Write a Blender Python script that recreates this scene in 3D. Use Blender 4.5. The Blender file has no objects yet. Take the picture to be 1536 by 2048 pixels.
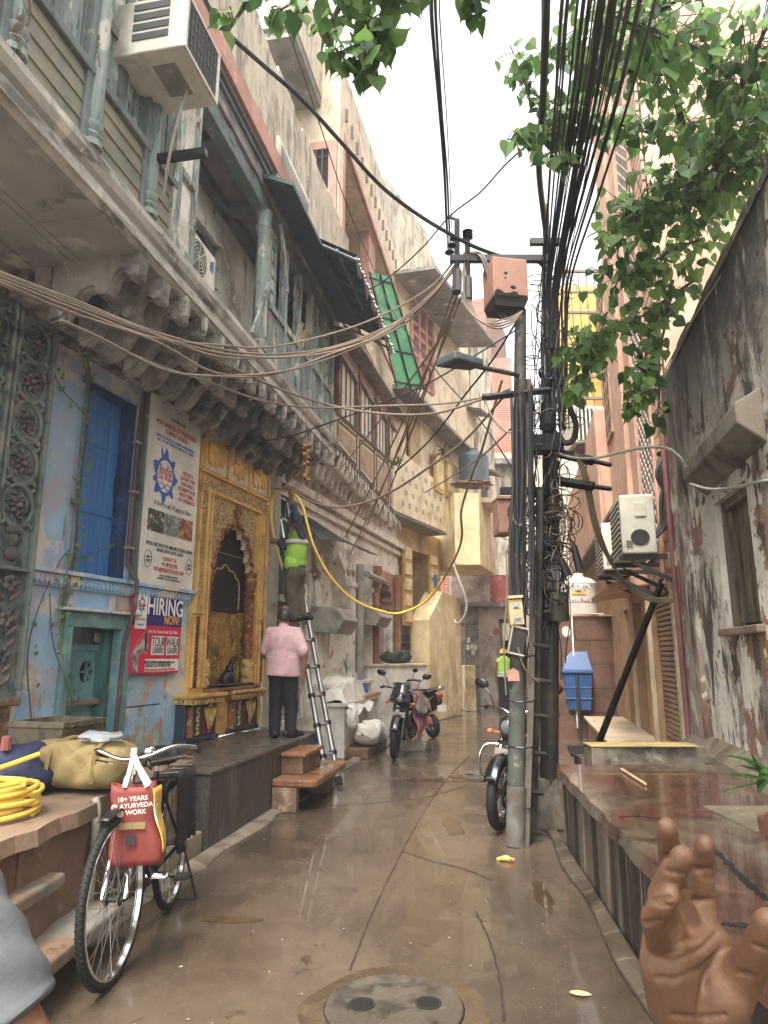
import bpy, bmesh, math, random
from math import *
from mathutils import Vector as V, Matrix
R = random.Random(11)
U = R.uniform
SC = bpy.context.scene
COL = SC.collection
# ---------------------------------------------------------------- camera model
F = 1362.0; PIT = atan(288 / F); SP, CP = sin(PIT), cos(PIT); H = 1.5
def ray(x, y):
    a = (x - 768) / F; b = (1024 - y) / F
    return a, CP - b * SP, SP + b * CP
def G(x, y, z=0.0):            # point of a level plane
    d = ray(x, y); t = (z - H) / d[2]
    return V((d[0] * t, d[1] * t, z))
def PY(x, y, Y):               # point at a known distance along the alley
    d = ray(x, y); t = Y / d[1]
    return V((d[0] * t, Y, H + d[2] * t))
def px2m(Y): return Y / 1330.0   # metres covered by one photo pixel at distance Y
class Fr:                      # upright facade frame: u along, z up, n outwards
    def __init__(s, X0, Y0, sl, side=1):
        k = sqrt(1 + sl * sl); s.o = V((X0, Y0, 0)); s.sl = sl
        s.u = V((sl / k, 1 / k, 0)); s.n = V((1 / k, -sl / k, 0)) * side
    def w(s, u, z, n=0.0): return s.o + s.u * u + s.n * n + V((0, 0, z))
    def q(s, x, y, n=0.0):     # facade (u, z) of a sight line
        d = V(ray(x, y)); o = s.o + s.n * n - V((0, 0, H))
        t = o.dot(s.n) / d.dot(s.n); p = d * t - o
        return p.dot(s.u), d.z * t + H
    def at(s, x, y, n=0.0):
        u, z = s.q(x, y, n); return s.w(u, z, n)
    def zu(s, y, u, n=0.0):    # height of picture row y at facade position u
        p = s.w(u, 0, n); d = p.y
        b = (1024 - y) / F
        return H + d * (SP + b * CP) / (CP - b * SP)
LW = Fr(-2.45, 6.6, .30)                 # blue house and shrine wall
BE = Fr(-1.72, 4.63, .19)                # outer edge of the balconies
RW = Fr(2.72, 5.1, .205, -1)             # weathered wall on the right
PE = Fr(3.15, 7.2, .205, -1)             # peach building
RP = Fr(1.45, 5.95, .09, -1)             # front of the wet terrace
GP = Fr(-1.38, 5.71, .185)               # front of the granite platform
YF = Fr(.35, 15.0, .51)                  # yellow house with the stair
# ---------------------------------------------------------------- object helpers
def tag(o, label=None, cat=None, group=None, kind=None):
    if label: o['label'] = label
    if cat: o['category'] = cat
    if group: o['group'] = group
    if kind: o['kind'] = kind
    return o
def thing(name, label, cat, loc=(0, 0, 0), group=None, rz=0.0):
    o = bpy.data.objects.new(name, None); COL.objects.link(o)
    o.location = loc; o.rotation_euler = (0, 0, rz); o.empty_display_size = .1; o['kind'] = 'thing'
    return tag(o, label, cat, group)
def wm(o):
    m = Matrix.LocRotScale(o.location, o.rotation_euler, o.scale)
    return (wm(o.parent) @ o.matrix_parent_inverse @ m) if o.parent is not None else m
def link(o, parent=None):
    COL.objects.link(o)
    if parent is not None: o.parent = parent; o.matrix_parent_inverse = wm(parent).inverted()
    return o
def copy_tree(o, parent=None):
    c = o.copy(); COL.objects.link(c)
    if parent is not None: c.parent = parent
    for ch in list(o.children): copy_tree(ch, c)
    return c
class MB:
    def __init__(s, fr=None, mx=None): s.v = []; s.f = []; s.fr = fr; s.mx = mx
    def P(s, p):
        if s.fr is not None: return s.fr.w(*p)
        p = V(p); return s.mx @ p if s.mx is not None else p
    def add(s, pts, faces):
        i = len(s.v); s.v += [s.P(p) for p in pts]; s.f += [tuple(i + k for k in f) for f in faces]; return s
    def raw(s, pts, faces):
        i = len(s.v); s.v += pts; s.f += [tuple(i + k for k in f) for f in faces]; return s
    def poly(s, pts): return s.add(pts, [range(len(pts))])
    def hexa(s, p): return s.add(p, [(0, 1, 2, 3), (4, 7, 6, 5), (0, 4, 5, 1), (1, 5, 6, 2), (2, 6, 7, 3), (3, 7, 4, 0)])
    def box(s, a, b, c, d, e, f):
        return s.hexa([(a, c, e), (b, c, e), (b, d, e), (a, d, e), (a, c, f), (b, c, f), (b, d, f), (a, d, f)])
    def prism(s, pts, e, f, ax=2):      # polygon extruded along axis ax
        def mk(p, t): q = list(p); q.insert(ax, t); return q
        n = len(pts)
        return s.add([mk(p, e) for p in pts] + [mk(p, f) for p in pts],
                     [range(n), range(2 * n - 1, n - 1, -1)] + [(i, (i + 1) % n, n + (i + 1) % n, n + i) for i in range(n)])
    def tube(s, pts, r, n=6, closed=False):
        P = [s.P(p) for p in pts]; m = len(P)
        if m < 2: return s
        rs = r if isinstance(r, (list, tuple)) else [r] * m
        i0 = len(s.v); prev = None
        for i, p in enumerate(P):
            a = P[(i - 1) % m] if (closed or i > 0) else p; b = P[(i + 1) % m] if (closed or i < m - 1) else p
            t = (b - a)
            if t.length < 1e-9: t = V((0, 0, 1))
            t.normalize()
            if prev is None:
                x = t.cross(V((0, 0, 1)))
                if x.length < .01: x = t.cross(V((0, 1, 0)))
            else: x = prev - t * prev.dot(t)
            if x.length < 1e-6: x = t.orthogonal()
            x.normalize(); prev = x; y = t.cross(x)
            for k in range(n):
                an = 2 * pi * k / n; s.v.append(p + (x * cos(an) + y * sin(an)) * rs[i])
        for i in range(m if closed else m - 1):
            j = (i + 1) % m
            for k in range(n):
                s.f.append((i0 + i * n + k, i0 + i * n + (k + 1) % n, i0 + j * n + (k + 1) % n, i0 + j * n + k))
        if not closed:
            s.f.append(tuple(i0 + k for k in range(n - 1, -1, -1))); s.f.append(tuple(i0 + (m - 1) * n + k for k in range(n)))
        return s
    def lathe(s, prof, base=(0, 0, 0), n=12, sx=1, sy=1, rot=0.0):   # prof: (radius, height)
        b = V(base); i0 = len(s.v); m = len(prof)
        for r, h in prof:
            for k in range(n):
                a = 2 * pi * k / n + rot; q = b + V((cos(a) * r * sx, sin(a) * r * sy, h)); s.v.append(s.mx @ q if s.mx is not None else q)
        for i in range(m - 1):
            for k in range(n):
                s.f.append((i0 + i * n + k, i0 + i * n + (k + 1) % n, i0 + (i + 1) * n + (k + 1) % n, i0 + (i + 1) * n + k))
        s.f.append(tuple(i0 + k for k in range(n - 1, -1, -1))); s.f.append(tuple(i0 + (m - 1) * n + k for k in range(n)))
        return s
    def ell(s, c, r, nu=10, nv=6, mx=None):
        if not isinstance(r, (tuple, list)): r = (r, r, r)
        c = V(c); i0 = len(s.v)
        for j in range(nv + 1):
            th = pi * (j + (.02 if j == 0 else -.02 if j == nv else 0)) / nv
            for k in range(nu):
                a = 2 * pi * k / nu
                q = V((r[0] * sin(th) * cos(a), r[1] * sin(th) * sin(a), r[2] * cos(th)))
                if mx is not None: q = mx @ q
                q = q + c
                s.v.append(s.P(q))
        for j in range(nv):
            for k in range(nu):
                s.f.append((i0 + j * nu + k, i0 + (j + 1) * nu + k, i0 + (j + 1) * nu + (k + 1) % nu, i0 + j * nu + (k + 1) % nu))
        return s
    def grid(s, fn, nu, nv):
        i0 = len(s.v)
        for i in range(nu + 1):
            for j in range(nv + 1): s.v.append(s.P(fn(i / nu, j / nv)))
        for i in range(nu):
            for j in range(nv):
                a = i0 + i * (nv + 1) + j; s.f.append((a, a + nv + 1, a + nv + 2, a + 1))
        return s
    def build(s, name, mat, parent=None, smooth=False, bev=0, thick=0, sub=0, jit=0, seg=2):
        me = bpy.data.meshes.new(name)
        if jit: s.v = [p + V((U(-jit, jit), U(-jit, jit), U(-jit, jit))) for p in s.v]
        me.from_pydata([tuple(p) for p in s.v], [], s.f)
        bm = bmesh.new(); bm.from_mesh(me); bmesh.ops.recalc_face_normals(bm, faces=bm.faces); bm.to_mesh(me); bm.free()
        if mat: me.materials.append(mat)
        if smooth:
            for p in me.polygons: p.use_smooth = True
            me.set_sharp_from_angle(angle=radians(smooth if smooth is not True else 50))
        o = bpy.data.objects.new(name, me); link(o, parent)
        if thick:
            m = o.modifiers.new('t', 'SOLIDIFY'); m.thickness = thick; m.offset = 0
        if sub:
            m = o.modifiers.new('s', 'SUBSURF'); m.levels = sub; m.render_levels = sub
        if bev:
            m = o.modifiers.new('b', 'BEVEL'); m.width = bev; m.segments = seg; m.limit_method = 'ANGLE'
        return o
def bx(name, mat, parent, fr, *a, **k): return MB(fr).box(*a).build(name, mat, parent, **k)
def tb(name, mat, parent, pts, r, n=6, **k): return MB().tube(pts, r, n).build(name, mat, parent, smooth=True, **k)
def smooth_path(pts, n=6):      # Catmull-Rom
    P = [V(p) for p in pts]; P = [P[0] * 2 - P[1]] + P + [P[-1] * 2 - P[-2]]; out = []
    for i in range(1, len(P) - 2):
        for k in range(n):
            t = k / n; a, b, c, d = P[i - 1], P[i], P[i + 1], P[i + 2]
            out.append(.5 * (2 * b + (c - a) * t + (2 * a - 5 * b + 4 * c - d) * t * t + (3 * b - a - 3 * c + d) * t ** 3))
    out.append(P[-2]); return out
def arch(u0, u1, zs, zt, lobes=7, depth=.12, n=6):    # cusped arch outline from left spring to right spring
    c = (u0 + u1) / 2; a = (u1 - u0) / 2; h = zt - zs; out = []
    m = lobes * n
    for i in range(m + 1):
        t = pi * (1 - i / m); f = (i % n) / n
        k = 1 - depth * (1 - abs(sin(pi * f)))
        z = sin(t); pk = max(0, 1 - abs(cos(t)) * 3.2) * .16
        out.append((c + cos(t) * a * k, zs + (z * k + pk) * h / 1.16))
    out[0] = (u0, zs); out[-1] = (u1, zs)
    return out
def text(name, body, mat, parent, fr, u, z, n, size, sx=1.0, al='CENTER', ext=.001, bold=0, shear=0, dirv=None):
    cu = bpy.data.curves.new(name, 'FONT'); cu.body = body; cu.size = size; cu.align_x = al; cu.align_y = 'CENTER'
    cu.extrude = ext; cu.offset = bold; cu.shear = shear; cu.resolution_u = 3
    cu.materials.append(mat)
    o = bpy.data.objects.new(name, cu)
    r = fr.u if dirv is None else dirv
    up = V((0, 0, 1)); nn = r.cross(up)
    m = Matrix((( r.x * sx, up.x, nn.x), (r.y * sx, up.y, nn.y), (r.z * sx, up.z, nn.z))).to_4x4()
    m.translation = fr.w(u, z, n)
    link(o, parent); o.matrix_basis = m
    return o
# ---------------------------------------------------------------- materials
MATS = {}
SATF = .84
def rgb(h, k=1.0):
    h = h.lstrip('#'); o = []
    for i in (0, 2, 4):
        c = int(h[i:i + 2], 16) / 255; o.append((c / 12.92 if c <= .04045 else ((c + .055) / 1.055) ** 2.4) * k)
    g = .25 * o[0] + .6 * o[1] + .15 * o[2]
    return (*[g + (c - g) * SATF for c in o], 1)
def pm(name, base, rough=.8, layers=(), var=.12, vs=3.0, bump=.25, bs=25.0, metal=0.0, stretch=(1, 1, 1), spec=.5, coat=0, rvar=0, sub=0, trans=0, bdist=.01, obj=False, emit=0):
    """base colour with value noise, then layers (colour, scale, low, high, stretch) painted through noise masks"""
    if name in MATS: return MATS[name]
    m = bpy.data.materials.new(name); m.use_nodes = True; nt = m.node_tree; N = nt.nodes; L = nt.links
    b = N['Principled BSDF']; MATS[name] = m
    if isinstance(base, str): base = rgb(base)
    if obj: tc = N.new('ShaderNodeTexCoord'); co = tc.outputs['Object']
    else: ge = N.new('ShaderNodeNewGeometry'); co = ge.outputs['Position']
    def noise(sc, st, det=6, ro=.6, off=0.0, dist=0.0):
        mp = N.new('ShaderNodeMapping'); mp.inputs['Scale'].default_value = st; mp.inputs['Location'].default_value = (off, off * 1.7, off * .6)
        L.new(co, mp.inputs['Vector'])
        t = N.new('ShaderNodeTexNoise'); t.inputs['Scale'].default_value = sc; t.inputs['Detail'].default_value = det
        t.inputs['Roughness'].default_value = ro; t.inputs['Distortion'].default_value = dist
        L.new(mp.outputs[0], t.inputs['Vector']); return t.outputs['Fac']
    def ramp(src, a, c, v0=0, v1=1):
        mr = N.new('ShaderNodeMapRange'); mr.inputs['From Min'].default_value = a; mr.inputs['From Max'].default_value = c
        mr.inputs['To Min'].default_value = v0; mr.inputs['To Max'].default_value = v1; L.new(src, mr.inputs['Value']); return mr.outputs[0]
    n1 = noise(vs, stretch)
    hs = N.new('ShaderNodeHueSaturation'); hs.inputs['Color'].default_value = base
    L.new(ramp(n1, .3, .7, 1 - var * 1.6, 1 + var * 1.6), hs.inputs['Value']); col = hs.outputs[0]
    for i, ly in enumerate(layers):
        c, sc, lo, hi = ly[:4]; st = ly[4] if len(ly) > 4 else (1, 1, 1)
        if isinstance(c, str): c = rgb(c)
        mk = ramp(noise(sc, st, 8, .65, 3.1 * (i + 1), .3), lo, hi)
        if len(ly) > 5:       # fade with height: (z where full, z where none)
            sx = N.new('ShaderNodeSeparateXYZ'); L.new(co, sx.inputs[0])
            zz = ramp(sx.outputs['Z'], ly[5][1], ly[5][0]); mu = N.new('ShaderNodeMath'); mu.operation = 'MULTIPLY'
            L.new(zz, mu.inputs[0]); L.new(mk, mu.inputs[1]); mk = mu.outputs[0]
        mx = N.new('ShaderNodeMix'); mx.data_type = 'RGBA'; L.new(mk, mx.inputs['Factor']); L.new(col, mx.inputs[6]); mx.inputs[7].default_value = c
        col = mx.outputs[2]
    L.new(col, b.inputs['Base Color'])
    b.inputs['Metallic'].default_value = metal; b.inputs['Specular IOR Level'].default_value = spec
    b.inputs['Coat Weight'].default_value = coat
    if rvar: L.new(ramp(noise(2.2, (1, 1, 1), 5, .6, 9.0), .38, .62, max(.02, rough - rvar), min(1, rough + rvar)), b.inputs['Roughness'])
    else: b.inputs['Roughness'].default_value = rough
    if sub: b.inputs['Subsurface Weight'].default_value = sub; b.inputs['Subsurface Radius'].default_value = (.02, .008, .004)
    if trans: b.inputs['Transmission Weight'].default_value = trans
    if bump:
        bu = N.new('ShaderNodeBump'); bu.inputs['Strength'].default_value = bump; bu.inputs['Distance'].default_value = bdist
        L.new(noise(bs, (1, 1, 1), 6, .65, 1.3), bu.inputs['Height']); L.new(bu.outputs[0], b.inputs['Normal'])
    if emit: b.inputs['Emission Color'].default_value = base; b.inputs['Emission Strength'].default_value = emit
    return m
def flat(name, c, rough=.5, metal=0, **k): return pm(name, c, rough, metal=metal, var=k.pop('var', .05), bump=k.pop('bump', 0), **k)
# ---------------------------------------------------------------- palette
m_street = pm('wet_concrete', '#605142', .16, [('#45392d', .7, .44, .64), ('#706150', 1.6, .55, .72, (1, .3, 1)), ('#372b1f', 5, .60, .74), ('#8f8272', 38, .66, .70), ('#2f281f', 60, .68, .71)], var=.09, vs=6, bump=.35, bs=70, rvar=.15, bdist=.005, coat=.3)
m_kerb = pm('pale_concrete', '#84796a', .5, [('#564a3c', 3, .46, .62), ('#a0988a', 7, .6, .7)], bump=.5, bs=40)
m_crack = flat('crack_dark', '#3b3024', .6)
m_blue = pm('peeling_blue_plaster', '#92b9da', .85, [('#b0a9bb', 1.3, .48, .62), ('#93bdc2', 1.1, .52, .66), ('#d0c8bb', 2.2, .535, .575), ('#a9805f', 1.9, .565, .59, (1, 1, .8), (.6, 2.6)), ('#bf9468', 3.0, .56, .60, (1, 1, 1), (.9, 2.2)), ('#4e4a48', 3, .60, .75, (3, 3, .5))], bump=.55, bs=18)
m_door = pm('blue_door_paint', '#2c74ba', .55, [('#3a86cc', 2, .45, .7, (6, 6, .5)), ('#8f9d86', 9, .66, .70, (1, 1, .6), (2.2, 2.9))], var=.1, vs=5, stretch=(8, 8, .6), bump=.2)
m_teal = pm('teal_paint', '#5b8d8f', .6, [('#7aa6a4', 4, .5, .65), ('#44605c', 6, .58, .7, (4, 4, .5)), ('#a98d6c', 9, .66, .7)], bump=.3)
m_tealdk = pm('teal_paint_old', '#3f7472', .6, [('#2f5653', 4, .5, .65)], bump=.2)
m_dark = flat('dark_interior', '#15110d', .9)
m_soot = pm('sooty_plaster', '#8b8681', .9, [('#6d6863', 1.2, .45, .6), ('#aaa299', 3, .58, .66), ('#413e3c', 2.1, .6, .72)], bump=.4, bs=14)
m_brk = pm('weathered_stone', '#8f887f', .9, [('#514c47', 2.3, .45, .6), ('#bdb3a5', 5, .58, .68), ('#39352f', 1.6, .58, .7)], bump=.45, bs=20)
m_mould = pm('lime_moulding', '#b0a89e', .85, [('#6a6560', 3, .5, .62, (.6, .6, 3)), ('#cdc2b2', 6, .56, .66)], bump=.4)
m_wood = pm('weathered_green_wood', '#84928c', .8, [('#bdbbab', 2.5, .53, .57, (2, 2, .8)), ('#4f5f5a', 5, .55, .62, (3, 3, .4)), ('#6f5239', 5, .60, .63, (2, 2, .6))], vs=8, stretch=(6, 6, .7), bump=.4, bs=40)
m_plank = pm('beige_planks', '#918b76', .85, [('#6d7a70', 2, .48, .64), ('#6d5d49', 6, .6, .72, (.4, .4, 4))], bump=.35)
m_wgrey = pm('grey_painted_frame', '#65706d', .7, [('#48524f', 4, .5, .65), ('#a89f8c', 8, .62, .7)], bump=.3)
m_white = pm('stained_whitewash', '#dfd8ca', .85, [('#b5aa9c', 1.6, .50, .62), ('#97745c', 3, .60, .64), ('#ece7dc', 5, .57, .62), ('#6d645a', 2.2, .60, .70, (2, 2, .5))], bump=.35)
m_gold = pm('gilded_stucco', '#deb556', .36, [('#94702e', 14, .54, .60), ('#f6ebc0', 22, .56, .64)], metal=.35, var=.2, vs=18, bump=1.0, bs=46, bdist=.03)
m_goldflat = pm('ochre_gold_paint', '#e6b858', .5, [('#c8953f', 5, .5, .65), ('#e8cd8c', 9, .6, .7)], metal=.3, bump=.3)
m_goldpanel = pm('dark_gold_foil', '#b68a26', .35, [('#6d4e14', 3, .48, .62), ('#dcb040', 12, .58, .64)], metal=.35, var=.2, bump=.7, bs=30, bdist=.02)
m_copper = pm('copper_red_carving', '#8f5136', .45, [('#d09a4d', 20, .52, .6), ('#5f2413', 11, .55, .65)], metal=.45, bump=.9, bs=45, bdist=.02)
m_cream = pm('pale_gold_ground', '#dccfae', .6, [('#c8ac68', 20, .5, .6)], bump=.3)
m_navy = pm('shrine_dark_blue', '#2e3a4c', .5, [('#55504a', 6, .55, .7)], bump=.2)
m_maroon = flat('shrine_maroon', '#6e1f33', .5)
m_tgreen = flat('shrine_green', '#1f6a58', .5)
m_carve = pm('carved_green_stone', '#6f7d75', .85, [('#8f8d7d', 3, .52, .64), ('#3f4a46', 5, .48, .62), ('#9b7364', 7, .62, .7)], bump=.5, bs=30)
m_carve2 = pm('carved_pink_relief', '#96786c', .85, [('#5f6a62', 8, .5, .62), ('#b39a86', 12, .6, .7)], bump=.5, bs=40)
m_ochre = pm('carved_ochre_relief', '#a08842', .8, [('#6b7a55', 8, .5, .62)], bump=.5, bs=40)
m_granite = pm('polished_granite', '#5e5650', .32, [('#3e3833', 60, .5, .6), ('#857a70', 90, .6, .68), ('#4f463e', 1.2, .5, .68)], bump=.08, bs=20, rvar=.12)
m_grside = pm('granite_riser', '#4f4a46', .45, [('#332f2c', 60, .48, .6), ('#7d756d', 2.0, .52, .75, (6, 6, .35)), ('#8b8278', 7, .6, .72, (5, 5, .4))], bump=.15)
m_sand = pm('red_sandstone', '#7f6248', .7, [('#6f4f37', 1.6, .48, .6), ('#b39475', 4, .56, .68), ('#4a382a', 7, .62, .7)], bump=.8, bs=16, bdist=.03)
m_slab = pm('worn_stone_slab', '#886e57', .6, [('#6d5a46', 2.1, .5, .64), ('#6b4a32', 4, .6, .66), ('#8a8880', 1.3, .56, .66)], bump=.5, bs=18, bdist=.015)
m_bench = pm('wet_brown_stone', '#8a5a36', .35, [('#5f3a20', 5, .48, .62), ('#b5814f', 9, .58, .68)], bump=.3, rvar=.15)
m_marble = pm('dirty_marble', '#e0dace', .5, [('#b8ae9e', 1.8, .48, .66), ('#7c7466', 4, .6, .75, (4, 4, .5))], bump=.15)
m_metal = pm('aluminium', '#b9bcbd', .32, metal=.9, bump=.1)
m_chrome = flat('chrome', '#d5d5d5', .12, 1.0)
m_black = flat('black_paint', '#121213', .4)
m_rubber = pm('black_rubber', '#1b1a19', .75, bump=.3, bs=60)
m_pole = pm('pole_grey_paint', '#4d4f47', .7, [('#857d6c', 6, .60, .64), ('#332d25', 2.5, .46, .60), ('#6e4630', 5, .62, .7)], bump=.3)
m_poledk = pm('pole_dark_iron', '#2b2725', .55, [('#4a3a2e', 4, .52, .66)], bump=.2)
m_steel = pm('dark_steel', '#3c3b3c', .5, metal=.4, bump=.15)
m_pvc = pm('grey_pipe_paint', '#9b9687', .6, [('#77705f', 3, .5, .66), ('#b8b2a2', 6, .6, .7)], bump=.15)
m_cable = pm('grey_brown_cable', '#7c6a58', .6, var=.15, bump=.1)
m_cableb = pm('black_cable', '#1d1e22', .5, var=.15, bump=.1)
m_cabley = pm('olive_cable', '#8a7a3c', .5, bump=.1)
m_yel = flat('yellow_hose', '#e6bf12', .35)
m_yellow = pm('yellow_limewash', '#e2ca94', .85, [('#cfb078', 1.1, .48, .66), ('#eeddb4', 2.6, .56, .68), ('#7d6a50', 2.4, .44, .66, (1.5, 1.5, .8), (.2, 1.9)), ('#a08a68', 1.3, .54, .68, (2, 2, .4))], bump=.35)
m_ydoor = pm('yellow_door', '#c79a3a', .6, [('#9a7528', 4, .52, .66)], bump=.2)
m_weath = pm('weathered_parapet', '#c4b79f', .9, [('#7d756b', 2.2, .48, .64, (3, 3, .6)), ('#8f6f57', 3, .56, .68), ('#d0c3ab', 4, .6, .7)], bump=.5, bs=14)
m_orange = pm('salmon_paint', '#bb8270', .7, [('#9c6555', 3, .5, .66), ('#d6a390', 5, .6, .7)], bump=.2)
m_tan = pm('tan_plaster', '#d2bf9f', .85, [('#b59e7e', 1.6, .48, .64), ('#e2d4b8', 3, .58, .7), ('#7f7264', 2.2, .6, .7, (2, 2, .5))], bump=.4)
m_brown = pm('brown_window_wood', '#66554b', .6, [('#86705f', 4, .52, .66)], bump=.2)
m_curtain = pm('pale_shutter_cloth', '#cfc8b6', .7, [('#a59b88', 5, .5, .66, (6, 6, .3))], bump=.1)
m_tin = pm('dark_green_tin', '#33474a', .55, [('#24353a', 2, .5, .66), ('#51585a', 5, .6, .7)], bump=.2)
m_green = pm('green_sheet', '#2a9a58', .45, [('#1f6c42', 3, .48, .62), ('#5aae78', 6, .6, .7)], bump=.3)
m_peach = pm('peach_paint', '#c99d82', .85, [('#b5866d', 1.2, .48, .66), ('#a0765f', 2.4, .58, .72, (3, 3, .3))], bump=.2)
m_peachb = pm('tan_and_shaded_peach', '#b08a66', .8, [('#8f6c4e', 2, .5, .66)], bump=.25)
m_grey = pm('mouldy_plaster', '#cbc3b4', .9, [('#8a8075', 1.5, .50, .54, (1.3, 1.3, .8)), ('#dbd5c8', 1.1, .515, .54, (1.2, 1.2, .7)), ('#8f6a52', 1.6, .56, .58), ('#564e45', 2.0, .555, .60, (2, 2, .45)), ('#2f2b26', 1.2, .36, .47, (1.9, 1.9, .5), (4.4, 2.4)), ('#4a3d31', 2.6, .60, .62), ('#3a342d', 7, .63, .66)], bump=.8, bs=9, bdist=.03)
m_tile = pm('brown_granite_tile', '#7a5a4b', .5, [('#5d4237', 40, .5, .62), ('#94766a', 60, .6, .7), ('#54402f', 1.2, .52, .7)], bump=.1)
m_mud = pm('end_wall_stains', '#baaba0', .85, [('#85776d', 1.4, .47, .6), ('#b5a294', 2.6, .56, .66), ('#a2553f', 2.1, .6, .68)], bump=.5)
m_redp = pm('red_painted_plaster', '#a4544a', .85, [('#7d3f38', 3, .5, .64), ('#c9a59a', 5, .6, .68)], bump=.4)
m_binb = pm('blue_plastic', '#1a4a80', .45, [('#2f659c', 4, .55, .7)], bump=.1)
m_tank = pm('dark_water_tank', '#3d4850', .5, [('#55626a', 3, .55, .7)], bump=.1)
m_tankw = pm('cream_water_tank', '#c6beb0', .5, [('#a0978a', 3, .55, .7)], bump=.1)
m_acw = pm('aged_white_panel', '#cfc9b8', .5, [('#a89f8c', 3, .52, .68), ('#8a6a4a', 8, .66, .72)], bump=.1)
m_grille = flat('dark_grille', '#2c3033', .6)
m_cloth = pm('woven_sack', '#ece6da', .8, [('#cbbfa9', 3, .5, .68)], bump=.5, bs=35, bdist=.02)
m_khaki = pm('khaki_canvas', '#8f7a45', .9, [('#6f5c30', 4, .5, .66), ('#a8945c', 3, .58, .7)], bump=.3, bs=60)
m_tarp = pm('navy_tarp', '#23294f', .6, [('#353c6a', 4, .54, .68)], bump=.5, bs=10, bdist=.03)
m_red = pm('red_bag', '#863127', .65, [('#782820', 4, .5, .66)], bump=.3, bs=14, bdist=.02)
m_signw = pm('sign_white', '#d9d5cb', .5, [('#b9b1a2', 1.5, .52, .75)], bump=0)
SATF = 1.0
m_txr = flat('sign_red', '#c03438', .5); m_txb = flat('sign_blue', '#1f5cb0', .5); m_txk = flat('sign_black', '#1e1e20', .5)
m_pink = flat('sign_pink', '#d2284f', .45, var=.08); m_indigo = flat('sign_indigo', '#26297a', .45); m_txw = flat('sign_white_ink', '#eeeae4', .5); m_txy = flat('sign_yellow', '#f0b030', .5)
SATF = .84
m_skin = pm('brown_skin', '#8a5a3e', .5, [('#734630', 9, .5, .66), ('#a06c4c', 14, .58, .7)], bump=.25, bs=120, bdist=.002, sub=.12)
m_palm = pm('palm_skin', '#59391f', .65, [('#573620', 8, .48, .64), ('#865d3e', 11, .58, .7), ('#8a4c3c', 6, .60, .72)], bump=.5, bs=260, bdist=.0015, sub=.08)
m_hair = pm('black_hair', '#15110f', .6, bump=.6, bs=80)
m_hairg = pm('greying_hair', '#2b2523', .6, [('#5d5450', 30, .52, .62)], bump=.6, bs=90)
m_shirt = pm('pink_shirt', '#cba0a4', .85, [('#b98b91', 4, .5, .66)], bump=.35, bs=12, bdist=.03)
m_trou = pm('navy_trousers', '#15161f', .85, bump=.3, bs=14, bdist=.02)
m_olive = pm('olive_trousers', '#5b5240', .85, [('#463f30', 5, .5, .66)], bump=.4, bs=12, bdist=.03)
m_denim = pm('dark_denim', '#2c3a4d', .85, [('#5a6d80', 22, .56, .64)], bump=.4, bs=16, bdist=.02)
m_hivis = pm('lime_vest', '#9bd020', .7, [('#7fb514', 5, .52, .68)], bump=.35, bs=12, bdist=.02)
m_refl = flat('silver_tape', '#cfd0c8', .35)
m_shoe = flat('black_shoe', '#17151a', .6)
m_greyc = pm('grey_marl_cloth', '#606266', .95, [('#56585c', 30, .48, .62)], bump=.5, bs=300, bdist=.002)
m_terrace = pm('wet_red_terrace', '#56352a', .18, [('#6f6652', 1.1, .50, .62), ('#3a261f', 2.1, .5, .64), ('#7d5646', 4, .58, .68)], bump=.3, bs=9, rvar=.16, bdist=.006, coat=.4)
m_terside = pm('streaked_terrace_side', '#66584a', .6, [('#2e241e', 4.5, .46, .54, (.9, .9, .05)), ('#8f836f', 5, .56, .64, (1.6, 1.6, .08)), ('#4a4438', 2, .55, .7)], bump=.5, bs=16)
m_rust = pm('rusty_orange_metal', '#a87862', .7, [('#936a58', 4, .52, .66), ('#2f2622', 5, .64, .68)], bump=.3)
m_brick = None
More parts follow.
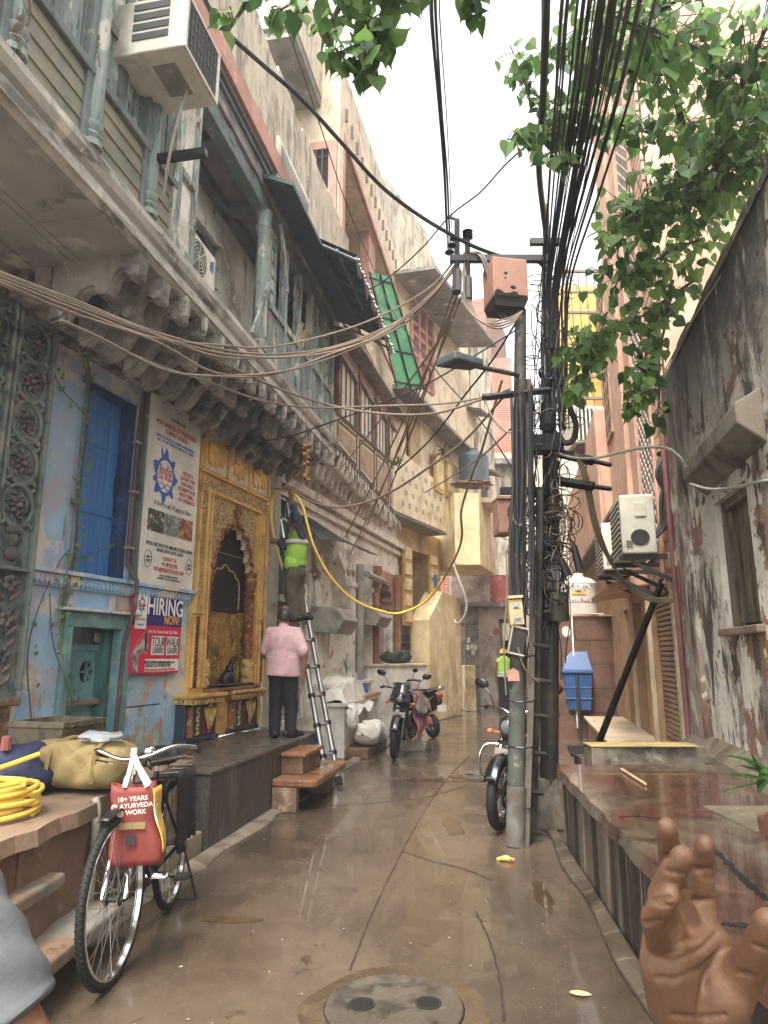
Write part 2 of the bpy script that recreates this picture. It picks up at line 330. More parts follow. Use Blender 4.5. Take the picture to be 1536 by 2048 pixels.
def brickmat(name, c1, c2, mo, sc=1.0):
    m = bpy.data.materials.new(name); m.use_nodes = True; nt = m.node_tree; N = nt.nodes; L = nt.links; b = N['Principled BSDF']
    ge = N.new('ShaderNodeNewGeometry'); sx = N.new('ShaderNodeSeparateXYZ'); L.new(ge.outputs['Position'], sx.inputs[0])
    ad = N.new('ShaderNodeMath'); L.new(sx.outputs['X'], ad.inputs[0]); L.new(sx.outputs['Y'], ad.inputs[1])
    cb = N.new('ShaderNodeCombineXYZ'); L.new(ad.outputs[0], cb.inputs[0]); L.new(sx.outputs['Z'], cb.inputs[1])
    t = N.new('ShaderNodeTexBrick'); L.new(cb.outputs[0], t.inputs['Vector']); t.inputs['Scale'].default_value = sc
    t.inputs['Color1'].default_value = rgb(c1); t.inputs['Color2'].default_value = rgb(c2); t.inputs['Mortar'].default_value = rgb(mo)
    t.inputs['Brick Width'].default_value = .24; t.inputs['Row Height'].default_value = .085; t.inputs['Mortar Size'].default_value = .012; t.inputs['Bias'].default_value = -.2
    no = N.new('ShaderNodeTexNoise'); no.inputs['Scale'].default_value = 2.2; no.inputs['Detail'].default_value = 6; L.new(ge.outputs['Position'], no.inputs['Vector'])
    mr = N.new('ShaderNodeMapRange'); mr.inputs['From Min'].default_value = .5; mr.inputs['From Max'].default_value = .68; L.new(no.outputs['Fac'], mr.inputs['Value'])
    mx = N.new('ShaderNodeMix'); mx.data_type = 'RGBA'; L.new(mr.outputs[0], mx.inputs['Factor']); L.new(t.outputs['Color'], mx.inputs[6]); mx.inputs[7].default_value = rgb('#8d8176')
    L.new(mx.outputs[2], b.inputs['Base Color']); b.inputs['Roughness'].default_value = .9
    bu = N.new('ShaderNodeBump'); bu.inputs['Strength'].default_value = .6; bu.inputs['Distance'].default_value = .02; L.new(t.outputs['Fac'], bu.inputs['Height']); bu.invert = True
    L.new(bu.outputs[0], b.inputs['Normal']); return m
m_brick = brickmat('old_brick', '#a5573f', '#8a4030', '#9c8876')
def leafmat(name, c, c2):
    m = bpy.data.materials.new(name); m.use_nodes = True; nt = m.node_tree; N = nt.nodes; L = nt.links; b = N['Principled BSDF']
    oi = N.new('ShaderNodeNewGeometry'); cr = N.new('ShaderNodeMix'); cr.data_type = 'RGBA'
    L.new(oi.outputs['Random Per Island'], cr.inputs['Factor']); cr.inputs[6].default_value = rgb(c); cr.inputs[7].default_value = rgb(c2)
    L.new(cr.outputs[2], b.inputs['Base Color']); b.inputs['Roughness'].default_value = .42
    tr = N.new('ShaderNodeBsdfTranslucent'); L.new(cr.outputs[2], tr.inputs['Color'])
    ms = N.new('ShaderNodeMixShader'); ms.inputs[0].default_value = .5; L.new(b.outputs[0], ms.inputs[1]); L.new(tr.outputs[0], ms.inputs[2])
    L.new(ms.outputs[0], N['Material Output'].inputs['Surface']); return m
m_leaf = leafmat('peepal_leaf', '#335c2a', '#7ca648')
m_leafy = leafmat('creeper_leaf', '#4f7a2a', '#8aa83a')
m_bark = pm('grey_bark', '#5e5346', .9, bump=.6, bs=30)
def facade(mb, u0, u1, z0, z1, holes, n=0.0, depth=.25):
    """front skin with openings, their reveals, and a closed back"""
    us = sorted({u0, u1, *[h[0] for h in holes], *[h[1] for h in holes]}); zs = sorted({z0, z1, *[h[2] for h in holes], *[h[3] for h in holes]})
    for a, b in zip(us, us[1:]):
        for c, d in zip(zs, zs[1:]):
            mu, mz = (a + b) / 2, (c + d) / 2
            if u0 <= mu <= u1 and z0 <= mz <= z1 and not any(h[0] < mu < h[1] and h[2] < mz < h[3] for h in holes):
                mb.add([(a, c, n), (b, c, n), (b, d, n), (a, d, n)], [(0, 1, 2, 3)])
    k = n - depth
    for a, b, c, d in [h[:4] for h in holes]:
        mb.add([(a, c, n), (b, c, n), (b, d, n), (a, d, n), (a, c, k), (b, c, k), (b, d, k), (a, d, k)], [(0, 4, 5, 1), (1, 5, 6, 2), (2, 6, 7, 3), (3, 7, 4, 0)])
    e = k - .05
    mb.add([(u0, z0, n), (u1, z0, n), (u1, z1, n), (u0, z1, n), (u0, z0, e), (u1, z0, e), (u1, z1, e), (u0, z1, e)], [(0, 4, 5, 1), (1, 5, 6, 2), (2, 6, 7, 3), (3, 7, 4, 0), (4, 7, 6, 5)])
    return mb
# ---------------------------------------------------------------- ground
def struct(o): return tag(o, kind='structure')
g = MB(); nx, ny = 60, 120
def gz(x, y): return 0.0
g.grid(lambda a, b: (-14 + 30 * a, -6 + 46 * b, 0), 6, 8)
struct(g.build('street', m_street))
k = MB(GP)
pts = [(-2.6 + .3 * i, .13 + .02 * sin(i * 1.7), ) for i in range(22)]
for i in range(21):
    a, b = -2.0 + i * .42, -2.0 + (i + 1) * .42
    wa, wb = .14 + .03 * sin(i * 2.1), .14 + .03 * sin(i * 2.1 + 2.1)
    k.hexa([(a, 0, .0), (b, 0, .0), (b, 0, wb), (a, 0, wa), (a, .035, .0), (b, .035, .0), (b, .02, wb * .9), (a, .02, wa * .9)])
struct(k.build('kerb', m_kerb, bev=.01))
k = MB(RP)
for i in range(14):
    a, b = -4.2 + i * .33, -4.2 + (i + 1) * .33
    wa, wb = .09 + .02 * sin(i * 1.3), .09 + .02 * sin(i * 1.3 + 1.3)
    k.hexa([(a, 0, 0), (b, 0, 0), (b, 0, wb), (a, 0, wa), (a, .05, 0), (b, .05, 0), (b, .03, wb), (a, .03, wa)])
struct(k.build('kerb', pm('dark_wet_kerb', '#5d5143', .4, [('#3f352a', 3, .46, .62), ('#7d7263', 7, .6, .7)], bump=.5, bs=30), bev=.012))
cr = MB()
def crack(px, w=.0042):
    P = smooth_path([G(*p, .004) for p in px], 9)
    for i in range(len(P) - 1):
        a, b = P[i], P[i + 1]; t = (b - a).normalized(); s = V((-t.y, t.x, 0)) * (w * (.5 + R.random())); j = V((U(-.003, .003), U(-.003, .003), 0))
        if i == 0: last = [a - s, a + s]
        nx2 = [b - s + j, b + s + j]
        cr.raw([last[0], last[1], nx2[1], nx2[0]], [(0, 1, 2, 3)]); last = nx2
crack([(875, 1580), (838, 1640), (795, 1720), (752, 1810), (722, 1880), (700, 1940)])
crack([(640, 1612), (720, 1608), (800, 1600), (870, 1590), (960, 1560)], .005)
crack([(950, 1820), (966, 1850), (982, 1890), (1000, 1960), (1008, 2040)], .005)
crack([(870, 1590), (890, 1562), (915, 1535), (940, 1510)], .006)
crack([(800, 1700), (860, 1720), (930, 1738), (985, 1760)], .005)
struct(cr.build('road_joint', m_crack))
rw_ = random.Random(14); db = MB()
for i in range(150):
    c = V((rw_.uniform(-1.2, 1.35), rw_.uniform(3.0, 14), .003)); r = rw_.uniform(.003, .011)
    db.raw([c + V((cos(a) * r * rw_.uniform(.5, 1.2), sin(a) * r * rw_.uniform(.5, 1.2), .001 + .004 * rw_.random())) for a in (0, 1.2, 2.5, 3.8, 5)], [(0, 1, 2, 3, 4)])
tag(db.build('grit', pm('pale_grit', '#b5a992', .8, [('#5c5140', 30, .5, .54)])), kind='stuff')
pd = MB()
for x, y, rx, ry in ((455, 1838, .16, .06), (905, 1650, .10, .30), (1085, 1790, .05, .30), (870, 1560, .3, .16)):
    c = G(x, y, .0025); f1, f2 = rw_.uniform(0, 6), rw_.uniform(0, 6)
    pd.raw([c + V((cos(a) * rx * k, sin(a) * ry * k, 0)) for a, k in [(2 * pi * i / 40, 1 + .22 * sin(2 * 2 * pi * i / 40 + f1) + .12 * sin(5 * 2 * pi * i / 40 + f2)) for i in range(40)]], [tuple(range(40))])
struct(pd.build('puddle_water', pm('puddle', '#4c3c2a', .05, [('#594731', 4, .5, .62)], bump=.08, bs=14, bdist=.004)))
# manhole covers
def manhole(c, r, label, holes):
    t = thing('manhole_cover', label, 'manhole cover', c, 'manhole covers in the alley')
    mb = MB(); n = 40
    for (r0, r1, z0, z1) in ((r * 1.02, r * 1.32, .012, .006),):
        for i in range(n):
            a, b = 2 * pi * i / n, 2 * pi * (i + 1) / n; k1 = 1 + .05 * sin(i * .7); k2 = 1 + .05 * sin((i + 1) * .7)
            mb.add([c + V((cos(a) * r0, sin(a) * r0, z0)), c + V((cos(b) * r0, sin(b) * r0, z0)), c + V((cos(b) * r1 * k2, sin(b) * r1 * k2, z1)), c + V((cos(a) * r1 * k1, sin(a) * r1 * k1, z1))], [(0, 1, 2, 3)])
    mb.build('concrete_collar', pm('collar_concrete', '#5f4e38', .25, [('#4a3b2a', 3, .48, .62)], bump=.6, bs=50, rvar=.15), t)
    mb = MB(); mb.lathe([(r, .0), (r, .018), (r * .985, .022), (r * .93, .022), (r * .9, .016), (0.001, .016)], c, n)
    mb.build('lid', pm('wet_iron_lid', '#5a5144', .28, [('#39322a', 6, .5, .62), ('#7d7260', 9, .6, .68)], bump=.5, bs=50, rvar=.15), t, smooth=40)
    for h in holes:
        p = c + V(h); mb = MB(); mb.lathe([(.058, .0165), (.058, .0215), (.049, .0215), (.047, .0165)], p, 24); mb.build('rim', m_steel, t)
        mb = MB(); mb.prism([(p.x + cos(2 * pi * i / 24) * .047, p.y + sin(2 * pi * i / 24) * .047) for i in range(24)], .0163, .0218); mb.build('pick_hole', m_dark, t)
manhole(G(788, 2022), .30, 'large round concrete manhole lid with two pick holes in the near foreground', [(-.14, .02, 0), (.15, .03, 0)])
manhole(G(955, 1552), .26, 'round manhole lid flush in the wet alley beside the pole motorcycle', [(-.1, .0, 0)])
# ---------------------------------------------------------------- old blue house with the carved balcony
house = thing('old_house', 'old blue plastered house with carved stone panel and long wooden bracketed balcony', 'house', LW.w(0, 0))
ZL = 4.40
uA = LW.q(118, 1300)[0]; uB = LW.q(398, 850)[0]; uN = LW.q(-200, 1000)[0]
bd = (LW.q(180, 760)[0], LW.q(276, 828)[0], 2.2, 3.98)
td = (LW.q(122, 1300)[0], LW.q(243, 1300)[0], .58, 1.78)
uV = LW.q(76, 880)[0]
facade(MB(LW), uV - .1, uB + .02, 0, ZL, [bd, td], 0, .22).build('wall', m_blue, house)
bx('upper_wall', m_soot, house, LW, uN - .5, uB + .3, ZL + .3, 9.5, -1.2, -.9)
# blue plank window door
d = MB(LW); w = (bd[1] - bd[0]) / 4
wd = (bd[1] - bd[0] - .1)
for i in range(4):
    for (za, zb) in ((2.22, 2.80), (2.805, 3.45), (3.455, 3.93)):
        d.box(bd[0] + wd * i / 4 + .003, bd[0] + wd * (i + 1) / 4 - .003, za, zb, -.16, -.125 + .004 * (i % 2))
dd = d.build('window_shutter', m_door, house, bev=.004)
for z in (2.8, 3.45): bx('rail', m_door, dd, LW, bd[0], bd[0] + wd, z - .012, z + .012, -.125, -.108, bev=.004)
bx('latch', m_steel, dd, LW, bd[1] - .13, bd[1] - .07, 3.02, 3.2, -.11, -.07, bev=.004)
f = MB(LW); f.box(bd[1] - .1, bd[1] - .004, 2.2, 3.97, -.2, -.02); f.box(bd[0] + .0, bd[1] - .1, 3.93, 3.975, -.2, -.03); f.box(bd[0] + .002, bd[0] + .035, 2.2, 3.93, -.12, -.02)
f.build('window_frame', pm('deep_blue_frame', '#1c3f6e', .6, [('#3a5f8c', 4, .55, .7)], bump=.2), house, bev=.006)
# scalloped ledge
l = MB(LW); l.box(uV, uB, 2.165, 2.2, 0, .1); l.box(uV, uB, 2.06, 2.165, 0, .03)
nu = int((uB - uV) / .052)
for i in range(nu):
    u = uV + .01 + i * .052
    l.prism([(u, 2.16), (u + .044, 2.16), (u + .044, 2.11), (u + .022, 2.075), (u, 2.11)], .03, .065)
l.build('scalloped_ledge', m_blue, house, bev=.003)
bx('door_hood', m_blue, house, LW, td[0] - .12, td[1] + .14, 1.875, 1.90, 0, .11, bev=.008)
# small teal door with round cut-outs
t = MB(LW)
for a, b, c, e in ((td[0] - .02, td[0] + .07, .6, 1.87), (td[1] - .07, td[1] + .07, .6, 1.87), (td[0] + .07, td[1] - .07, 1.74, 1.87)): t.box(a, b, c, e, -.06, .05)
fr_ = t.build('door_frame', m_teal, house, bev=.012)
um = td[0] + .07 + (td[1] - td[0] - .14) * .36
def leafdoor(u0, u1, zt):
    mb = MB(LW); c = (u0 + u1) / 2; cuts = []
    rw = min(.085, (u1 - u0) * .32)
    for zc, hz in ((1.36, .10), (.86, .10)):
        n = 20; ring = [(c + cos(2 * pi * i / n) * rw, zc + sin(2 * pi * i / n) * hz) for i in range(n)]
        z0, z1 = (1.12, zt) if zc > 1 else (.6, 1.08)
        # sheet around the oval
        for i in range(n):
            j = (i + 1) % n
            def out(p):
                dx, dz = p[0] - c, p[1] - zc; k = min((u1 - c) / max(abs(dx), 1e-6), ((z1 - zc) if dz > 0 else (zc - z0)) / max(abs(dz), 1e-6)); return (c + dx * k, zc + dz * k)
            a, b = ring[i], ring[j]; A, B = out(a), out(b)
            mb.add([(*a, -.15), (*b, -.15), (*B, -.15), (*A, -.15), (*a, -.18), (*b, -.18)], [(0, 1, 2, 3), (0, 4, 5, 1)])
    # stiles and rails
    for a, b, e, f2 in ((u0, u0 + .035, .6, zt), (u1 - .035, u1, .6, zt), (u0 + .035, u1 - .035, zt - .05, zt), (u0 + .035, u1 - .035, 1.06, 1.13)): mb.box(a, b, e, f2, -.15, -.128)
    o = mb.build('door', m_teal, house)
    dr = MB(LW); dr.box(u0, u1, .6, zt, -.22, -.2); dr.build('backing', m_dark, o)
    return o, c
for a, b in ((td[0] + .07, um), (um + .004, td[1] - .07)):
    o, c = leafdoor(a, b, 1.6)
    if b - a > .2:
        s = MB(LW); s.prism([(c - .006, 1.27), (c + .012, 1.27), (c + .004, 1.45), (c - .004, 1.45)], -.17, -.145)
        for q in (((c + .005, 1.36), (c + .07, 1.41)), ((c + .005, 1.36), (c + .06, 1.30))):
            s.prism([(q[0][0], q[0][1] - .012), (q[1][0], q[1][1] - .014), (q[1][0], q[1][1] + .014), (q[0][0], q[0][1] + .012)], -.168, -.147)
        s.prism([(c - .07, 1.355), (c - .03, 1.35), (c - .03, 1.37), (c - .07, 1.365)], -.168, -.147)
        s.build('letter_cutout', m_teal, o)
        s = MB(LW); s.box(c - .07, c + .07, .90, .906, -.165, -.155); s.box(c - .004, c + .004, .78, .95, -.165, -.155); s.build('bar', m_teal, o)
    bx('sill', m_slab, o, LW, a + .005, b - .005, 1.075, 1.115, -.128, -.075, bev=.006)
bx('inner_jamb', m_tealdk, house, LW, td[1] - .16, td[1] - .07, .6, 1.74, -.2, -.075)
pl = thing('padlock', 'brass padlock hanging from the teal door frame', 'padlock', LW.w(um + .12, 1.70, .0))
bx('body', pm('old_brass', '#7d6a48', .4, metal=.7), pl, LW, um + .09, um + .15, 1.62, 1.70, -.02, .015, bev=.008)
tb('shackle', m_steel, pl, [LW.w(um + .12 + cos(a) * .02, 1.70 + max(0, sin(a)) * .04 + (.02 if 0 < a < pi else 0), 0) for a in [pi * i / 8 for i in range(9)]], .005)
# horizontal crack slot under the poster
bx('crack_slot', m_dark, house, LW, LW.q(240, 1430)[0], LW.q(318, 1418)[0], 1.02, 1.03, -.01, .003)
# ---- carved panel on the near end
cp = MB(LW); c0, c1 = uN, uV
cp.box(c0, c1, 1.2, ZL, -.05, .05)
cpo = cp.build('carved_panel', m_carve, house)
rcv = random.Random(77)
def pilaster(ua, ub, z0, z1, mat2):
    st = MB(LW)
    for a in (ua, ub - .03): st.box(a, a + .03, z0, z1, .05, .11)
    st.box(ua, ub, z0 + (z1 - z0) * .28, z0 + (z1 - z0) * .28 + .03, .05, .105)
    st.build('moulding', m_carve, cpo, bev=.008)
    rel = MB(LW); ring = MB(LW); c = (ua + ub) / 2; r = (ub - ua) / 2 - .05; z = z0 + (z1 - z0) * .28 + .35
    # vase and leaves below the medallions
    rel.ell((c, z - .22, .06), (r * .5, .06, .05)); rel.ell((c, z - .12, .06), (r * .3, .06, .045)); rel.ell((c, z - .04, .06), (r * .6, .04, .05))
    while z + r * 2 < z1:
        zc = z + r
        ring.tube([LWp(c + cos(2 * pi * i / 18) * r, zc + sin(2 * pi * i / 18) * r * 1.1) for i in range(18)], .018, 5, True)
        o0 = rcv.uniform(0, 1)
        for i in range(8):
            a = 2 * pi * i / 8 + o0; k = rcv.uniform(.85, 1.15); mx = Matrix.Rotation(a, 4, 'Z')
            rel.ell((c + cos(a) * r * .36, zc + sin(a) * r * .38, .07), (r * .22 * k, r * .10 * k, .028), 7, 4, mx)
            a += .4; ring.ell((c + cos(a) * r * .62, zc + sin(a) * r * .66, .062), (r * .2, r * .06, .022), 6, 4, Matrix.Rotation(a + .9, 4, 'Z'))
        rel.ell((c, zc, .09), (r * .16, r * .16, .03), 7, 4)
        for sgn in (-1, 1):
            for kk in (0, 1):
                ring.ell((c + sgn * r * .85, zc + r * (.95 if kk else -.95), .07), (r * .3, r * .12, .03), 6, 4, Matrix.Rotation(sgn * (.7 if kk else -.7), 4, 'Z'))
        z += r * 2.25
    # flower spray in the lower field
    zb = z0 + .08
    for i in range(9):
        zz = zb + i * (z1 - z0) * .028
        for sgn in (-1, 1):
            rel.ell((c + sgn * r * .5, zz, .065), (r * .45, .022, .025), 6, 4, Matrix.Rotation(sgn * .7, 4, 'Z'))
        if i % 3 == 2:
            for k2 in range(5):
                a = 2 * pi * k2 / 5; rel.ell((c + cos(a) * .04, zz + sin(a) * .04, .085), (.03, .03, .02), 6, 4)
    rel.build('flower_relief', mat2, cpo, smooth=True); ring.build('scroll_relief', m_carve, cpo, smooth=True)
LWp = lambda u, z: (u, z, .07)
m_cv2 = pm('dull_pink_relief', '#6f625a', .85, [('#4b544e', 8, .45, .6), ('#8d7568', 12, .58, .68)], bump=.6, bs=40)
m_cv3 = pm('dull_ochre_relief', '#70643f', .85, [('#4f5a48', 8, .46, .6)], bump=.6, bs=40)
ua2 = uV - .40
pilaster(ua2, uV, 1.25, ZL, m_cv2)
pilaster(ua2 - .36, ua2 - .02, 1.25, ZL, m_cv3)
pilaster(ua2 - .74, ua2 - .4, 1.25, ZL, m_cv2)
bx('stone_sill', m_slab, cpo, LW, c0, c1 - .04, 1.14, 1.2, -.02, .16, bev=.015)
bx('plinth', m_sand, house, LW, c0, c1 - .03, .0, 1.14, -.1, .05)
tb('wall_lamp_globe', m_ochre, house, [LW.w(uV + .06, 4.02, .12), LW.w(uV + .06, 3.98, .12)], .03)
# ---------------------------------------------------------------- long balcony of the old house
def dwall(u):
    p = BE.w(u, 0, 0); xl = -2.45 + .30 * (p.y - 6.6); return (p.x - xl) * .983
uE = BE.q(668, 897)[0]; uJ = BE.q(352, 520)[0]
prof = [(4.40, -1.55), (4.40, -.05), (4.43, -.02), (4.43, 0), (4.50, 0), (4.51, -.035), (4.56, -.035), (4.58, 0), (4.63, .025), (4.68, .025), (4.69, 0), (4.73, -.01), (4.73, -1.55)]
sl = MB(BE); N_ = 26
us_ = [-3.2 + (uE + 3.2) * i / N_ for i in range(N_ + 1)]
for i in range(N_):
    a, b = us_[i], us_[i + 1]; n = len(prof)
    da = min(1.55, dwall(a) + .05); db = min(1.55, dwall(b) + .05)
    A = [(a, z, max(nn, -da)) for z, nn in prof]; B = [(b, z, max(nn, -db)) for z, nn in prof]
    sl.add(A + B, [(k, (k + 1) % n, n + (k + 1) % n, n + k) for k in range(n)])
slab = sl.build('balcony_slab', m_mould, house, jit=.0025)
# panel lines on the plain soffit
s = MB(BE)
for n in (-.55, -.62, -.95): s.box(-3, uJ - .25, 4.385, 4.40, n - .015, n + .015)
s.box(-.6, -.57, 4.388, 4.4, -.55, -.05)
s.build('soffit_moulding', m_soot, slab)
so = MB(BE); so.box(-3.2, uJ - .1, 4.392, 4.399, -1.4, -.06); so.build('soffit', m_soot, slab)
def bracket(u, mat=m_brk, w=.062, D=None, zt=4.40, dz=.47, parent=None):
    D = D or min(.74, dwall(u) - .02)
    key = [(zt - dz, -D), (zt - dz * .93, -D * .86), (zt - dz * .70, -D * .74), (zt - dz * .52, -D * .66), (zt - dz * .48, -D * .54), (zt - dz * .62, -D * .47), (zt - dz * .60, -D * .38), (zt - dz * .40, -D * .34), (zt - dz * .26, -D * .30),
           (zt - dz * .24, -D * .22), (zt - dz * .36, -D * .17), (zt - dz * .34, -D * .09), (zt - dz * .16, -D * .06), (zt - .01, -D * .05)]
    P = [(p.x, p.y) for p in smooth_path([(a, b, 0) for a, b in key], 3)] + [(zt - .005, -D)]
    m = MB(BE); m.prism(P, u - w, u + w, 0)
    m.prism([(a - .02 if i < len(P) - 1 else a, b) for i, (a, b) in enumerate(P)], u - w * .45, u + w * .45, 0)
    for (zz, nn, r) in ((zt - dz * .58, -D * .43, .07), (zt - dz * .31, -D * .13, .055)):
        m.tube([(u - w - .02, zz, nn), (u + w + .02, zz, nn)], r * D, 10)
    return m.build('bracket', mat, parent or slab, smooth=35)
u = uJ - .38
i = 0
while u < uE - .05:
    bracket(u); u += .34 if u < uJ + .3 else .31; i += 1
# carved infill between brackets
s = MB(BE)
a = uJ - .4
while a < uE - .3:
    D = dwall(a)
    for r in range(4):
        t0 = r / 4; zc = 4.14 + .20 * t0; nn = -D + (D - .50) * t0
        s.hexa([(a - .01, zc - .01, nn - .02), (a + .37, zc - .01, nn - .02), (a + .37, zc + .02, nn + .12), (a - .01, zc + .02, nn + .12), (a - .01, 4.42, nn - .02), (a + .37, 4.42, nn - .02), (a + .37, 4.42, nn + .12), (a - .01, 4.42, nn + .12)])
    a += .36
s.build('infill_course', m_brk, slab, jit=.004)
# small pendants under the edge moulding
s = MB(BE); u = uJ + .25
while u < uE:
    s.prism([(u - .035, 4.42), (u + .035, 4.42), (u + .03, 4.33), (u + .012, 4.30), (u, 4.25), (u - .012, 4.30), (u - .03, 4.33)], -.07, -.01); u += .36
s.build('pendant_row', m_mould, slab)
# ---- enclosed wooden gallery at the near end
gal = MB(BE)
gal.box(-3.2, uJ, 4.731, 5.24, -.10, -.06)
gal.box(-3.2, uJ, 6.55, 6.75, -.16, -.03)
wall_g = gal.build('gallery_panelling', m_plank, house)
g2 = MB(BE)
for z in (4.86, 5.0, 5.13): g2.box(-3.2, uJ - .05, z, z + .012, -.06, -.048)
g2.build('plank_joint', pm('plank_joint_beige', '#93896f', .9), wall_g)  # joint strips in a beige close to the planks
bx('gallery_rail', m_wgrey, house, BE, -3.2, uJ + .0, 5.24, 5.31, -.12, -.02, bev=.01)
cu_ = [BE.q(x, y)[0] for x, y in ((35, 145), (190, 325), (303, 465))]
sp = cu_[2] - cu_[1]
cols = [cu_[0] - sp * 1.02, cu_[0], cu_[1], cu_[2]]
for u in cols:
    m = MB(); b = BE.w(u, 4.73, -.045)
    m.lathe([(.075, 0), (.075, .04), (.05, .06), (.066, .09), (.05, .115), (.07, .15), (.07, .18), (.045, .20), (.06, .25), (.058, .5), (.048, 1.5), (.06, 1.7), (.075, 1.82)], b, 10)
    m2 = MB(BE); m2.box(u - .11, u - .055, 4.731, 6.55, -.12, -.03)
    o = m.build('gallery_column', m_wood, house, smooth=40)
    m2.build('jamb', m_wgrey, o, bev=.008)
ends = cols + [uJ]
for a, b in zip(ends, ends[1:]):
    if b - a < .2: continue
    nl = 2
    for k in range(nl):
        x0 = a + .07 + (b - a - .15) * k / nl; x1 = a + .07 + (b - a - .15) * (k + 1) / nl
        m = MB(BE)
        for q in ((x0, x0 + .045, 5.31, 6.55), (x1 - .045, x1, 5.31, 6.55), (x0 + .045, x1 - .045, 5.31, 5.38), (x0 + .045, x1 - .045, 5.84, 5.92), (x0 + .045, x1 - .045, 6.46, 6.55)): m.box(*q, -.13, -.085)
        o = m.build('gallery_shutter', m_wgrey, house, bev=.005)
        m = MB(BE); m.box(x0 + .045, x1 - .045, 5.38, 6.46, -.125, -.11); m.build('board', m_wood, o)
# gallery end panel facing down the street, lit tone put into its white
e0, e1 = uJ, BE.q(352, 500)[0] + .30
m = MB(BE); m.box(uJ - .06, uJ + .02, 4.73, 6.55, -.75, -.03); o = m.build('gallery_end', m_wood, house)
m = MB(BE)
for q in ((uJ + .02, uJ + .07, 4.74, 6.5), (uJ + .30, uJ + .35, 4.74, 6.5), (uJ + .07, uJ + .3, 5.45, 5.52), (uJ + .07, uJ + .3, 4.74, 4.82)): m.box(*q, -.11, -.03)
o = m.build('end_post', m_wood, house, bev=.006)
bx('end_panel', m_white, o, BE, uJ + .07, uJ + .3, 4.8, 6.5, -.10, -.07)
# ---- open loggia: back wall, dark doorway, ceiling
uC = BE.q(533, 600)[0]
nb = -.62
dw = (uJ + 1.35, uJ + 2.05, 4.74, 6.1)
m = MB(BE); facade(m, uJ + .3, uE + .1, 4.731, 6.62, [dw], nb, .3)
bw = m.build('loggia_wall', m_white, house)
o_ = bx('doorway_dark', m_dark, bw, BE, dw[0], dw[1], 4.74, 6.1, nb - .28, nb - .26)  # near-black sheet stands for the shade inside the doorway
m = MB(BE); m.prism([(dw[0], 6.1)] + [(dw[0] + .35 + cos(pi - pi * i / 10) * .33, 5.65 + sin(pi * i / 10) * .4) for i in range(11)] + [(dw[1], 6.1)], nb - .1, nb - .05)
m.build('door_arch', m_wgrey, bw)
m = MB(BE); uN_ = uJ + 1.05
m.prism([(uN_ - .05, 5.0), (uN_ + .05, 5.0), (uN_ + .05, 5.32), (uN_ + .02, 5.4), (uN_, 5.46), (uN_ - .02, 5.4), (uN_ - .05, 5.32)], nb, nb + .004); m.build('wall_niche', m_dark, bw)
m = MB(BE); m.box(uJ + .05, uE, 6.62, 6.72, -1.2, .0); ceil = m.build('loggia_ceiling', m_soot, house)
m = MB(BE)
for u in (uJ + .9, uC - .02, uC + 1.3): m.box(u, u + .14, 6.50, 6.62, -.62, -.02)
m.box(uJ, uE, 6.42, 6.62, -.17, -.03); m.box(uJ, uE, 6.5, 6.62, -.62, -.5)
m.build('ceiling_beam', m_wgrey, ceil, bev=.01)
# weathered corner post with broken board
m = MB(); b = BE.w(uC, 4.73, -.07)
m.lathe([(.09, 0), (.09, .1), (.06, .14), (.08, .2), (.075, .9), (.07, 1.45), (.09, 1.5), (.07, 1.55), (.1, 1.7)], b, 9)
post = m.build('loggia_post', m_wood, house, smooth=35)
m = MB(BE); m.box(uC + .08, uC + .2, 4.73, 6.42, -.12, -.05); m.build('split_jamb', pm('split_timber', '#7d5b41', .9, [('#b7b2a0', 3, .5, .6, (3, 3, .4)), ('#4d3524', 5, .55, .68, (3, 3, .3))], bump=1.0, bs=22, bdist=.03), post, jit=.012)
m = MB(BE); m.hexa([(uC - .42, 4.75, .0), (uC - .32, 4.75, .0), (uC - .32, 4.75, .03), (uC - .42, 4.75, .03), (uC + .0, 5.55, .0), (uC + .06, 5.6, .0), (uC + .06, 5.6, .03), (uC + .0, 5.55, .03)])
m.build('broken_board', m_wood, post)
m = MB(BE); m.hexa([(uC + .25, 6.45, .02), (uC + .33, 6.45, .02), (uC + .33, 6.45, .05), (uC + .25, 6.45, .05), (uC + .55, 5.75, .02), (uC + .6, 5.75, .02), (uC + .6, 5.75, .05), (uC + .55, 5.75, .05)])
m.build('hanging_board', m_wood, post)
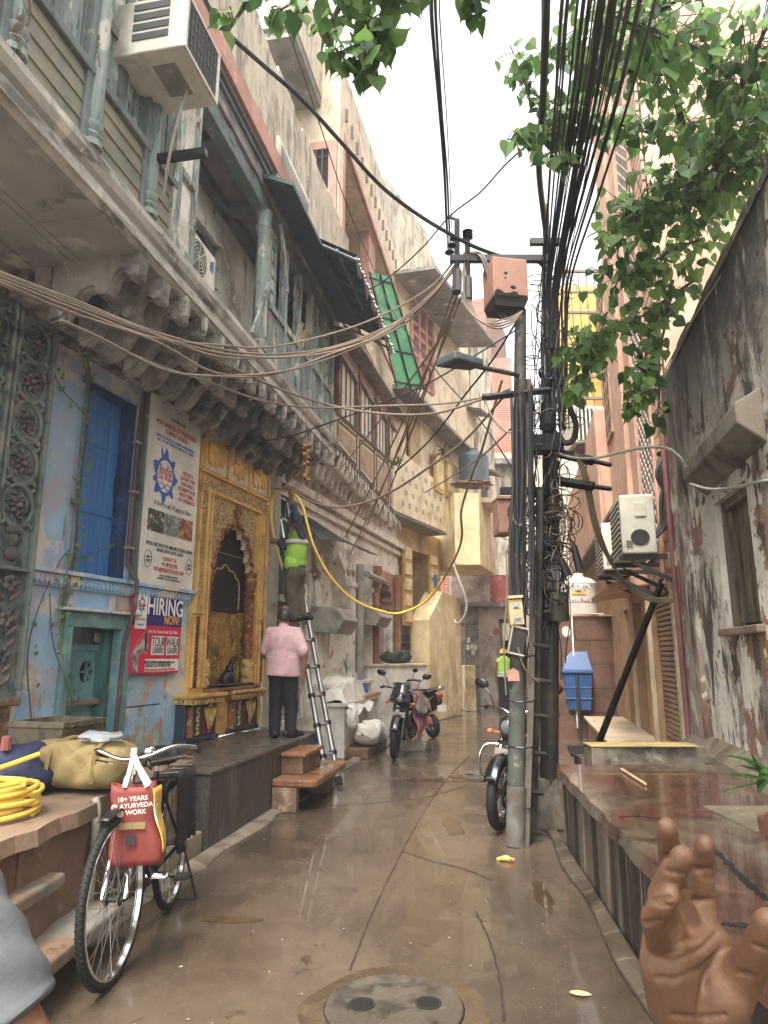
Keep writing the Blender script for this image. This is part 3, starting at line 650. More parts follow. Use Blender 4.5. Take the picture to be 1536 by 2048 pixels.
# ---- weathered wooden front beyond the post
bays = [uC + .22 + i * (uE - uC - .22) / 5 for i in range(6)]
for i in range(5):
    a, b = bays[i], bays[i + 1]
    m = MB(BE); m.box(b - .05, b + .03, 4.73, 6.42, -.13, -.03); po = m.build('front_post', m_wood, house, bev=.01, jit=.006)
    # lower balustrade panel with rails
    m = MB(BE); m.box(a + .03, b - .05, 4.73, 4.80, -.12, -.05); m.box(a + .03, b - .05, 5.38, 5.46, -.12, -.04)
    nn = 7
    for k in range(nn):
        x = a + .06 + (b - a - .14) * k / (nn - 1); m.box(x - .022, x + .022, 4.80, 5.38, -.10, -.07)
    m.box(a + .03, b - .05, 4.8, 5.38, -.115, -.105)
    m.build('balustrade', m_wood, house, jit=.004)
    if i == 0 or i == 3 or i == 4:
        w2 = (b - a - .08)
        for k in ((0,) if i == 0 else (0, 1)):
            x0 = a + .03 + w2 * .5 * k; x1 = x0 + w2 * .47
            m = MB(BE)
            for q in ((x0, x0 + .04, 5.46, 6.42), (x1 - .04, x1, 5.46, 6.42)): m.box(*q, -.11, -.07)
            for j in range(6): m.box(x0 + .04, x1 - .04, 5.46 + j * .184, 5.50 + j * .184, -.11, -.07)
            o = m.build('front_shutter', m_wood, house, bev=.004)
            m = MB(BE); m.box(x0 + .04, x1 - .04, 5.48, 6.42, -.1, -.085); m.build('board', pm('pale_green_wood', '#a9b8a8', .8, [('#7d8f86', 5, .5, .66)], bump=.3), o)
# ---- parapet storey above
zP = LWz = 6.75
m = MB(BE); m.box(-3.2, uJ + .35, 6.75, 9.5, -1.0, -.25); m.build('upper_facade', m_plank, house)
up0, up1 = uJ - .3, BE.q(690, 480)[0]
m = MB(BE); m.hexa([(2.0, 6.82, -.3), (uE + .2, 6.82, -.3), (uE + .2, 6.52, .36), (2.0, 6.52, .36), (2.0, 6.88, -.3), (uE + .2, 6.88, -.3), (uE + .2, 6.57, .36), (2.0, 6.57, .36)])
ea = m.build('eave_slab', m_tin, house)
m = MB(BE)
for k in range(3): m.box(uJ - .3, uE, 6.73 + .06 * k, 6.775 + .06 * k, -.3, .0 + .03 * k)
m.build('fascia_beam', m_wgrey, house, bev=.006)
m = MB(BE); m.box(up0, up1, 6.90, 7.15, -.3, .10); m.build('salmon_band', m_orange, house)
m = MB(BE); N_ = 18
for i in range(N_):
    a = up0 + (up1 - up0) * i / N_; b = up0 + (up1 - up0) * (i + 1) / N_
    m.box(a, b, 7.15, 8.30 + .05 * sin(i * 1.9), -.3, .06)
m.build('parapet', m_weath, house, jit=.004)
m = MB(BE)
a = BE.q(565, 300, .1)[0]
m.box(a - .1, a + 1.1, 6.86, 7.4, .06, .09); gr_ = m.build('wall_vent', m_white, house)
m = MB(BE)
for i in range(22): m.hexa([(a - .05 + i * .05, 6.92, .09), (a - .03 + i * .05, 6.92, .09), (a + .01 + i * .05, 7.34, .09), (a - .01 + i * .05, 7.34, .09), (a - .05 + i * .05, 6.92, .1), (a - .03 + i * .05, 6.92, .1), (a + .01 + i * .05, 7.34, .1), (a - .01 + i * .05, 7.34, .1)])
m.build('vent_slat', m_soot, gr_)
# ---- green tin awning
aw = thing('tin_awning', 'dark green corrugated tin awning jutting over the wooden balcony front', 'awning', BE.w(uC + 2, 6.4, 0))
a0, a1 = BE.q(600, 465, .05)[0], BE.q(715, 510, .9)[0]
a1 = max(a1, uE + .4)
P1 = PY(597, 462, BE.w(a0, 0).y)
q0 = BE.w(3.22, 6.88, -.02); q1 = BE.w(5.75, 6.88, -.02); r0 = BE.w(3.22, 6.39, .80); r1 = BE.w(5.75, 6.37, .80)
m = MB(); NN = 60
for i in range(NN):
    t0, t1 = i / NN, (i + 1) / NN; h0, h1 = .018 * sin(i * 1.7), .018 * sin((i + 1) * 1.7)
    a, b = q0.lerp(q1, t0), q0.lerp(q1, t1); c, d2 = r0.lerp(r1, t0), r0.lerp(r1, t1)
    for z in (0,): m.raw([a + V((0, 0, h0)), b + V((0, 0, h1)), d2 + V((0, 0, h1)), c + V((0, 0, h0))], [(0, 1, 2, 3)])
m.build('tin_sheet', m_tin, aw, thick=.006)
m = MB()
for k in (.02, .35, .68, .98): m.tube([q0.lerp(r0, k) + V((0, 0, -.05)), q1.lerp(r1, k) + V((0, 0, -.05))], .022, 5)
for k in (0, .33, .66, 1): m.tube([q0.lerp(q1, k) + V((0, 0, -.08)), r0.lerp(r1, k) + V((0, 0, -.08))], .02, 5)
m.build('awning_frame', m_wgrey, aw)
m = MB(); e = r1 - r0; sk = 40
for i in range(sk):
    p = r0 + e * (i / sk); p2 = r0 + e * ((i + 1) / sk); d0 = .18 + .08 * sin(i * .9) + .05 * sin(i * 2.3); d1 = .18 + .08 * sin((i + 1) * .9) + .05 * sin((i + 1) * 2.3)
    m.raw([p, p2, p2 - V((0, 0, d1)), p - V((0, 0, d0))], [(0, 1, 2, 3)])
m.build('torn_fringe', pm('torn_cloth', '#4b3a33', .9, [('#6f5c50', 5, .5, .66)], bump=.4), aw, thick=.006)
m = MB()
for i in range(46):
    p = r0 + e * (i / 45) + V((.02, 0, -.06 - .06 * abs(sin(i * .6)))); m.ell(p, .013, 6, 4)
m.build('fairy_light_string', flat('bead_white', '#e8eef0', .3), aw)
# ---- air conditioners on the left
def text0(*a, **k): pass
ac = thing('window_air_conditioner', 'big dirty white window air conditioner hanging out above the wooden gallery', 'air conditioner', BE.w(uJ - .4, 5.6, .2))
u0, z0 = BE.q(366, 86, .42); u1, z1 = BE.q(432, 217, .42); zA = (z0 + z1) / 2
m = MB(BE); m.box(u0, u1, zA, zA + .46, -.35, .42); m.build('case', m_acw, ac, bev=.012)
m = MB(BE)
for z in (.0, .44): m.box(u0 + .03, u1 - .03, zA + z, zA + z + .03, .42, .436)
for u in (u0 + .0, u1 - .035): m.box(u, u + .035, zA, zA + .47, .42, .436)
m.build('face_frame', m_acw, ac, bev=.005)
bx('coil_grille', m_grille, ac, BE, u0 + .035, u1 - .035, zA + .03, zA + .44, .415, .424)
m = MB(BE)
for i in range(1, 9): m.box(u0 + .035 + (u1 - u0 - .07) * i / 9 - .004, u0 + .035 + (u1 - u0 - .07) * i / 9 + .004, zA + .03, zA + .44, .424, .43)
for i in range(1, 5): m.box(u0 + .035, u1 - .035, zA + .03 + .41 * i / 5 - .003, zA + .03 + .41 * i / 5 + .003, .424, .428)
m.build('wire_guard', m_steel, ac)
m = MB(BE)
for i in range(4): m.box(u0 - .006, u0 + .002, zA + .11 + i * .085, zA + .165 + i * .085, .02, .30)
m.build('side_vent', m_grille, ac)
m = MB(BE); m.box(u0 + .12, u1 - .15, zA - .006, zA, .12, .3); m.build('base_plate', m_soot, ac)
tb('drain_hose', m_pvc, ac, smooth_path([BE.w(u0 + .35, zA, .28), BE.w(u0 + .3, zA - .3, .25), BE.w(u0 + .3, zA - .65, .2), BE.w(u0 + .4, zA - .85, .12)]), .012)
br = MB(BE); br.box(u1 - .1, u1 - .05, zA - .5, zA - .44, -.1, .4); br.build('support_arm', m_black, ac)
sa = thing('split_air_conditioner', 'small cream outdoor unit sitting on the balcony edge under the loggia', 'air conditioner', BE.w(uJ + .6, 4.74, -.2))
u0, z0 = BE.q(366, 560, -.06); u1, z1 = BE.q(428, 600, -.06)
m = MB(BE); m.box(u0, u1, 4.735, 5.13, -.34, -.06); m.build('case', m_acw, sa, bev=.015)
def fan(par, fr, uc, zc, r, n0):
    m = MB(fr); m.prism([(uc + cos(2 * pi * i / 24) * r, zc + sin(2 * pi * i / 24) * r) for i in range(24)], n0, n0 + .004); o = m.build('fan_grille', m_grille, par)
    m = MB(fr)
    for k in range(1, 6): m.tube([(uc + cos(2 * pi * i / 20) * r * k / 5.5, zc + sin(2 * pi * i / 20) * r * k / 5.5, n0 + .008) for i in range(20)], .003, 4, True)
    for k in range(8): m.tube([(uc, zc, n0 + .008), (uc + cos(pi * k / 4) * r, zc + sin(pi * k / 4) * r, n0 + .008)], .003, 4)
    m.build('wire_guard', m_acw, o)
fan(sa, BE, u0 + (u1 - u0) * .42, 4.93, .16, -.06)
m = MB(BE); m.prism([(u1 - .12, 4.95), (u1 - .05, 4.95), (u1 - .05, 5.07), (u1 - .12, 5.03)], -.06, -.056); m.build('badge', m_binb, sa)
# bundle of pipes standing behind the balustrade
uP = BE.q(590, 690, -.1)[0]
pb = thing('bamboo_pole_bundle', 'bundle of hollow bamboo poles standing behind the balcony balustrade', 'bamboo poles', BE.w(uP, 4.74, -.3))
for i in range(6):
    a = uP - .12 + i * .06; tb('pole', pm('dry_bamboo', '#a89a80', .7, [('#7d6e56', 4, .5, .66)]), pb, [BE.w(a, 4.75, -.2 - .03 * (i % 2)), BE.w(a + .02, 5.66 + .04 * (i % 3), -.02)], .027, 8)
# ---------------------------------------------------------------- gilded shrine front
sh = thing('shrine', 'gilded shrine front with cusped arch niche and carved counters beside the blue wall', 'shrine', LW.w(1.85, .6))
A0, A1, AS, AT = 1.42, 2.40, 2.52, 3.20
facade(MB(LW), 1.0, 2.72, .6, 4.16, [(1.30, 2.48, 1.14, 3.36)], .06, .18).build('front', m_goldflat, sh)
# spandrel with arch cut out
ar = arch(A0, A1, AS, AT, 9, .13, 5)
m = MB(LW)
pts = [(1.30, 3.36)] + [(1.30, AS)] + ar + [(2.48, AS), (2.48, 3.36)]
top = [(1.30 + (2.48 - 1.30) * i / (len(ar) - 1), 3.36) for i in range(len(ar))]
for i in range(len(ar) - 1):
    m.add([(*ar[i], .035), (*ar[i + 1], .035), (*top[i + 1], .035), (*top[i], .035)], [(0, 1, 2, 3)])
    m.add([(*ar[i], .035), (*ar[i + 1], .035), (*ar[i + 1], -.06), (*ar[i], -.06)], [(0, 1, 2, 3)])
m.add([(1.30, AS, .035), (1.42, AS, .035), (1.30, 3.36, .035)], [(0, 1, 2)]); m.add([(2.48, AS, .035), (2.40, AS, .035), (2.48, 3.36, .035)], [(0, 1, 2)])
arc = m.build('arch', m_cream, sh)
m = MB(LW); m.tube([(a, b + .02, .04) for a, b in ar], .028, 6); m.build('arch_rim', m_copper, arc, smooth=True)
m = MB(LW); m.prism([(1.86, 3.2), (1.96, 3.2), (1.97, 3.28), (1.94, 3.34), (1.91, 3.42), (1.88, 3.34), (1.85, 3.28)], .03, .09); m.ell((1.91, 3.30, .07), (.055, .09, .04), 8, 5); m.build('finial', m_copper, arc, smooth=40)
# filigree scrolls on spandrel and borders
def filigree(mb, u0, u1, z0, z1, n, step, mask=None):
    rr = random.Random(int((u0 + z0) * 100))
    z = z0 + step / 2; row = 0
    while z < z1:
        u = u0 + step / 2
        while u < u1:
            if mask is None or mask(u, z):
                r = step * .36; a0 = rr.random() * 6
                mb.tube([(u + cos(a0 + t) * r * (1 - t / 9), z + sin(a0 + t) * r * (1 - t / 9), n + .012) for t in [j * .75 for j in range(8)]], step * .085, 4)
                for q in (0, 2.1, 4.2):
                    mb.ell((u + cos(a0 + q) * r * 1.15, z + sin(a0 + q) * r * 1.15, n + .012), (step * .18, step * .09, .014), 6, 4, Matrix.Rotation(a0 + q + .8, 4, 'Z'))
            u += step
        z += step; row += 1
def above(u, z):
    for (a, b), (c, d) in zip(ar, ar[1:]):
        if min(a, c) - 1e-6 <= u <= max(a, c) + 1e-6: return z > max(b, d) + .05
    return z > AS
m = MB(LW); filigree(m, 1.32, 2.46, AS, 3.34, .035, .075, above); m.build('spandrel_scrolls', m_gold, arc, smooth=True)
def band(name, u0, u1, z0, z1, mat, step=.062, bg=m_cream):
    mb = MB(LW); mb.box(u0, u1, z0, z1, .06, .068); o = mb.build(name, bg, sh)
    mb = MB(LW); filigree(mb, u0 + .005, u1 - .005, z0, z1, .068, step); mb.build('gilt_scrolls', mat, o, smooth=True)
    mb = MB(LW)
    for a, b, c, d in ((u0 - .02, u0, z0, z1), (u1, u1 + .02, z0, z1)): mb.box(a, b, c, d, .06, .10)
    mb.build('edge_bead', m_goldflat, o, bev=.005)
    return o
band('side_border', 1.03, 1.15, 1.96, 3.42, m_gold); band('side_border', 2.60, 2.70, 1.96, 3.42, m_gold)
band('side_border', 1.03, 1.15, 1.16, 1.93, m_copper, .075, m_maroon); band('side_border', 2.60, 2.70, 1.16, 1.93, m_copper, .075, m_maroon)
band('top_border', 1.05, 2.68, 3.43, 3.54, m_gold)
m = MB(LW)
for a, b, c, d in ((1.18, 1.21, 1.16, 3.40), (1.25, 1.28, 1.16, 3.40), (2.50, 2.53, 1.16, 3.40), (2.56, 2.58, 1.16, 3.4), (1.21, 2.5, 3.37, 3.40)): m.box(a, b, c, d, .06, .095)
m.build('moulding', m_goldflat, sh, bev=.006)
m = MB(LW); m.box(.98, 2.76, 4.13, 4.22, .0, .18); m.box(1.0, 2.74, 3.58, 3.61, .06, .1); m.box(1.0, 2.74, 4.08, 4.13, .06, .12); m.build('cornice', m_goldflat, sh, bev=.01)
fw = (2.70 - 1.04) / 3
for i in range(3):
    u = 1.04 + fw * i; c = u + fw / 2; zc = 3.845
    m = MB(LW); m.box(u + .03, u + fw - .03, 3.64, 4.05, .06, .07); o = m.build('frieze_panel', m_cream, sh)
    m = MB(LW)
    if i == 1:
        for k in range(8):
            a = k * pi / 4; m.ell((c + cos(a) * .09, zc + sin(a) * .09, .08), (.1, .045, .03), 8, 5, Matrix.Rotation(a, 4, 'Z'))
        m.ell((c, zc, .1), (.05, .05, .03))
    else:
        m.prism([(c + x * .19, zc + y * .17) for x, y in ((-1, -.6), (-1.05, .2), (-.9, .9), (-.5, .75), (-.1, 1.0), (.3, .75), (.8, .95), (1, .3), (.9, -.5), (.7, -.75), (.55, -.3), (.35, -.75), (.1, -.4), (-.15, -.95), (-.4, -.45), (-.65, -.95))], .07, .10)
        m.ell((c - .06, zc + .08, .1), (.09, .07, .03)); m.ell((c + .08, zc + .02, .1), (.08, .08, .03))
    m.build('relief', m_goldflat, o, smooth=40)
    m = MB(LW)
    for a, b, cc, d in ((u, u + .025, 3.62, 4.08), (u + fw - .025, u + fw, 3.62, 4.08)): m.box(a, b, cc, d, .06, .1)
    m.build('panel_frame', m_goldflat, o)
# side columns of the arch
for uc in (1.37, 2.43):
    m = MB(); b = LW.w(uc, 1.14, .0)
    m.lathe([(.075, 0), (.08, .06), (.06, .10), (.085, .17), (.08, .26), (.05, .33), (.06, .38), (.055, .44), (.055, 1.10), (.07, 1.13), (.05, 1.16), (.075, 1.24), (.085, 1.31), (.06, 1.36), (.085, 1.4), (.085, 1.42)], b, 12)
    o = m.build('arch_column', m_copper, sh, smooth=40)
    m = MB(); m.lathe([(.086, .01), (.09, .06), (.07, .1), (.095, .17), (.09, .27), (.06, .32)], b, 12); m.build('gilt_base', m_gold, o, smooth=True)
    m = MB()
    for k in range(14):
        m.tube([b + V((cos(a) * .057, sin(a) * .057, .46 + k * .045 + a * .006)) for a in [j * pi / 4 for j in range(9)]], .006, 4)
    m.build('twist_rib', m_copper, o)
# niche interior: foil wall, idol, ledge, rail
m = MB(LW); m.box(1.30, 2.48, 1.14, 3.36, -.13, -.10); m.build('niche_back', pm('niche_dark_brown', '#1c130c', .7, [('#33230f', 4, .52, .66)], bump=.2), sh)  # back of the niche in a very dark brown
m = MB(LW); m.box(1.32, 2.46, 1.14, 2.02, -.10, -.085)
fo = m.build('gold_foil', m_goldpanel, sh)
m = MB(LW)
a2 = arch(1.55, 2.28, 2.36, 2.62, 5, .12, 4)
m.tube([(1.55, 2.08, -.08)] + [(a, b, -.08) for a, b in a2] + [(2.28, 2.08, -.08)], .010, 5); m.tube([(1.32, 2.75, -.08), (2.46, 2.75, -.08)], .006, 4)
m.tube([(1.32, 2.03, -.28), (2.46, 2.03, -.08)], .012, 5); m.build('gilt_line', m_gold, fo)
rp = random.Random(4); m = MB(LW)
for i in range(70):
    u, z, a = rp.uniform(1.36, 2.42), rp.uniform(1.2, 1.96), rp.uniform(0, 6)
    m.tube([(u + cos(a + t) * .05, z + sin(a + t) * .05, -.083) for t in (0, .6, 1.2, 1.9, 2.6)], .005, 4)
m.build('foil_scrolls', m_gold, fo)
m = MB(LW); m.ell((1.92, 1.22, .02), (.13, .12, .09), 12, 8); m.ell((1.95, 1.34, .02), (.05, .07, .05), 10, 6); m.tube(smooth_path([(1.96, 1.36, .02), (2.0, 1.42, .02), (2.04, 1.47, .03), (2.08, 1.48, .03)]), [.035] * 13 + [.02] * 6, 8)
m.build('dark_idol', m_black, sh, smooth=True)
m = MB(LW); m.box(1.30, 2.50, 1.10, 1.14, -.34, .16); m.build('niche_ledge', m_bench, sh, bev=.01)
tb('rail', m_steel, sh, [LW.w(1.34, 1.17, .10), LW.w(2.36, 1.17, .10), LW.w(2.40, 1.15, .11), LW.w(2.42, .95, .16), LW.w(2.42, .62, .16)], .014)
# counters under the niche
def lotus(mb, c, z0, n):
    for i in range(-3, 4):
        a = i * .24; mb.tube(smooth_path([(c, z0, n), (c + sin(a) * .09, z0 + .14, n + .012), (c + sin(a) * .2, z0 + .27, n + .006)], 3), [.008, .012, .016, .02, .02, .014, .006], 5)
    for i in range(6): mb.ell((c + U(-.08, .08), z0 + U(.16, .3), n + .01), (.03, .02, .015), 6, 4)
for (a, b, n0) in ((.88, 1.52, .12), (1.86, 2.62, .06)):
    c = thing('shrine_counter', 'painted counter with gold lotus panels below the shrine niche, ' + ('beside the blue wall' if a < 1 else 'next to the grey drainpipe'), 'counter', LW.w((a + b) / 2, .6), 'painted counters of the shrine')
    m = MB(LW); m.box(a, b, .6, 1.0, -.3, n0); m.box(a - .02, b + .02, .6, .65, -.3, n0 + .03); m.build('body', m_navy, c, bev=.008)
    m = MB(LW); m.box(a - .05, b + .05, 1.06, 1.10, -.3, n0 + .12); m.build('top', m_goldflat, c, bev=.012)
    m = MB(LW); m.box(a - .03, b + .03, 1.0, 1.06, -.3, n0 + .08); k = int((b - a) / .055)
    for i in range(k + 1): u = a - .02 + i * .055; m.ell((u + .022, 1.02, n0 + .085), (.02, .034, .015), 7, 5)
    m.build('scallops', m_gold, c, smooth=40)
    w = b - a; pa = a + w * .50
    m = MB(LW); m.box(pa, b - .05, .67, .97, n0, n0 + .012); o = m.build('lotus_panel', m_maroon, c)
    m = MB(LW); lotus(m, (pa + b - .05) / 2, .68, n0 + .02); m.build('lotus_relief', m_gold, o, smooth=True)
    m = MB(LW); m.box(a + w * .30, pa - .02, .67, .97, n0, n0 + .01); o = m.build('green_panel', m_tgreen, c)
    m = MB(LW)
    for i in range(7): m.ell((a + w * .36, .69 + i * .042, n0 + .015), (.035, .018, .015), 6, 4, Matrix.Rotation((-1) ** i * .6, 4, 'Z'))
    m.build('gilt_leaf', m_gold, o, smooth=True)
    m = MB(); m.lathe([(.045, 0), (.05, .05), (.035, .09), (.045, .16), (.03, .22), (.045, .28), (.05, .31)], LW.w(a + w * .13, .66, n0 + .01), 10); m.build('baluster', m_copper, c, smooth=True)
m = MB(LW); m.box(1.53, 1.86, .6, 1.1, -.28, -.25); m.build('recess', m_dark, sh)
# ---------------------------------------------------------------- signs
sg = thing('tour_sign', 'tall white sign board with red lettering and blue city emblem on the blue wall', 'sign', LW.w(.44, 2.19, .05))
SU0, SU1, SZ0, SZ1 = -.03, .91, 2.19, 4.13
def su(f): return SU0 + (SU1 - SU0) * f
def sz(f): return SZ1 - (SZ1 - SZ0) * f
bx('board', m_signw, sg, LW, SU0, SU1, SZ0, SZ1, .04, .10, bev=.003)
bx('side_channel', m_wgrey, sg, LW, SU0 - .035, SU0 - .004, SZ0 - .02, SZ1 + .02, .02, .09, bev=.004)
nT = .1025
def st(b, fu, fv, size, mat, sx=1.0, bold=0, shear=0): return text('lettering', b, mat, sg, LW, su(fu), sz(fv), nT, size, sx, 'CENTER', .0008, bold, shear)
st('Incredible India', .52, .085, .055, m_txk, .8, 0, .2)
st('MOST AWARDED CITY SIGHTSEEING', .5, .135, .074, m_txr, .60, .0007); st('COMPANY IN INDIA', .5, .170, .074, m_txr, .60, .0007)
st('THREE TIME NATIONAL TOURISM AWARD WINNER &', .5, .208, .042, m_txb, .70, 0); st('HALL OF FAME WINNER BY MINISTRY OF TOURISM', .5, .230, .042, m_txb, .70, 0)
for i, t_ in enumerate(('HERITAGE &', 'CULTURE TOURS,', 'FOOD WALKS,', 'RICKSHAW TOURS,', 'NIGHT THEMES,', 'CITY EXPERIENCES')): st(t_, .77, .355 + i * .031, .062, m_txr, .62, .0005)
st('A Story to tell, A Legacy to Share', .52, .572, .075, m_txk, .66, 0, .25)
st('SPECIAL DISCOUNTS FOR EMBASSIES, STUDENT GROUPS,', .52, .790, .052, m_txk, .62, .0003); st('AIRLINE CREW & HOTEL GUESTS', .52, .815, .052, m_txk, .62, .0003)
for i, t_ in enumerate(('CONTACT US:', '+91 989 969 2790', 'INFO@INDIACITYWALKS.COM')): st(t_, .52, .855 + i * .03, .06, m_txr, .62, .0004)
st('AN ISO CERTIFIED COMPANY', .52, .945, .03, m_txk, .8); st('A MEMBER OF THE TOURISM BOARD', .52, .96, .03, m_txk, .8)
def emblem(par, uc, zc, r, n):
    m = MB(LW); ring = []
    hs = [.9, .35, 1.6, .5, .45, 1.2, .4, .4, .8, 1.1, .5, .4, 1.0, .45, .9, .4, .5, 1.3, .45, 1.5]
    K = 60
    for i in range(K):
        a0, a1 = 2 * pi * i / K, 2 * pi * (i + 1) / K; h = .06 + .30 * max(0, hs[i * 20 // K] - .4) * abs(sin(i * 1.05 + .4))
        p = lambda a, q: (uc + cos(a) * r * q, zc + sin(a) * r * 1.28 * q, n)
        m.add([p(a0, .86), p(a1, .86), p(a1, 1 + h), p(a0, 1 + h * .8)], [(0, 1, 2, 3)])
    for a, w, h in ((1.57, .30, .55), (1.95, .14, .7), (.75, .22, .45), (0.0, .2, .5), (-.8, .25, .5), (-1.6, .3, .55), (-2.4, .3, .5), (2.75, .3, .5), (3.4, .22, .4)):
        m.add([(uc + cos(a - w) * r, zc + sin(a - w) * r * 1.28, n + .0005), (uc + cos(a + w) * r, zc + sin(a + w) * r * 1.28, n + .0005), (uc + cos(a + w * .5) * r * (1 + h * .6), zc + sin(a + w * .5) * r * 1.28 * (1 + h * .6), n + .0005), (uc + cos(a) * r * (1 + h), zc + sin(a) * r * 1.28 * (1 + h), n + .0005), (uc + cos(a - w * .5) * r * (1 + h * .6), zc + sin(a - w * .5) * r * 1.28 * (1 + h * .6), n + .0005)], [(0, 1, 2, 3, 4)])
    o = m.build('emblem', m_txb, par)
    m = MB(LW); m.tube([(uc - r * .8, zc - r * .75, n), (uc - r * .3, zc - r * .5, n), (uc + r * .3, zc - r * .95, n), (uc + r * .8, zc - r * .7, n), (uc + r * .3, zc - r * .5, n), (uc - r * .3, zc - r * .95, n), (uc - r * .8, zc - r * .75, n)], r * .035, 4); m.build('emblem_ribbon', m_txb, o)
    return o
emblem(sg, su(.33), sz(.415), .155, nT)
st('India', .335, .385, .15, m_txr, .78, .001, .1); st('City Walks', .335, .425, .085, m_txr, .66, 0, .1)
def photo(u0, u1, z0, z1, base, cols):
    m = MB(LW); m.box(u0, u1, z0, z1, .1, .1025); o = m.build('printed_photo', pm('print_' + base[1:], base, .5, [(cols[0], 9, .5, .56), (cols[1], 14, .56, .6), (cols[2], 22, .6, .64)], bump=0), sg)
    return o
photo(su(.08), su(.37), sz(.725), sz(.61), '#3b4036', ('#1d1a18', '#b9b3a6', '#c98a4a')); photo(su(.38), su(.65), sz(.725), sz(.61), '#7f9388', ('#56685e', '#b0b8b0', '#a4443c')); photo(su(.66), su(.93), sz(.725), sz(.61), '#a3552f', ('#6e2e1c', '#d29a62', '#c8c0b0'))
for fu, b in ((.13, 0), (.90, 0)):
    m = MB(LW); m.tube([(su(fu) + cos(2 * pi * i / 22) * .058, sz(.87) + sin(2 * pi * i / 22) * .085, nT) for i in range(22)], .003, 4, True)
    for q in (-.018, .018): m.tube([(su(fu) + q + cos(2 * pi * i / 12) * .013, sz(.88) + sin(2 * pi * i / 12) * .013, nT) for i in range(12)], .004, 4, True)
    m.box(su(fu) - .03, su(fu) + .03, sz(.865), sz(.855), nT, nT + .001)
    m.build('award_seal', m_txk, sg)
hp = thing('hiring_poster', 'blue and pink hiring poster with a megaphone hung below the white sign', 'poster', LW.w(.4, 1.33, .05))
HU0, HU1, HZ0, HZ1 = -.02, .82, 1.33, 2.11
def hu(f): return HU0 + (HU1 - HU0) * f
def hz(f): return HZ1 - (HZ1 - HZ0) * f
bx('sheet', m_pink, hp, LW, HU0, HU1, HZ0, HZ1, .03, .05)
bx('blue_band', m_indigo, hp, LW, hu(.0), HU1, hz(.40), hz(.02), .05, .052)
bx('white_banner', m_txw, hp, LW, hu(.06), hu(.27), hz(.45), hz(0), .052, .054)
emblem(hp, hu(.165), hz(.15), .042, .0545)
def ht(b, fu, fv, s, mat, sx=1, bold=0, shear=0): return text('lettering', b, mat, hp, LW, hu(fu), hz(fv), .0565, s, sx, 'CENTER', .0008, bold, shear)
ht('India', .165, .145, .04, m_txr, .8); ht('City Walks', .165, .17, .022, m_txr, .8)
ht('CITY WALKS', .165, .335, .026, m_txr, .9); ht('HERITAGE', .165, .40, .024, m_txb, .9)
ht('HIRING', .64, .165, .24, m_txw, .78, .004); ht('NOW!', .78, .325, .13, m_txy, .72, .002)
ht('Join Our Team at India City Walks', .62, .475, .045, m_txw, .78, 0, .1)
for c, t1 in ((.53, 'TOUR'), (.83, 'WALK')):
    m = MB(LW); m.box(hu(c - .125), hu(c + .125), hz(.77), hz(.53), .05, .054); o = m.build('white_box', m_txw, hp)
    ht(t1, c, .61, .135, m_txk, .60, .001); ht('LEADERS', c, .715, .085, m_txk, .54, .0005)
m = MB(LW); m.box(hu(.3), hu(.985), hz(.975), hz(.82), .05, .052); m.build('white_strip', m_txw, hp)
ht('SEND RESUME info@indiacitywalks.com', .58, .86, .042, m_txk, .72, .0005); ht('CONTACT US +91 989 969 2790', .55, .905, .042, m_txk, .72, .0005); ht('Walk-in interviews every Monday & Saturday', .6, .95, .036, m_txr, .78, .0003)
m = MB(LW); a = [(.05, .84), (.07, .70), (.20, .62), (.26, .50), (.30, .48), (.33, .66), (.31, .76), (.26, .73), (.16, .78), (.17, .98), (.06, .99), (.09, .86)]
m.prism([(hu(x), hz(y)) for x, y in a], .052, .055); o = m.build('megaphone_print', pm('print_grey', '#b9b7b2', .5, [('#6f6d6a', 9, .5, .6)], bump=0), hp)
m = MB(LW); m.prism([(hu(.285) + cos(2 * pi * i / 16) * .016, hz(.615) + sin(2 * pi * i / 16) * .095) for i in range(16)], .055, .056); m.build('megaphone_mouth', m_txk, o)
m = MB(LW); m.tube(smooth_path([(hu(.03), hz(.8), .0525), (hu(.14), hz(.62), .0525), (hu(.24), hz(.5), .0525), (hu(.36), hz(.46), .0525)]), .002, 4); m.build('sketch_line', m_txy, o)
# security camera over the sign and drain pipe beside the door
sc_ = thing('wall_camera', 'small corroded lamp bracket hanging at the upper corner of the white sign', 'lamp bracket', LW.w(.86, 4.1, .15))
m = MB(LW); m.ell((.86, 4.06, .2), (.06, .09, .07)); m.build('lamp_body', pm('corroded_metal', '#8a8378', .6, [('#4d3a2c', 12, .5, .62)], bump=.5), sc_, smooth=True)
tb('bracket', m_wgrey, sc_, smooth_path([LW.w(.84, 4.3, .02), LW.w(.84, 4.32, .2), LW.w(.82, 4.22, .22), LW.w(.84, 4.02, .2), LW.w(.80, 3.9, .2)]), .012)
dp = thing('downpipe', 'thin rusty downpipe running between the blue door and the white sign', 'pipe', LW.w(-.13, .6, .06))
tb('pipe', pm('rust_brown_pipe', '#5d3f3a', .6, [('#7b6a60', 4, .54, .68)], bump=.2), dp, [LW.w(*LW.q(285, 740), .06), LW.w(-.15, 3.6, .06), LW.w(-.16, 2.35, .06), LW.w(-.1, 2.2, .14), LW.w(-.1, 1.95, .14), LW.w(-.12, 1.6, .06), LW.w(-.14, .62, .06)], .02, 8)
m = MB(LW)
for z in (2.5, 3.05, 3.55): m.box(-.19, -.11, z, z + .02, .03, .09)
m.build('clip', m_pvc, dp)
dp2 = thing('conduit_pipe', 'grey conduit pipe with creeper beside the blue door', 'pipe', LW.w(bd[0] - .1, 2, .06))
uq = bd[0] - .08
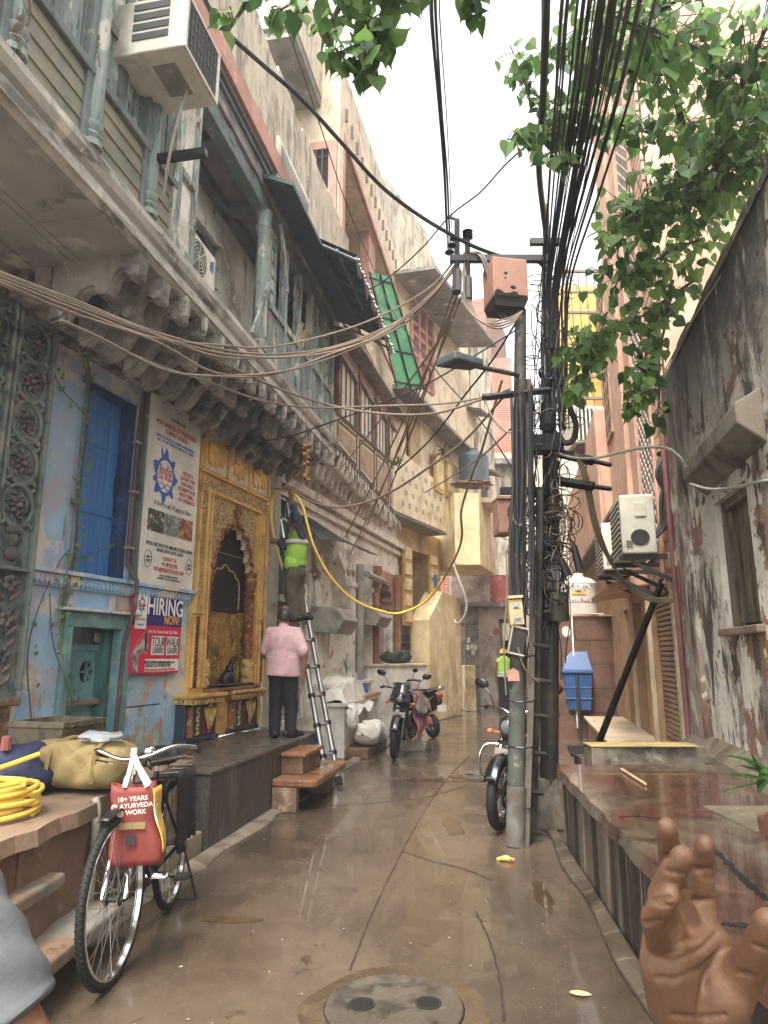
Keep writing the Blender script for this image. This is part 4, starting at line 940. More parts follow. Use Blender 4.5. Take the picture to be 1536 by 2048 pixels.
tb('pipe', m_wgrey, dp2, [LW.w(uq, 4.05, .05), LW.w(uq - .0, 3.0, .05), LW.w(uq - .0, 2.0, .05), LW.w(uq - .02, 1.9, .05), LW.w(uq - .03, 1.88, .02)], .018, 8)
m = MB(LW)
for z in (2.78, 3.9, 2.0): m.box(uq - .035, uq + .035, z, z + .05, .02, .08)
m.build('clip', m_wgrey, dp2)
# creeper
cpv = thing('creeper', 'thin leafy creeper climbing the conduit beside the blue door', 'creeper', LW.w(uq - .1, 2, .06))
m = MB(LW); rc = random.Random(9); lv = MB(LW)
st_ = [[(uq - .03, 1.55, .04), (uq - .05, 2.0, .06), (uq + .02, 2.4, .08), (uq - .02, 2.9, .07), (uq + .02, 3.4, .08), (uq - .05, 3.9, .08), (uq - .15, 4.2, .06)],
       [(uq - .25, .95, .06), (uq - .35, 1.5, .04), (uq - .28, 1.9, .04), (uq - .1, 2.3, .05), (uq + .05, 2.42, .05)], [(uq, 2.3, .06), (uq + .35, 2.42, .03), (uq + .5, 2.5, .03)], [(uq - .02, 3.6, .06), (uq - .3, 3.75, .03), (uq - .4, 3.9, .03)],
       [(uq + .2, .95, .1), (uq + .1, 1.2, .08), (uq - .12, 1.6, .06), (uq - .2, 2.0, .05)]]
for s in st_:
    P = smooth_path(s, 8); m.tube(P, .005, 5)
    for p in P:
        for _ in range(2 if s is st_[0] else 1):
            if rc.random() < (.8 if s is st_[0] else .35):
                c = p + V((rc.uniform(-.07, .07), rc.uniform(-.06, .06), rc.uniform(.01, .06))); a = rc.uniform(0, 6.28); r = rc.uniform(.018, .038)
                d1 = V((cos(a), sin(a), rc.uniform(-.4, .4))) * r; d2 = V((-sin(a), cos(a), rc.uniform(-.5, .5))) * r * .6
                lv.add([tuple(c - d1), tuple(c + d2), tuple(c + d1), tuple(c - d2)], [(0, 1, 2, 3)])
m.build('vine_stem', m_bark, cpv); lv.build('leaves', m_leafy, cpv)
# ---------------------------------------------------------------- near left: plinth, steps, platform
sp_ = thing('stone_plinth', 'rough red sandstone plinth with a thick worn capping slab below the carved panel', 'plinth', (-1.8, 3.5, 0))
SPF = Fr(-1.56, 3.95, .10)
uM = -2.6
m = MB(SPF)
for a, b in ((uM, -.62), (-.60, -.02)): m.box(a, b, 0, .645, -1.5, -.03)
m.box(-.02, 1.72, 0, .60, -1.5, -.12)
m.build('masonry', m_sand, sp_, bev=.012, jit=.006)
m = MB(SPF); n_ = 22
ed = [.02 + .02 * sin(i * 1.9) + .012 * sin(i * 4.1) for i in range(n_ + 1)]
for i in range(n_):
    a = uM + (0 - uM) * i / n_; b = uM + (0 - uM) * (i + 1) / n_
    m.hexa([(a, .65, -1.5), (b, .65, -1.5), (b, .65, ed[i + 1]), (a, .65, ed[i]), (a, .72, -1.5), (b, .72, -1.5), (b, .72, ed[i + 1] - .012), (a, .72, ed[i] - .012)])
m.box(0.003, 1.7, .60, .70, -1.5, -.10)
m.build('capping_slab', m_slab, sp_)
def slab_step(name, label, pts, z0, z1, base, grp='stone steps'):
    t = thing(name, label, 'step', (pts[0][0], pts[0][1], 0), grp)
    m = MB(); m.prism(pts, z0, z1); m.build('tread', m_slab, t, bev=.02, seg=3)
    m = MB(); m.prism(base, 0, z0 - .002); m.build('riser', m_sand, t, bev=.01)
slab_step('stone_step', 'upper worn stone step against the sandstone plinth, nearer the yellow hose', [(-1.55, 3.62), (-1.64, 2.0), (-2.1, 2.0), (-2.0, 3.66)], .40, .47, [(-1.60, 3.58), (-1.69, 2.0), (-2.1, 2.0), (-2.0, 3.6)])
slab_step('stone_step', 'lower wide stone step slab beside the bicycle front wheel, over a dark gap', [(-1.375, 3.98), (-1.50, 2.0), (-2.0, 2.0), (-1.75, 4.02)], .15, .225, [(-1.66, 3.9), (-1.68, 2.0), (-2.0, 2.0), (-1.8, 3.9)])
t = thing('stone_step', 'low concrete step at the near foot of the granite platform', 'step', (-1.6, 5.5, 0), 'stone steps')
bx('block', pm('worn_concrete_step', '#94866c', .5, [('#6d5f49', 3, .5, .64)], bump=.4), t, GP, -.62, -.01, 0, .17, -1.0, -.03, bev=.015)
tb('wall_pipe', m_pvc, sp_, [(-1.62, 4.07, .72), (-1.60, 4.06, .68), (-1.60, 4.06, .2)], .022, 8)
# yellow hose coil
hc = thing('hose_coil', 'coil of yellow hose lying on the sandstone plinth', 'hose', (-1.98, 3.62, .72))
P = []; rr = random.Random(2)
for i in range(9 * 20):
    a = 2 * pi * i / 20; lay = i / 20; r = .24 + .015 * sin(lay * 2.3) + rr.uniform(-.003, .003) - (.05 if int(lay) % 3 == 2 else 0) * 1
    P.append(V((-1.98 + cos(a) * r, 3.60 + sin(a) * r, .735 + .017 * lay + .006 * sin(a * 2 + lay))))
m = MB(); m.tube(P, .0125, 7); m.tube(smooth_path([P[-1], P[-1] + V((-.1, -.05, .03)), (-2.02, 3.45, .92), (-1.9, 3.62, .96), (-1.80, 3.74, 1.0)]), .0125, 7)
m.build('hose', m_yel, hc, smooth=True)
# planter, tarp, khaki bag
pt = thing('planter', 'square tapered concrete planter with a thin stem in front of the teal door', 'planter', (-2.27, 4.95, .7))
m = MB(mx=Matrix.Translation((-2.27, 4.95, .7)) @ Matrix.Rotation(-.25, 4, 'Z'))
m.lathe([(.17, 0), (.30, .33), (.315, .33), (.315, .37), (.27, .37), (.26, .32), (.01, .32)], n=4, rot=pi / 4)
m.build('pot', pm('mossy_concrete', '#675b47', .85, [('#3f3a2a', 3, .48, .62, (3, 3, .5)), ('#8d7f66', 5, .58, .68)], bump=.5), pt, bev=.006)
m = MB(mx=Matrix.Translation((-2.27, 4.95, .7)) @ Matrix.Rotation(-.25, 4, 'Z')); m.lathe([(.255, .335), (.001, .34)], n=4, rot=pi / 4); m.build('soil', m_sand, pt)
tb('stem', m_bark, pt, smooth_path([(-2.25, 4.95, 1.03), (-2.27, 4.97, 1.3), (-2.33, 5.0, 1.55), (-2.42, 5.1, 1.9), (-2.44, 5.3, 2.3)]), .006, 5)
def blob(name, mat, par, c, r, amp, seed, nu=26, nv=16, flatz=None, mx=None, fq=3.0):
    rs = random.Random(seed); ph = [(V((rs.uniform(-1, 1), rs.uniform(-1, 1), rs.uniform(-1, 1))) * fq * (1 + k * .8), rs.uniform(0, 6), amp / (1 + k * .6)) for k in range(6)]
    m = MB()
    def fn(a, b):
        th = pi * (.02 + .96 * b); an = 2 * pi * a
        d = V((sin(th) * cos(an), sin(th) * sin(an), cos(th)))
        k = 1 + sum(w * sin(q.dot(d) + p) for q, p, w in ph)
        q = V((d.x * r[0] * k, d.y * r[1] * k, d.z * r[2] * k))
        if mx is not None: q = mx @ q
        q += V(c)
        if flatz is not None and q.z < flatz: q.z = flatz + .002
        return tuple(q)
    m.grid(fn, nu, nv)
    return m.build(name, mat, par, smooth=60)
tp = thing('tarp_bundle', 'crumpled navy blue tarp bundle beside the yellow hose coil', 'tarp', (-2.22, 4.3, .72))
blob('tarp', m_tarp, tp, (-2.22, 4.32, .78), (.22, .24, .20), .13, 3, flatz=.72)
m = MB(); m.lathe([(.03, 0), (.03, .07), (.022, .08)], (-2.22, 4.2, .96), 8); m.build('red_cap', m_redp, tp)
kb = thing('canvas_bag', 'long khaki canvas bag lying on the plinth behind the bicycle', 'bag', (-1.85, 4.4, .72))
def sack(name, mat, par, c, L, W, Hh, rz, seed, flat_end=True, amp=.03, nu=28, nv=20, tilt=0):
    rs = random.Random(seed); m = MB(mx=Matrix.Translation(c) @ Matrix.Rotation(rz, 4, 'Z') @ Matrix.Rotation(tilt, 4, 'Y'))
    ph = [(rs.uniform(4, 14), rs.uniform(4, 12), rs.uniform(0, 6), rs.uniform(.4, 1)) for _ in range(6)]
    def fn(a, b):
        x = (a - .5) * 2; an = 2 * pi * b
        e = (1 - abs(x) ** (6 if flat_end else 2.6)) ** .45 if abs(x) < 1 else 0
        cy, cz = cos(an), sin(an)
        y = W / 2 * (abs(cy) ** .7) * (1 if cy > 0 else -1) * (e * .85 + .15 if flat_end else e * .7 + .3); z = Hh / 2 * (abs(cz) ** .7) * (1 if cz > 0 else -1) * e
        k = sum(w * sin(p * x + q * an / 2 + o) for p, q, o, w in ph) * amp / 3
        return (x * L / 2, y + k * cy, max(-Hh / 2, z + k * (1 if cz > 0 else .2)) + Hh / 2)
    m.grid(fn, nu, nv); return m.build(name, mat, par, smooth=70)
sack('bag_body', m_khaki, kb, (-1.88, 4.42, .715), .74, .36, .27, -.20, 5, True, .035)
m = MB(mx=Matrix.Translation((-1.88, 4.42, .715)) @ Matrix.Rotation(-.20, 4, 'Z'))
for x in (-.08, .22): m.tube(smooth_path([(x, -.185, .06), (x, -.19, .15), (x, -.15, .255), (x, 0, .285), (x, .1, .28)]), .014, 4)
m.build('strap', m_khaki, kb)
cb = thing('plastic_wrap', 'crumpled clear plastic wrapper lying on the khaki bag', 'wrapper', (-1.75, 4.35, 1.0))
blob('film', pm('clear_film', '#c9d0d6', .1, trans=.6, bump=.3, bs=20), cb, (-1.72, 4.36, 1.01), (.13, .09, .03), .3, 8, 18, 10)
# ---- polished granite platform
gp = thing('granite_platform', 'polished dark granite platform in front of the gilded shrine', 'platform', GP.w(1.5, 0, -.4))
m = MB(GP); m.prism([(0.0, -1.15), (0.0, 0.015), (3.09, 0.015), (3.09, -.80), (2.2, -.9), (1.2, -1.1)], .575, .60, 1); m.build('top_slab', m_granite, gp, bev=.004)
m = MB(GP); m.box(.012, 3.07, 0, .575, -1.0, 0); o = m.build('riser', m_grside, gp)
m = MB(GP)
for u in (.74, 1.48, 2.2): m.box(u, u + .004, .02, .575, 0, .0015)
m.build('tile_joint', m_crack, o)
# stepped bench of brown stone
bs = thing('stone_bench_step', 'wet brown stone bench slab with a small step on it at the platform front', 'step', GP.w(2.2, 0, .3))
u0 = GP.q(545, 1590, .0)[0]
m = MB(GP)
zb = .235; n1 = .46
ua_, ub_ = 1.45, 2.75
m.prism([(ua_, 0.006), (ub_ + .02, 0.006), (ub_ + .02, n1 - .04), (ub_ - .03, n1), (ua_ + .05, n1), (ua_, n1 - .05)], zb, zb + .075, 1); m.build('bench_slab', m_bench, bs, bev=.02, seg=3)
bx('upper_block', m_sand, bs, GP, 1.72, 2.38, zb + .077, zb + .245, .006, .24, bev=.008)
bx('upper_tread', m_bench, bs, GP, 1.69, 2.41, zb + .247, zb + .29, .006, .275, bev=.014, seg=3)
bx('support', m_sand, bs, GP, ua_ + .01, ua_ + .12, 0, zb - .002, .006, .26, bev=.01)
bx('support', m_sand, bs, GP, ub_ - .3, ub_ - .06, 0, zb - .002, .006, .32, bev=.01)
# ---------------------------------------------------------------- bicycle
def wheel(par, name, mx, r, tw, rimmat, nsp=24, tread=True, spokes=True, tyre_t=.02):
    w = bpy.data.objects.new(name, None); w.empty_display_size = .05; link(w, par); 
    m = MB(mx=mx); P = [(cos(2 * pi * i / 40) * (r - tw), 0, sin(2 * pi * i / 40) * (r - tw)) for i in range(40)]
    m.tube(P, tw, 10, True)
    if tread:
        for i in range(80):
            a = 2 * pi * i / 80
            for s in (-1, 1):
                m.ell((cos(a + s * .02) * (r - .003), s * tw * .5, sin(a + s * .02) * (r - .003)), (tw * .3, tw * .38, tw * .3), 5, 3)
    m.build('tyre', m_rubber, w, smooth=True)
    m = MB(mx=mx); q = r - tw * 2
    for s in (-1, 1): m.tube([(cos(2 * pi * i / 40) * q, s * tw * .5, sin(2 * pi * i / 40) * q) for i in range(40)], tw * .45, 6, True)
    m.tube([(cos(2 * pi * i / 40) * (q - tw * .2), 0, sin(2 * pi * i / 40) * (q - tw * .2)) for i in range(40)], tw * .5, 6, True)
    m.build('rim', rimmat, w, smooth=True)
    m = MB(mx=mx); hw = .03
    m.tube([(0, -hw - .02, 0), (0, hw + .02, 0)], .014, 8)
    for s in (-1, 1): m.tube([(0, s * hw, 0), (0, s * (hw + .006), 0)], .03, 12)
    m.build('hub', m_steel, w, smooth=40)
    if spokes:
        m = MB(mx=mx)
        for i in range(nsp):
            a = 2 * pi * i / nsp; s = 1 if i % 2 else -1; b = a + (1 if (i // 2) % 2 else -1) * 1.2
            m.tube([(cos(b) * .028, s * hw, sin(b) * .028), (cos(a) * q, 0, sin(a) * q)], .0016, 4)
        m.build('spokes', m_metal, w)
    return w
bk = thing('bicycle', 'old black roadster bicycle with red bag parked beside the stone steps', 'bicycle', (-1.29, 3.56, 0))
hd = math.atan2(-.9965, .04)        # heading of the frame
BR = Matrix.Translation((-1.265, 3.56, 0)) @ Matrix.Rotation(hd, 4, 'Z') @ Matrix.Rotation(radians(3), 4, 'X')
WR = .365; WB = 1.0
stx = Matrix.Translation((-.09, 0, .95)) @ Matrix.Rotation(radians(-4), 4, 'Z') @ Matrix.Translation((.09, 0, -.95))
wf = BR @ stx @ Matrix.Translation((0, 0, WR)); wr = BR @ Matrix.Translation((-WB, 0, WR))
wheel(bk, 'front_wheel', wf, WR, .02, m_chrome, 32); wheel(bk, 'rear_wheel', wr, WR, .02, m_chrome, 32, False)
m = MB(mx=BR); hx = -.19
bb = (-.58, 0, .30); st_ = (-.66, 0, .80); ht0 = (hx + .03, 0, .72); ht1 = (hx - .005, 0, .86)
for a, b, r in ((ht0, bb, .017), ((hx, 0, .84), (st_[0], 0, .79), .015), (bb, (-.67, 0, .84), .016), ((hx + .03, 0, .70), (hx - .012, 0, .89), .02)): m.tube([a, b], r, 8)
for s in (-1, 1): m.tube([bb, (-WB, s * .06, WR)], .011, 6); m.tube([(-.665, s * .02, .78), (-WB, s * .06, WR)], .009, 6)
m.build('frame', m_black, bk, smooth=40)
m = MB(mx=BR @ stx)
for s in (-1, 1): m.tube(smooth_path([(-.155, s * .03, .72), (-.14, s * .055, .69), (-.08, s * .055, .52), (0, s * .055, WR)]), .011, 6); m.tube([(-.15, s * .02, .9), (-.01, s * .065, WR + .02)], .004, 4)
m.tube([(-.16, 0, .70), (-.2, 0, .97)], .013, 8); m.build('fork', m_chrome, bk, smooth=40)
m = MB(mx=BR @ stx)
m.tube(smooth_path([(-.47, -.26, .97), (-.36, -.27, 1.0), (-.24, -.2, 1.02), (-.18, -.08, .985), (-.17, 0, .975), (-.18, .08, .985), (-.24, .2, 1.02), (-.36, .27, 1.0), (-.47, .26, .97)]), .011, 8)
for s in (-1, 1): m.tube([(-.2, s * .1, .955), (-.3, s * .24, .965), (-.42, s * .25, .94)], .005, 5)
hb = m.build('handlebar', m_chrome, bk, smooth=True)
m = MB(mx=BR @ stx)
for s in (-1, 1): m.tube([(-.38, s * .268, .995), (-.5, s * .258, .962)], .017, 8)
m.build('grip', m_black, hb, smooth=40)
m = MB(mx=BR)
def sad(a, b):
    x = -.50 - a * .27; w = .02 + .085 * min(1, a * 1.6) ** 1.2; an = pi * b; return (x, cos(an) * w, .90 + sin(an) * .045 - .02 * (1 - abs(a - .5)) + (.03 if a > .8 else 0) * a)
m.grid(sad, 10, 10); m.build('saddle', m_black, bk, smooth=True, thick=.02)
m = MB(mx=BR); m.tube([(-.665, 0, .8), (-.67, 0, .89)], .013, 8)
for s in (-1, 1): m.tube(smooth_path([(-.56, s * .03, .885), (-.66, s * .05, .875), (-.75, s * .05, .84), (-.74, s * .05, .89)]), .006, 5)
m.build('seat_post', m_chrome, bk)
def guard(mx, a0, a1, r, w):
    m = MB(mx=mx); m.grid(lambda a, b: (cos(radians(a0 + (a1 - a0) * a)) * (r + .012 * sin(pi * b)), (b - .5) * w, sin(radians(a0 + (a1 - a0) * a)) * (r + .012 * sin(pi * b))), 22, 5)
    return m.build('mudguard', m_black, bk, smooth=True, thick=.003)
guard(wf, 70, 175, WR + .03, .06); guard(wr, 20, 190, WR + .03, .06)
m = MB(mx=BR)
for s in (-1, 1):
    m.tube([(-.80, s * .07, .78), (-1.3, s * .07, .78)], .007, 5); m.tube([(-1.1, s * .07, .78), (-WB, s * .07, WR)], .005, 5); m.tube([(-1.28, s * .07, .78), (-WB, s * .07, WR)], .005, 5)
for x in (-.82, -.98, -1.14, -1.3): m.tube([(x, -.07, .78), (x, .07, .78)], .006, 5)
m.build('carrier', m_black, bk)
m = MB(mx=BR); m.grid(lambda a, b: (-.86 - .4 * a, .08 + .012 * sin(a * 9), .79 - .44 * b + .02 * sin(a * 6 + b * 4)), 10, 8); m.build('rubber_strap_sheet', m_rubber, bk, thick=.02, smooth=True)
m = MB(mx=BR); m.tube([(bb[0], -.09, .3), (bb[0], .09, .3)], .018, 8)
for s, a in ((-1, .35), (1, .35 + pi)):
    e = V((bb[0] + cos(a) * .16, s * .09, .3 + sin(a) * .16)); m.tube([(bb[0], s * .09, .3), tuple(e)], .01, 6)
m.lathe  # crank only
m.build('crank', m_chrome, bk)
m = MB(mx=BR)
for s, a in ((-1, .35), (1, .35 + pi)):
    c = (bb[0] + cos(a) * .16, s * .14, .3 + sin(a) * .16); m.box(c[0] - .045, c[0] + .045, c[1] - .04, c[1] + .04, c[2] - .012, c[2] + .012)
m.build('pedals', m_rubber, bk, bev=.006)
m = MB(mx=BR); m.prism([(bb[0] + cos(a) * .11, .3 + sin(a) * .11) for a in [pi / 2 - pi * i / 10 for i in range(11)]][::1] + [(-WB, WR - .05), (-WB - .05, WR), (-WB, WR + .05)], -.058, -.045, 1); m.build('chain_case', m_black, bk, bev=.005)
m = MB(mx=BR)
for s in (-1, 1): m.tube([(-WB, s * .075, WR), (-WB - .12, s * .13, .01)], .008, 6)
m.tube([(-WB - .12, -.13, .01), (-WB - .12, .13, .01)], .008, 6); m.build('stand', m_steel, bk)
m = MB(mx=BR @ stx); m.lathe([(.03, 0), (.032, .012), (.02, .03), (.004, .034)], (-.2, .09, 1.0), 12); m.build('bell', m_chrome, bk, smooth=True)
# red shopping bag on the handlebar
rb = thing('shopping_bag', 'red printed cloth shopping bag with yellow side hanging from the bicycle handlebar', 'bag', (-1.3, 3.5, .6))
BB = Matrix.Translation((-1.22, 3.66, .50)) @ Matrix.Rotation(radians(12), 4, 'Z') @ Matrix.Scale(.9, 4)
m = MB(mx=BB)
def bagf(a, b):   # around a (perimeter), up b
    w, d = .135, .075; an = 2 * pi * a; c, s = cos(an), sin(an)
    k = 1 - .22 * b + .06 * sin(b * 7 + an * 2) * b
    x = w * (abs(c) ** .5) * (1 if c > 0 else -1) * k; y = d * (abs(s) ** .6) * (1 if s > 0 else -1) * (1 - .3 * b)
    return (x - .05 * b + .012 * sin(b * 9 + an), y + .008 * sin(an * 3 + b * 6), .41 * b + .012 * cos(an * 2) * b)
m.grid(bagf, 32, 12); m.build('bag_body', m_red, rb, smooth=True, thick=.004)
m = MB(mx=BB); m.poly([(x, y, .004) for x, y, z in [bagf(i / 24, 0) for i in range(24)]]); m.build('bag_base', m_cloth, rb)
m = MB(mx=BB); m.grid(lambda a, b: (.135 - .05 * b - .03 * b * a + .008 * sin(b * 8), .065 - .13 * a, .06 + .33 * b), 8, 10); m.build('yellow_side', pm('yellow_bag_cloth', '#d9a820', .6, [('#efe6cf', 9, .6, .64)], bump=.3, bs=14, bdist=.02), rb, thick=.006, smooth=True)
m = MB(mx=BB)
for y in (-.05, .05): m.tube(smooth_path([(-.09, y, .40), (-.07, y * .5, .50), (-.06, 0, .56), (-.03, y * .5, .50), (.03, y, .40)]), [.012] * 25, 5)
m.tube([(-.06, 0, .46), (-.062, 0, .6)], .016, 6); m.build('handle_strap', m_cloth, rb, smooth=True)
BF = Fr(0, 0, 0)
def btxt(b, x, z, s, bold=0):
    cu = bpy.data.curves.new('lettering', 'FONT'); cu.body = b; cu.size = s; cu.align_x = 'CENTER'; cu.extrude = .0006; cu.offset = bold; cu.materials.append(m_signw)
    o = bpy.data.objects.new('lettering', cu); link(o, rb)
    o.matrix_basis = BB @ Matrix.Translation((x, -.086, z)) @ Matrix.Rotation(radians(-3), 4, 'Y') @ Matrix.Rotation(pi / 2, 4, 'X') @ Matrix.Rotation(radians(4), 4, 'X')
btxt('10+ YEARS', -.04, .335, .034, .0006); btxt('@ AYURVEDA', -.04, .30, .034, .0006); btxt('@ WORK', -.04, .265, .034, .0006)
m = MB(mx=BB); m.box(-.105, .035, -.089, -.087, .19, .225); m.build('label_strip', m_khaki, rb)
m = MB(mx=BB); m.box(-.06, -.01, -.089, -.086, .11, .16); m.build('grey_patch', m_steel, rb)
# ---------------------------------------------------------------- people
def CAM(x, y, D):
    d = ray(x, y); return V((d[0] * D, d[1] * D, H + d[2] * D))
def organic(name, caps, mat, parent=None, vox=.012, it=6, wr=0, wscale=.1):
    """one continuous skin grown round tapered limbs and ellipsoids"""
    m = MB()
    for c in caps:
        if len(c) == 4:
            p, q, r0, r1 = V(c[0]), V(c[1]), c[2], c[3]; n = max(2, int((q - p).length / max(min(r0, r1), .004)) + 2)
            for i in range(n + 1): t = i / n; m.ell(p.lerp(q, t), r0 + (r1 - r0) * t, 10, 6)
            m.tube([p, q], [r0, r1], 12)
        else: m.ell(c[0], c[1], 14, 9, c[2])
    o = m.build(name, mat, parent, smooth=180)
    r = o.modifiers.new('r', 'REMESH'); r.mode = 'VOXEL'; r.voxel_size = vox; r.use_smooth_shade = True
    s = o.modifiers.new('s', 'SMOOTH'); s.iterations = it; s.factor = .5
    if wr:
        t = bpy.data.textures.new(name + '_folds', 'CLOUDS'); t.noise_scale = wscale; t.noise_depth = 1
        d = o.modifiers.new('d', 'DISPLACE'); d.texture = t; d.strength = wr; d.mid_level = .5; d.texture_coords = 'GLOBAL'
    return o
def fingers(caps, w, dirv, side, s=1.0, curl=.5, nrm=None):
    """five fingers from wrist w along dirv; side points to the thumb"""
    d = V(dirv).normalized(); sd = V(side); sd = (sd - d * sd.dot(d)).normalized(); nn = nrm or d.cross(sd)
    pc = w + d * .05 * s
    caps.append((w, w + d * .085 * s, .022 * s, .026 * s)); caps.append((w + d * .03 * s + sd * .018 * s, w + d * .085 * s + sd * .028 * s, .014 * s, .013 * s)); caps.append((w + d * .03 * s - sd * .018 * s, w + d * .08 * s - sd * .028 * s, .013 * s, .012 * s))
    for k, L in ((1.5, .068), (.5, .078), (-.5, .072), (-1.5, .055)):
        a = w + d * .09 * s + sd * k * .02 * s; b = a + (d + nn * curl * .4) * L * .5 * s; c = b + (d * (1 - curl * .5) + nn * curl) * L * .5 * s
        caps.append((a, b, .0095 * s, .0085 * s)); caps.append((b, c, .0085 * s, .007 * s))
    a = w + d * .03 * s + sd * .025 * s; b = a + (d * .6 + sd * .7) * .04 * s; c = b + (d * .9 + sd * .25) * .03 * s
    caps.append((a, b, .012 * s, .010 * s)); caps.append((b, c, .010 * s, .008 * s))
def headcaps(c, fwd, s=1.0):
    f = V(fwd).normalized(); up = V((0, 0, 1)); rt = f.cross(up).normalized()
    mx = Matrix((rt, f, up)).transposed().to_4x4()
    return [(c, (.075 * s, .092 * s, .105 * s), mx), (c + f * .035 * s - up * .06 * s, (.055 * s, .06 * s, .06 * s), mx), (c + f * .098 * s - up * .02 * s, (.012 * s, .018 * s, .02 * s), mx),
            (c + rt * .078 * s - up * .01 * s, (.01 * s, .022 * s, .03 * s), mx), (c - rt * .078 * s - up * .01 * s, (.01 * s, .022 * s, .03 * s), mx)]
def face(par, c, fwd, s=1.0):
    f = V(fwd).normalized(); up = V((0, 0, 1)); rt = f.cross(up).normalized(); m = MB()
    for k in (-1, 1): m.ell(c + f * .088 * s + rt * k * .032 * s + up * .012 * s, .010 * s, 8, 5)
    m.build('eyes', m_black, par); m = MB(); m.tube([c + f * .094 * s - up * .06 * s + rt * k * .022 * s for k in (-1, 0, 1)], .005 * s, 5); m.build('mouth', m_redp, par)
def hairs(par, c, fwd, mat, s=1.0, bald=False):
    f = V(fwd).normalized(); up = V((0, 0, 1)); rt = f.cross(up).normalized(); mx = Matrix((rt, f, up)).transposed().to_4x4()
    m = MB()
    def fn(a, b):
        an = 2 * pi * a; lim = (.62 if sin(an) < .2 else .36 - .1 * max(0, sin(an))); th = pi * (.02 + lim * b) if not bald else pi * (.2 + (lim - .18) * b + .04 * sin(an * 3))
        q = V((.081 * s * sin(th) * cos(an), .098 * s * sin(th) * sin(an), .111 * s * cos(th))); return tuple(mx @ q + c)
    m.grid(fn, 22, 8); return m.build('hair', mat, par, smooth=True, thick=.01)
def shoe(par, a, d, s=1.0):
    d = V((d[0], d[1], 0)).normalized(); z0 = a.z; m = [(a - d * .06 * s + V((0, 0, -.035 * s)), a + d * .15 * s + V((0, 0, -.045 * s)), .042 * s, .034 * s), (a, a + d * .06 * s - V((0, 0, .02 * s)), .046 * s, .04 * s)]
    return organic('shoe', m, m_shoe, par, .01, 3)
# --- man in the pink shirt, seen from behind
Y0 = 8.02
def q(x, y, dy=0.0): return PY(x, y, Y0 + dy)
pz = .6
nk, hd_ = q(567, 1250, .02), q(570, 1229, .03)
shl, shr = q(541, 1266), q(593, 1266); hpl, hpr = q(555, 1352), q(579, 1352); knl, knr = q(551, 1412, .02), q(582, 1412, .02); anl, anr = q(549, 1463), q(581, 1465, -.02)
anl.z = anr.z = pz + .085
elr, wrr = q(609, 1312, -.05), q(607, 1345, -.02); ell_, wrl = q(530, 1312, .06), q(542, 1290, .28)
ff = V((-.1, 1, .25))
caps = [(nk, hd_, .052, .055), (nk, q(567, 1300), .07, .115), (q(567, 1300), q(567, 1345), .115, .115), (shl, shr, .06, .06), (shr, elr, .048, .040), (elr, wrr, .040, .026), (shl, ell_, .048, .04), (ell_, wrl, .04, .026), (hpl, knl, .08, .055), (knl, anl, .052, .038), (hpr, knr, .08, .055), (knr, anr, .052, .038),
        (anl, anl + V((0, .14, -.05)), .038, .028), (anr, anr + V((.04, .14, -.05)), .038, .028)]
caps += headcaps(hd_, ff, .98); fingers(caps, wrr, q(604, 1368, -.02) - wrr, V((-.2, 1, 0)), .95, .35); fingers(caps, wrl, V((-.2, .8, .3)), V((1, 0, 0)), .95, .7)
pm1 = organic('person', caps, m_skin, None, .0105, 3)
tag(pm1, 'balding man in pink shirt and dark trousers, his back to us on the granite platform', 'person')
face(pm1, hd_, ff); hairs(pm1, hd_, ff, m_hairg, 1, True)
cS = q(567, 1312); mxS = Matrix.Rotation(0, 4, 'X')
organic('shirt', [(q(567, 1290), (.205, .146, .23), mxS), (q(566, 1318), (.192, .152, .25), mxS), (q(554, 1272), q(580, 1272), .085, .085), (shl + V((.01, 0, 0)), shr - V((.01, 0, 0)), .074, .074), (shr, q(606, 1302, -.05), .074, .068), (shl, q(531, 1300, .03), .074, .068), (q(567, 1257), q(567, 1252), .066, .06)], m_shirt, pm1, .011, 12, .007, .08)
def hem(a, b):
    an = 2 * pi * a; k = 1 + .025 * sin(an * 5 + b * 3) * b + .02 * sin(an * 3 + 1) * b; c_ = q(566, 1312).lerp(q(565.5, 1352), b); return tuple(c_ + V((cos(an) * (.192 + .004 * b) * k, sin(an) * (.142 + .008 * b) * k, .008 * sin(an * 2) * b)))
m = MB(); m.grid(hem, 40, 10); m.build('shirt_tail', m_shirt, pm1, smooth=True, thick=.006)
organic('trousers', [(q(553, 1352), q(579, 1352), .105, .105), (hpl, knl, .1, .078), (knl, anl - V((0, 0, .03)), .078, .066), (hpr, knr, .1, .078), (knr, anr - V((0, 0, .03)), .078, .066)], m_trou, pm1, .011, 10, .006, .12)
shoe(pm1, anl, (-.25, 1)); shoe(pm1, anr, (.75, .6))
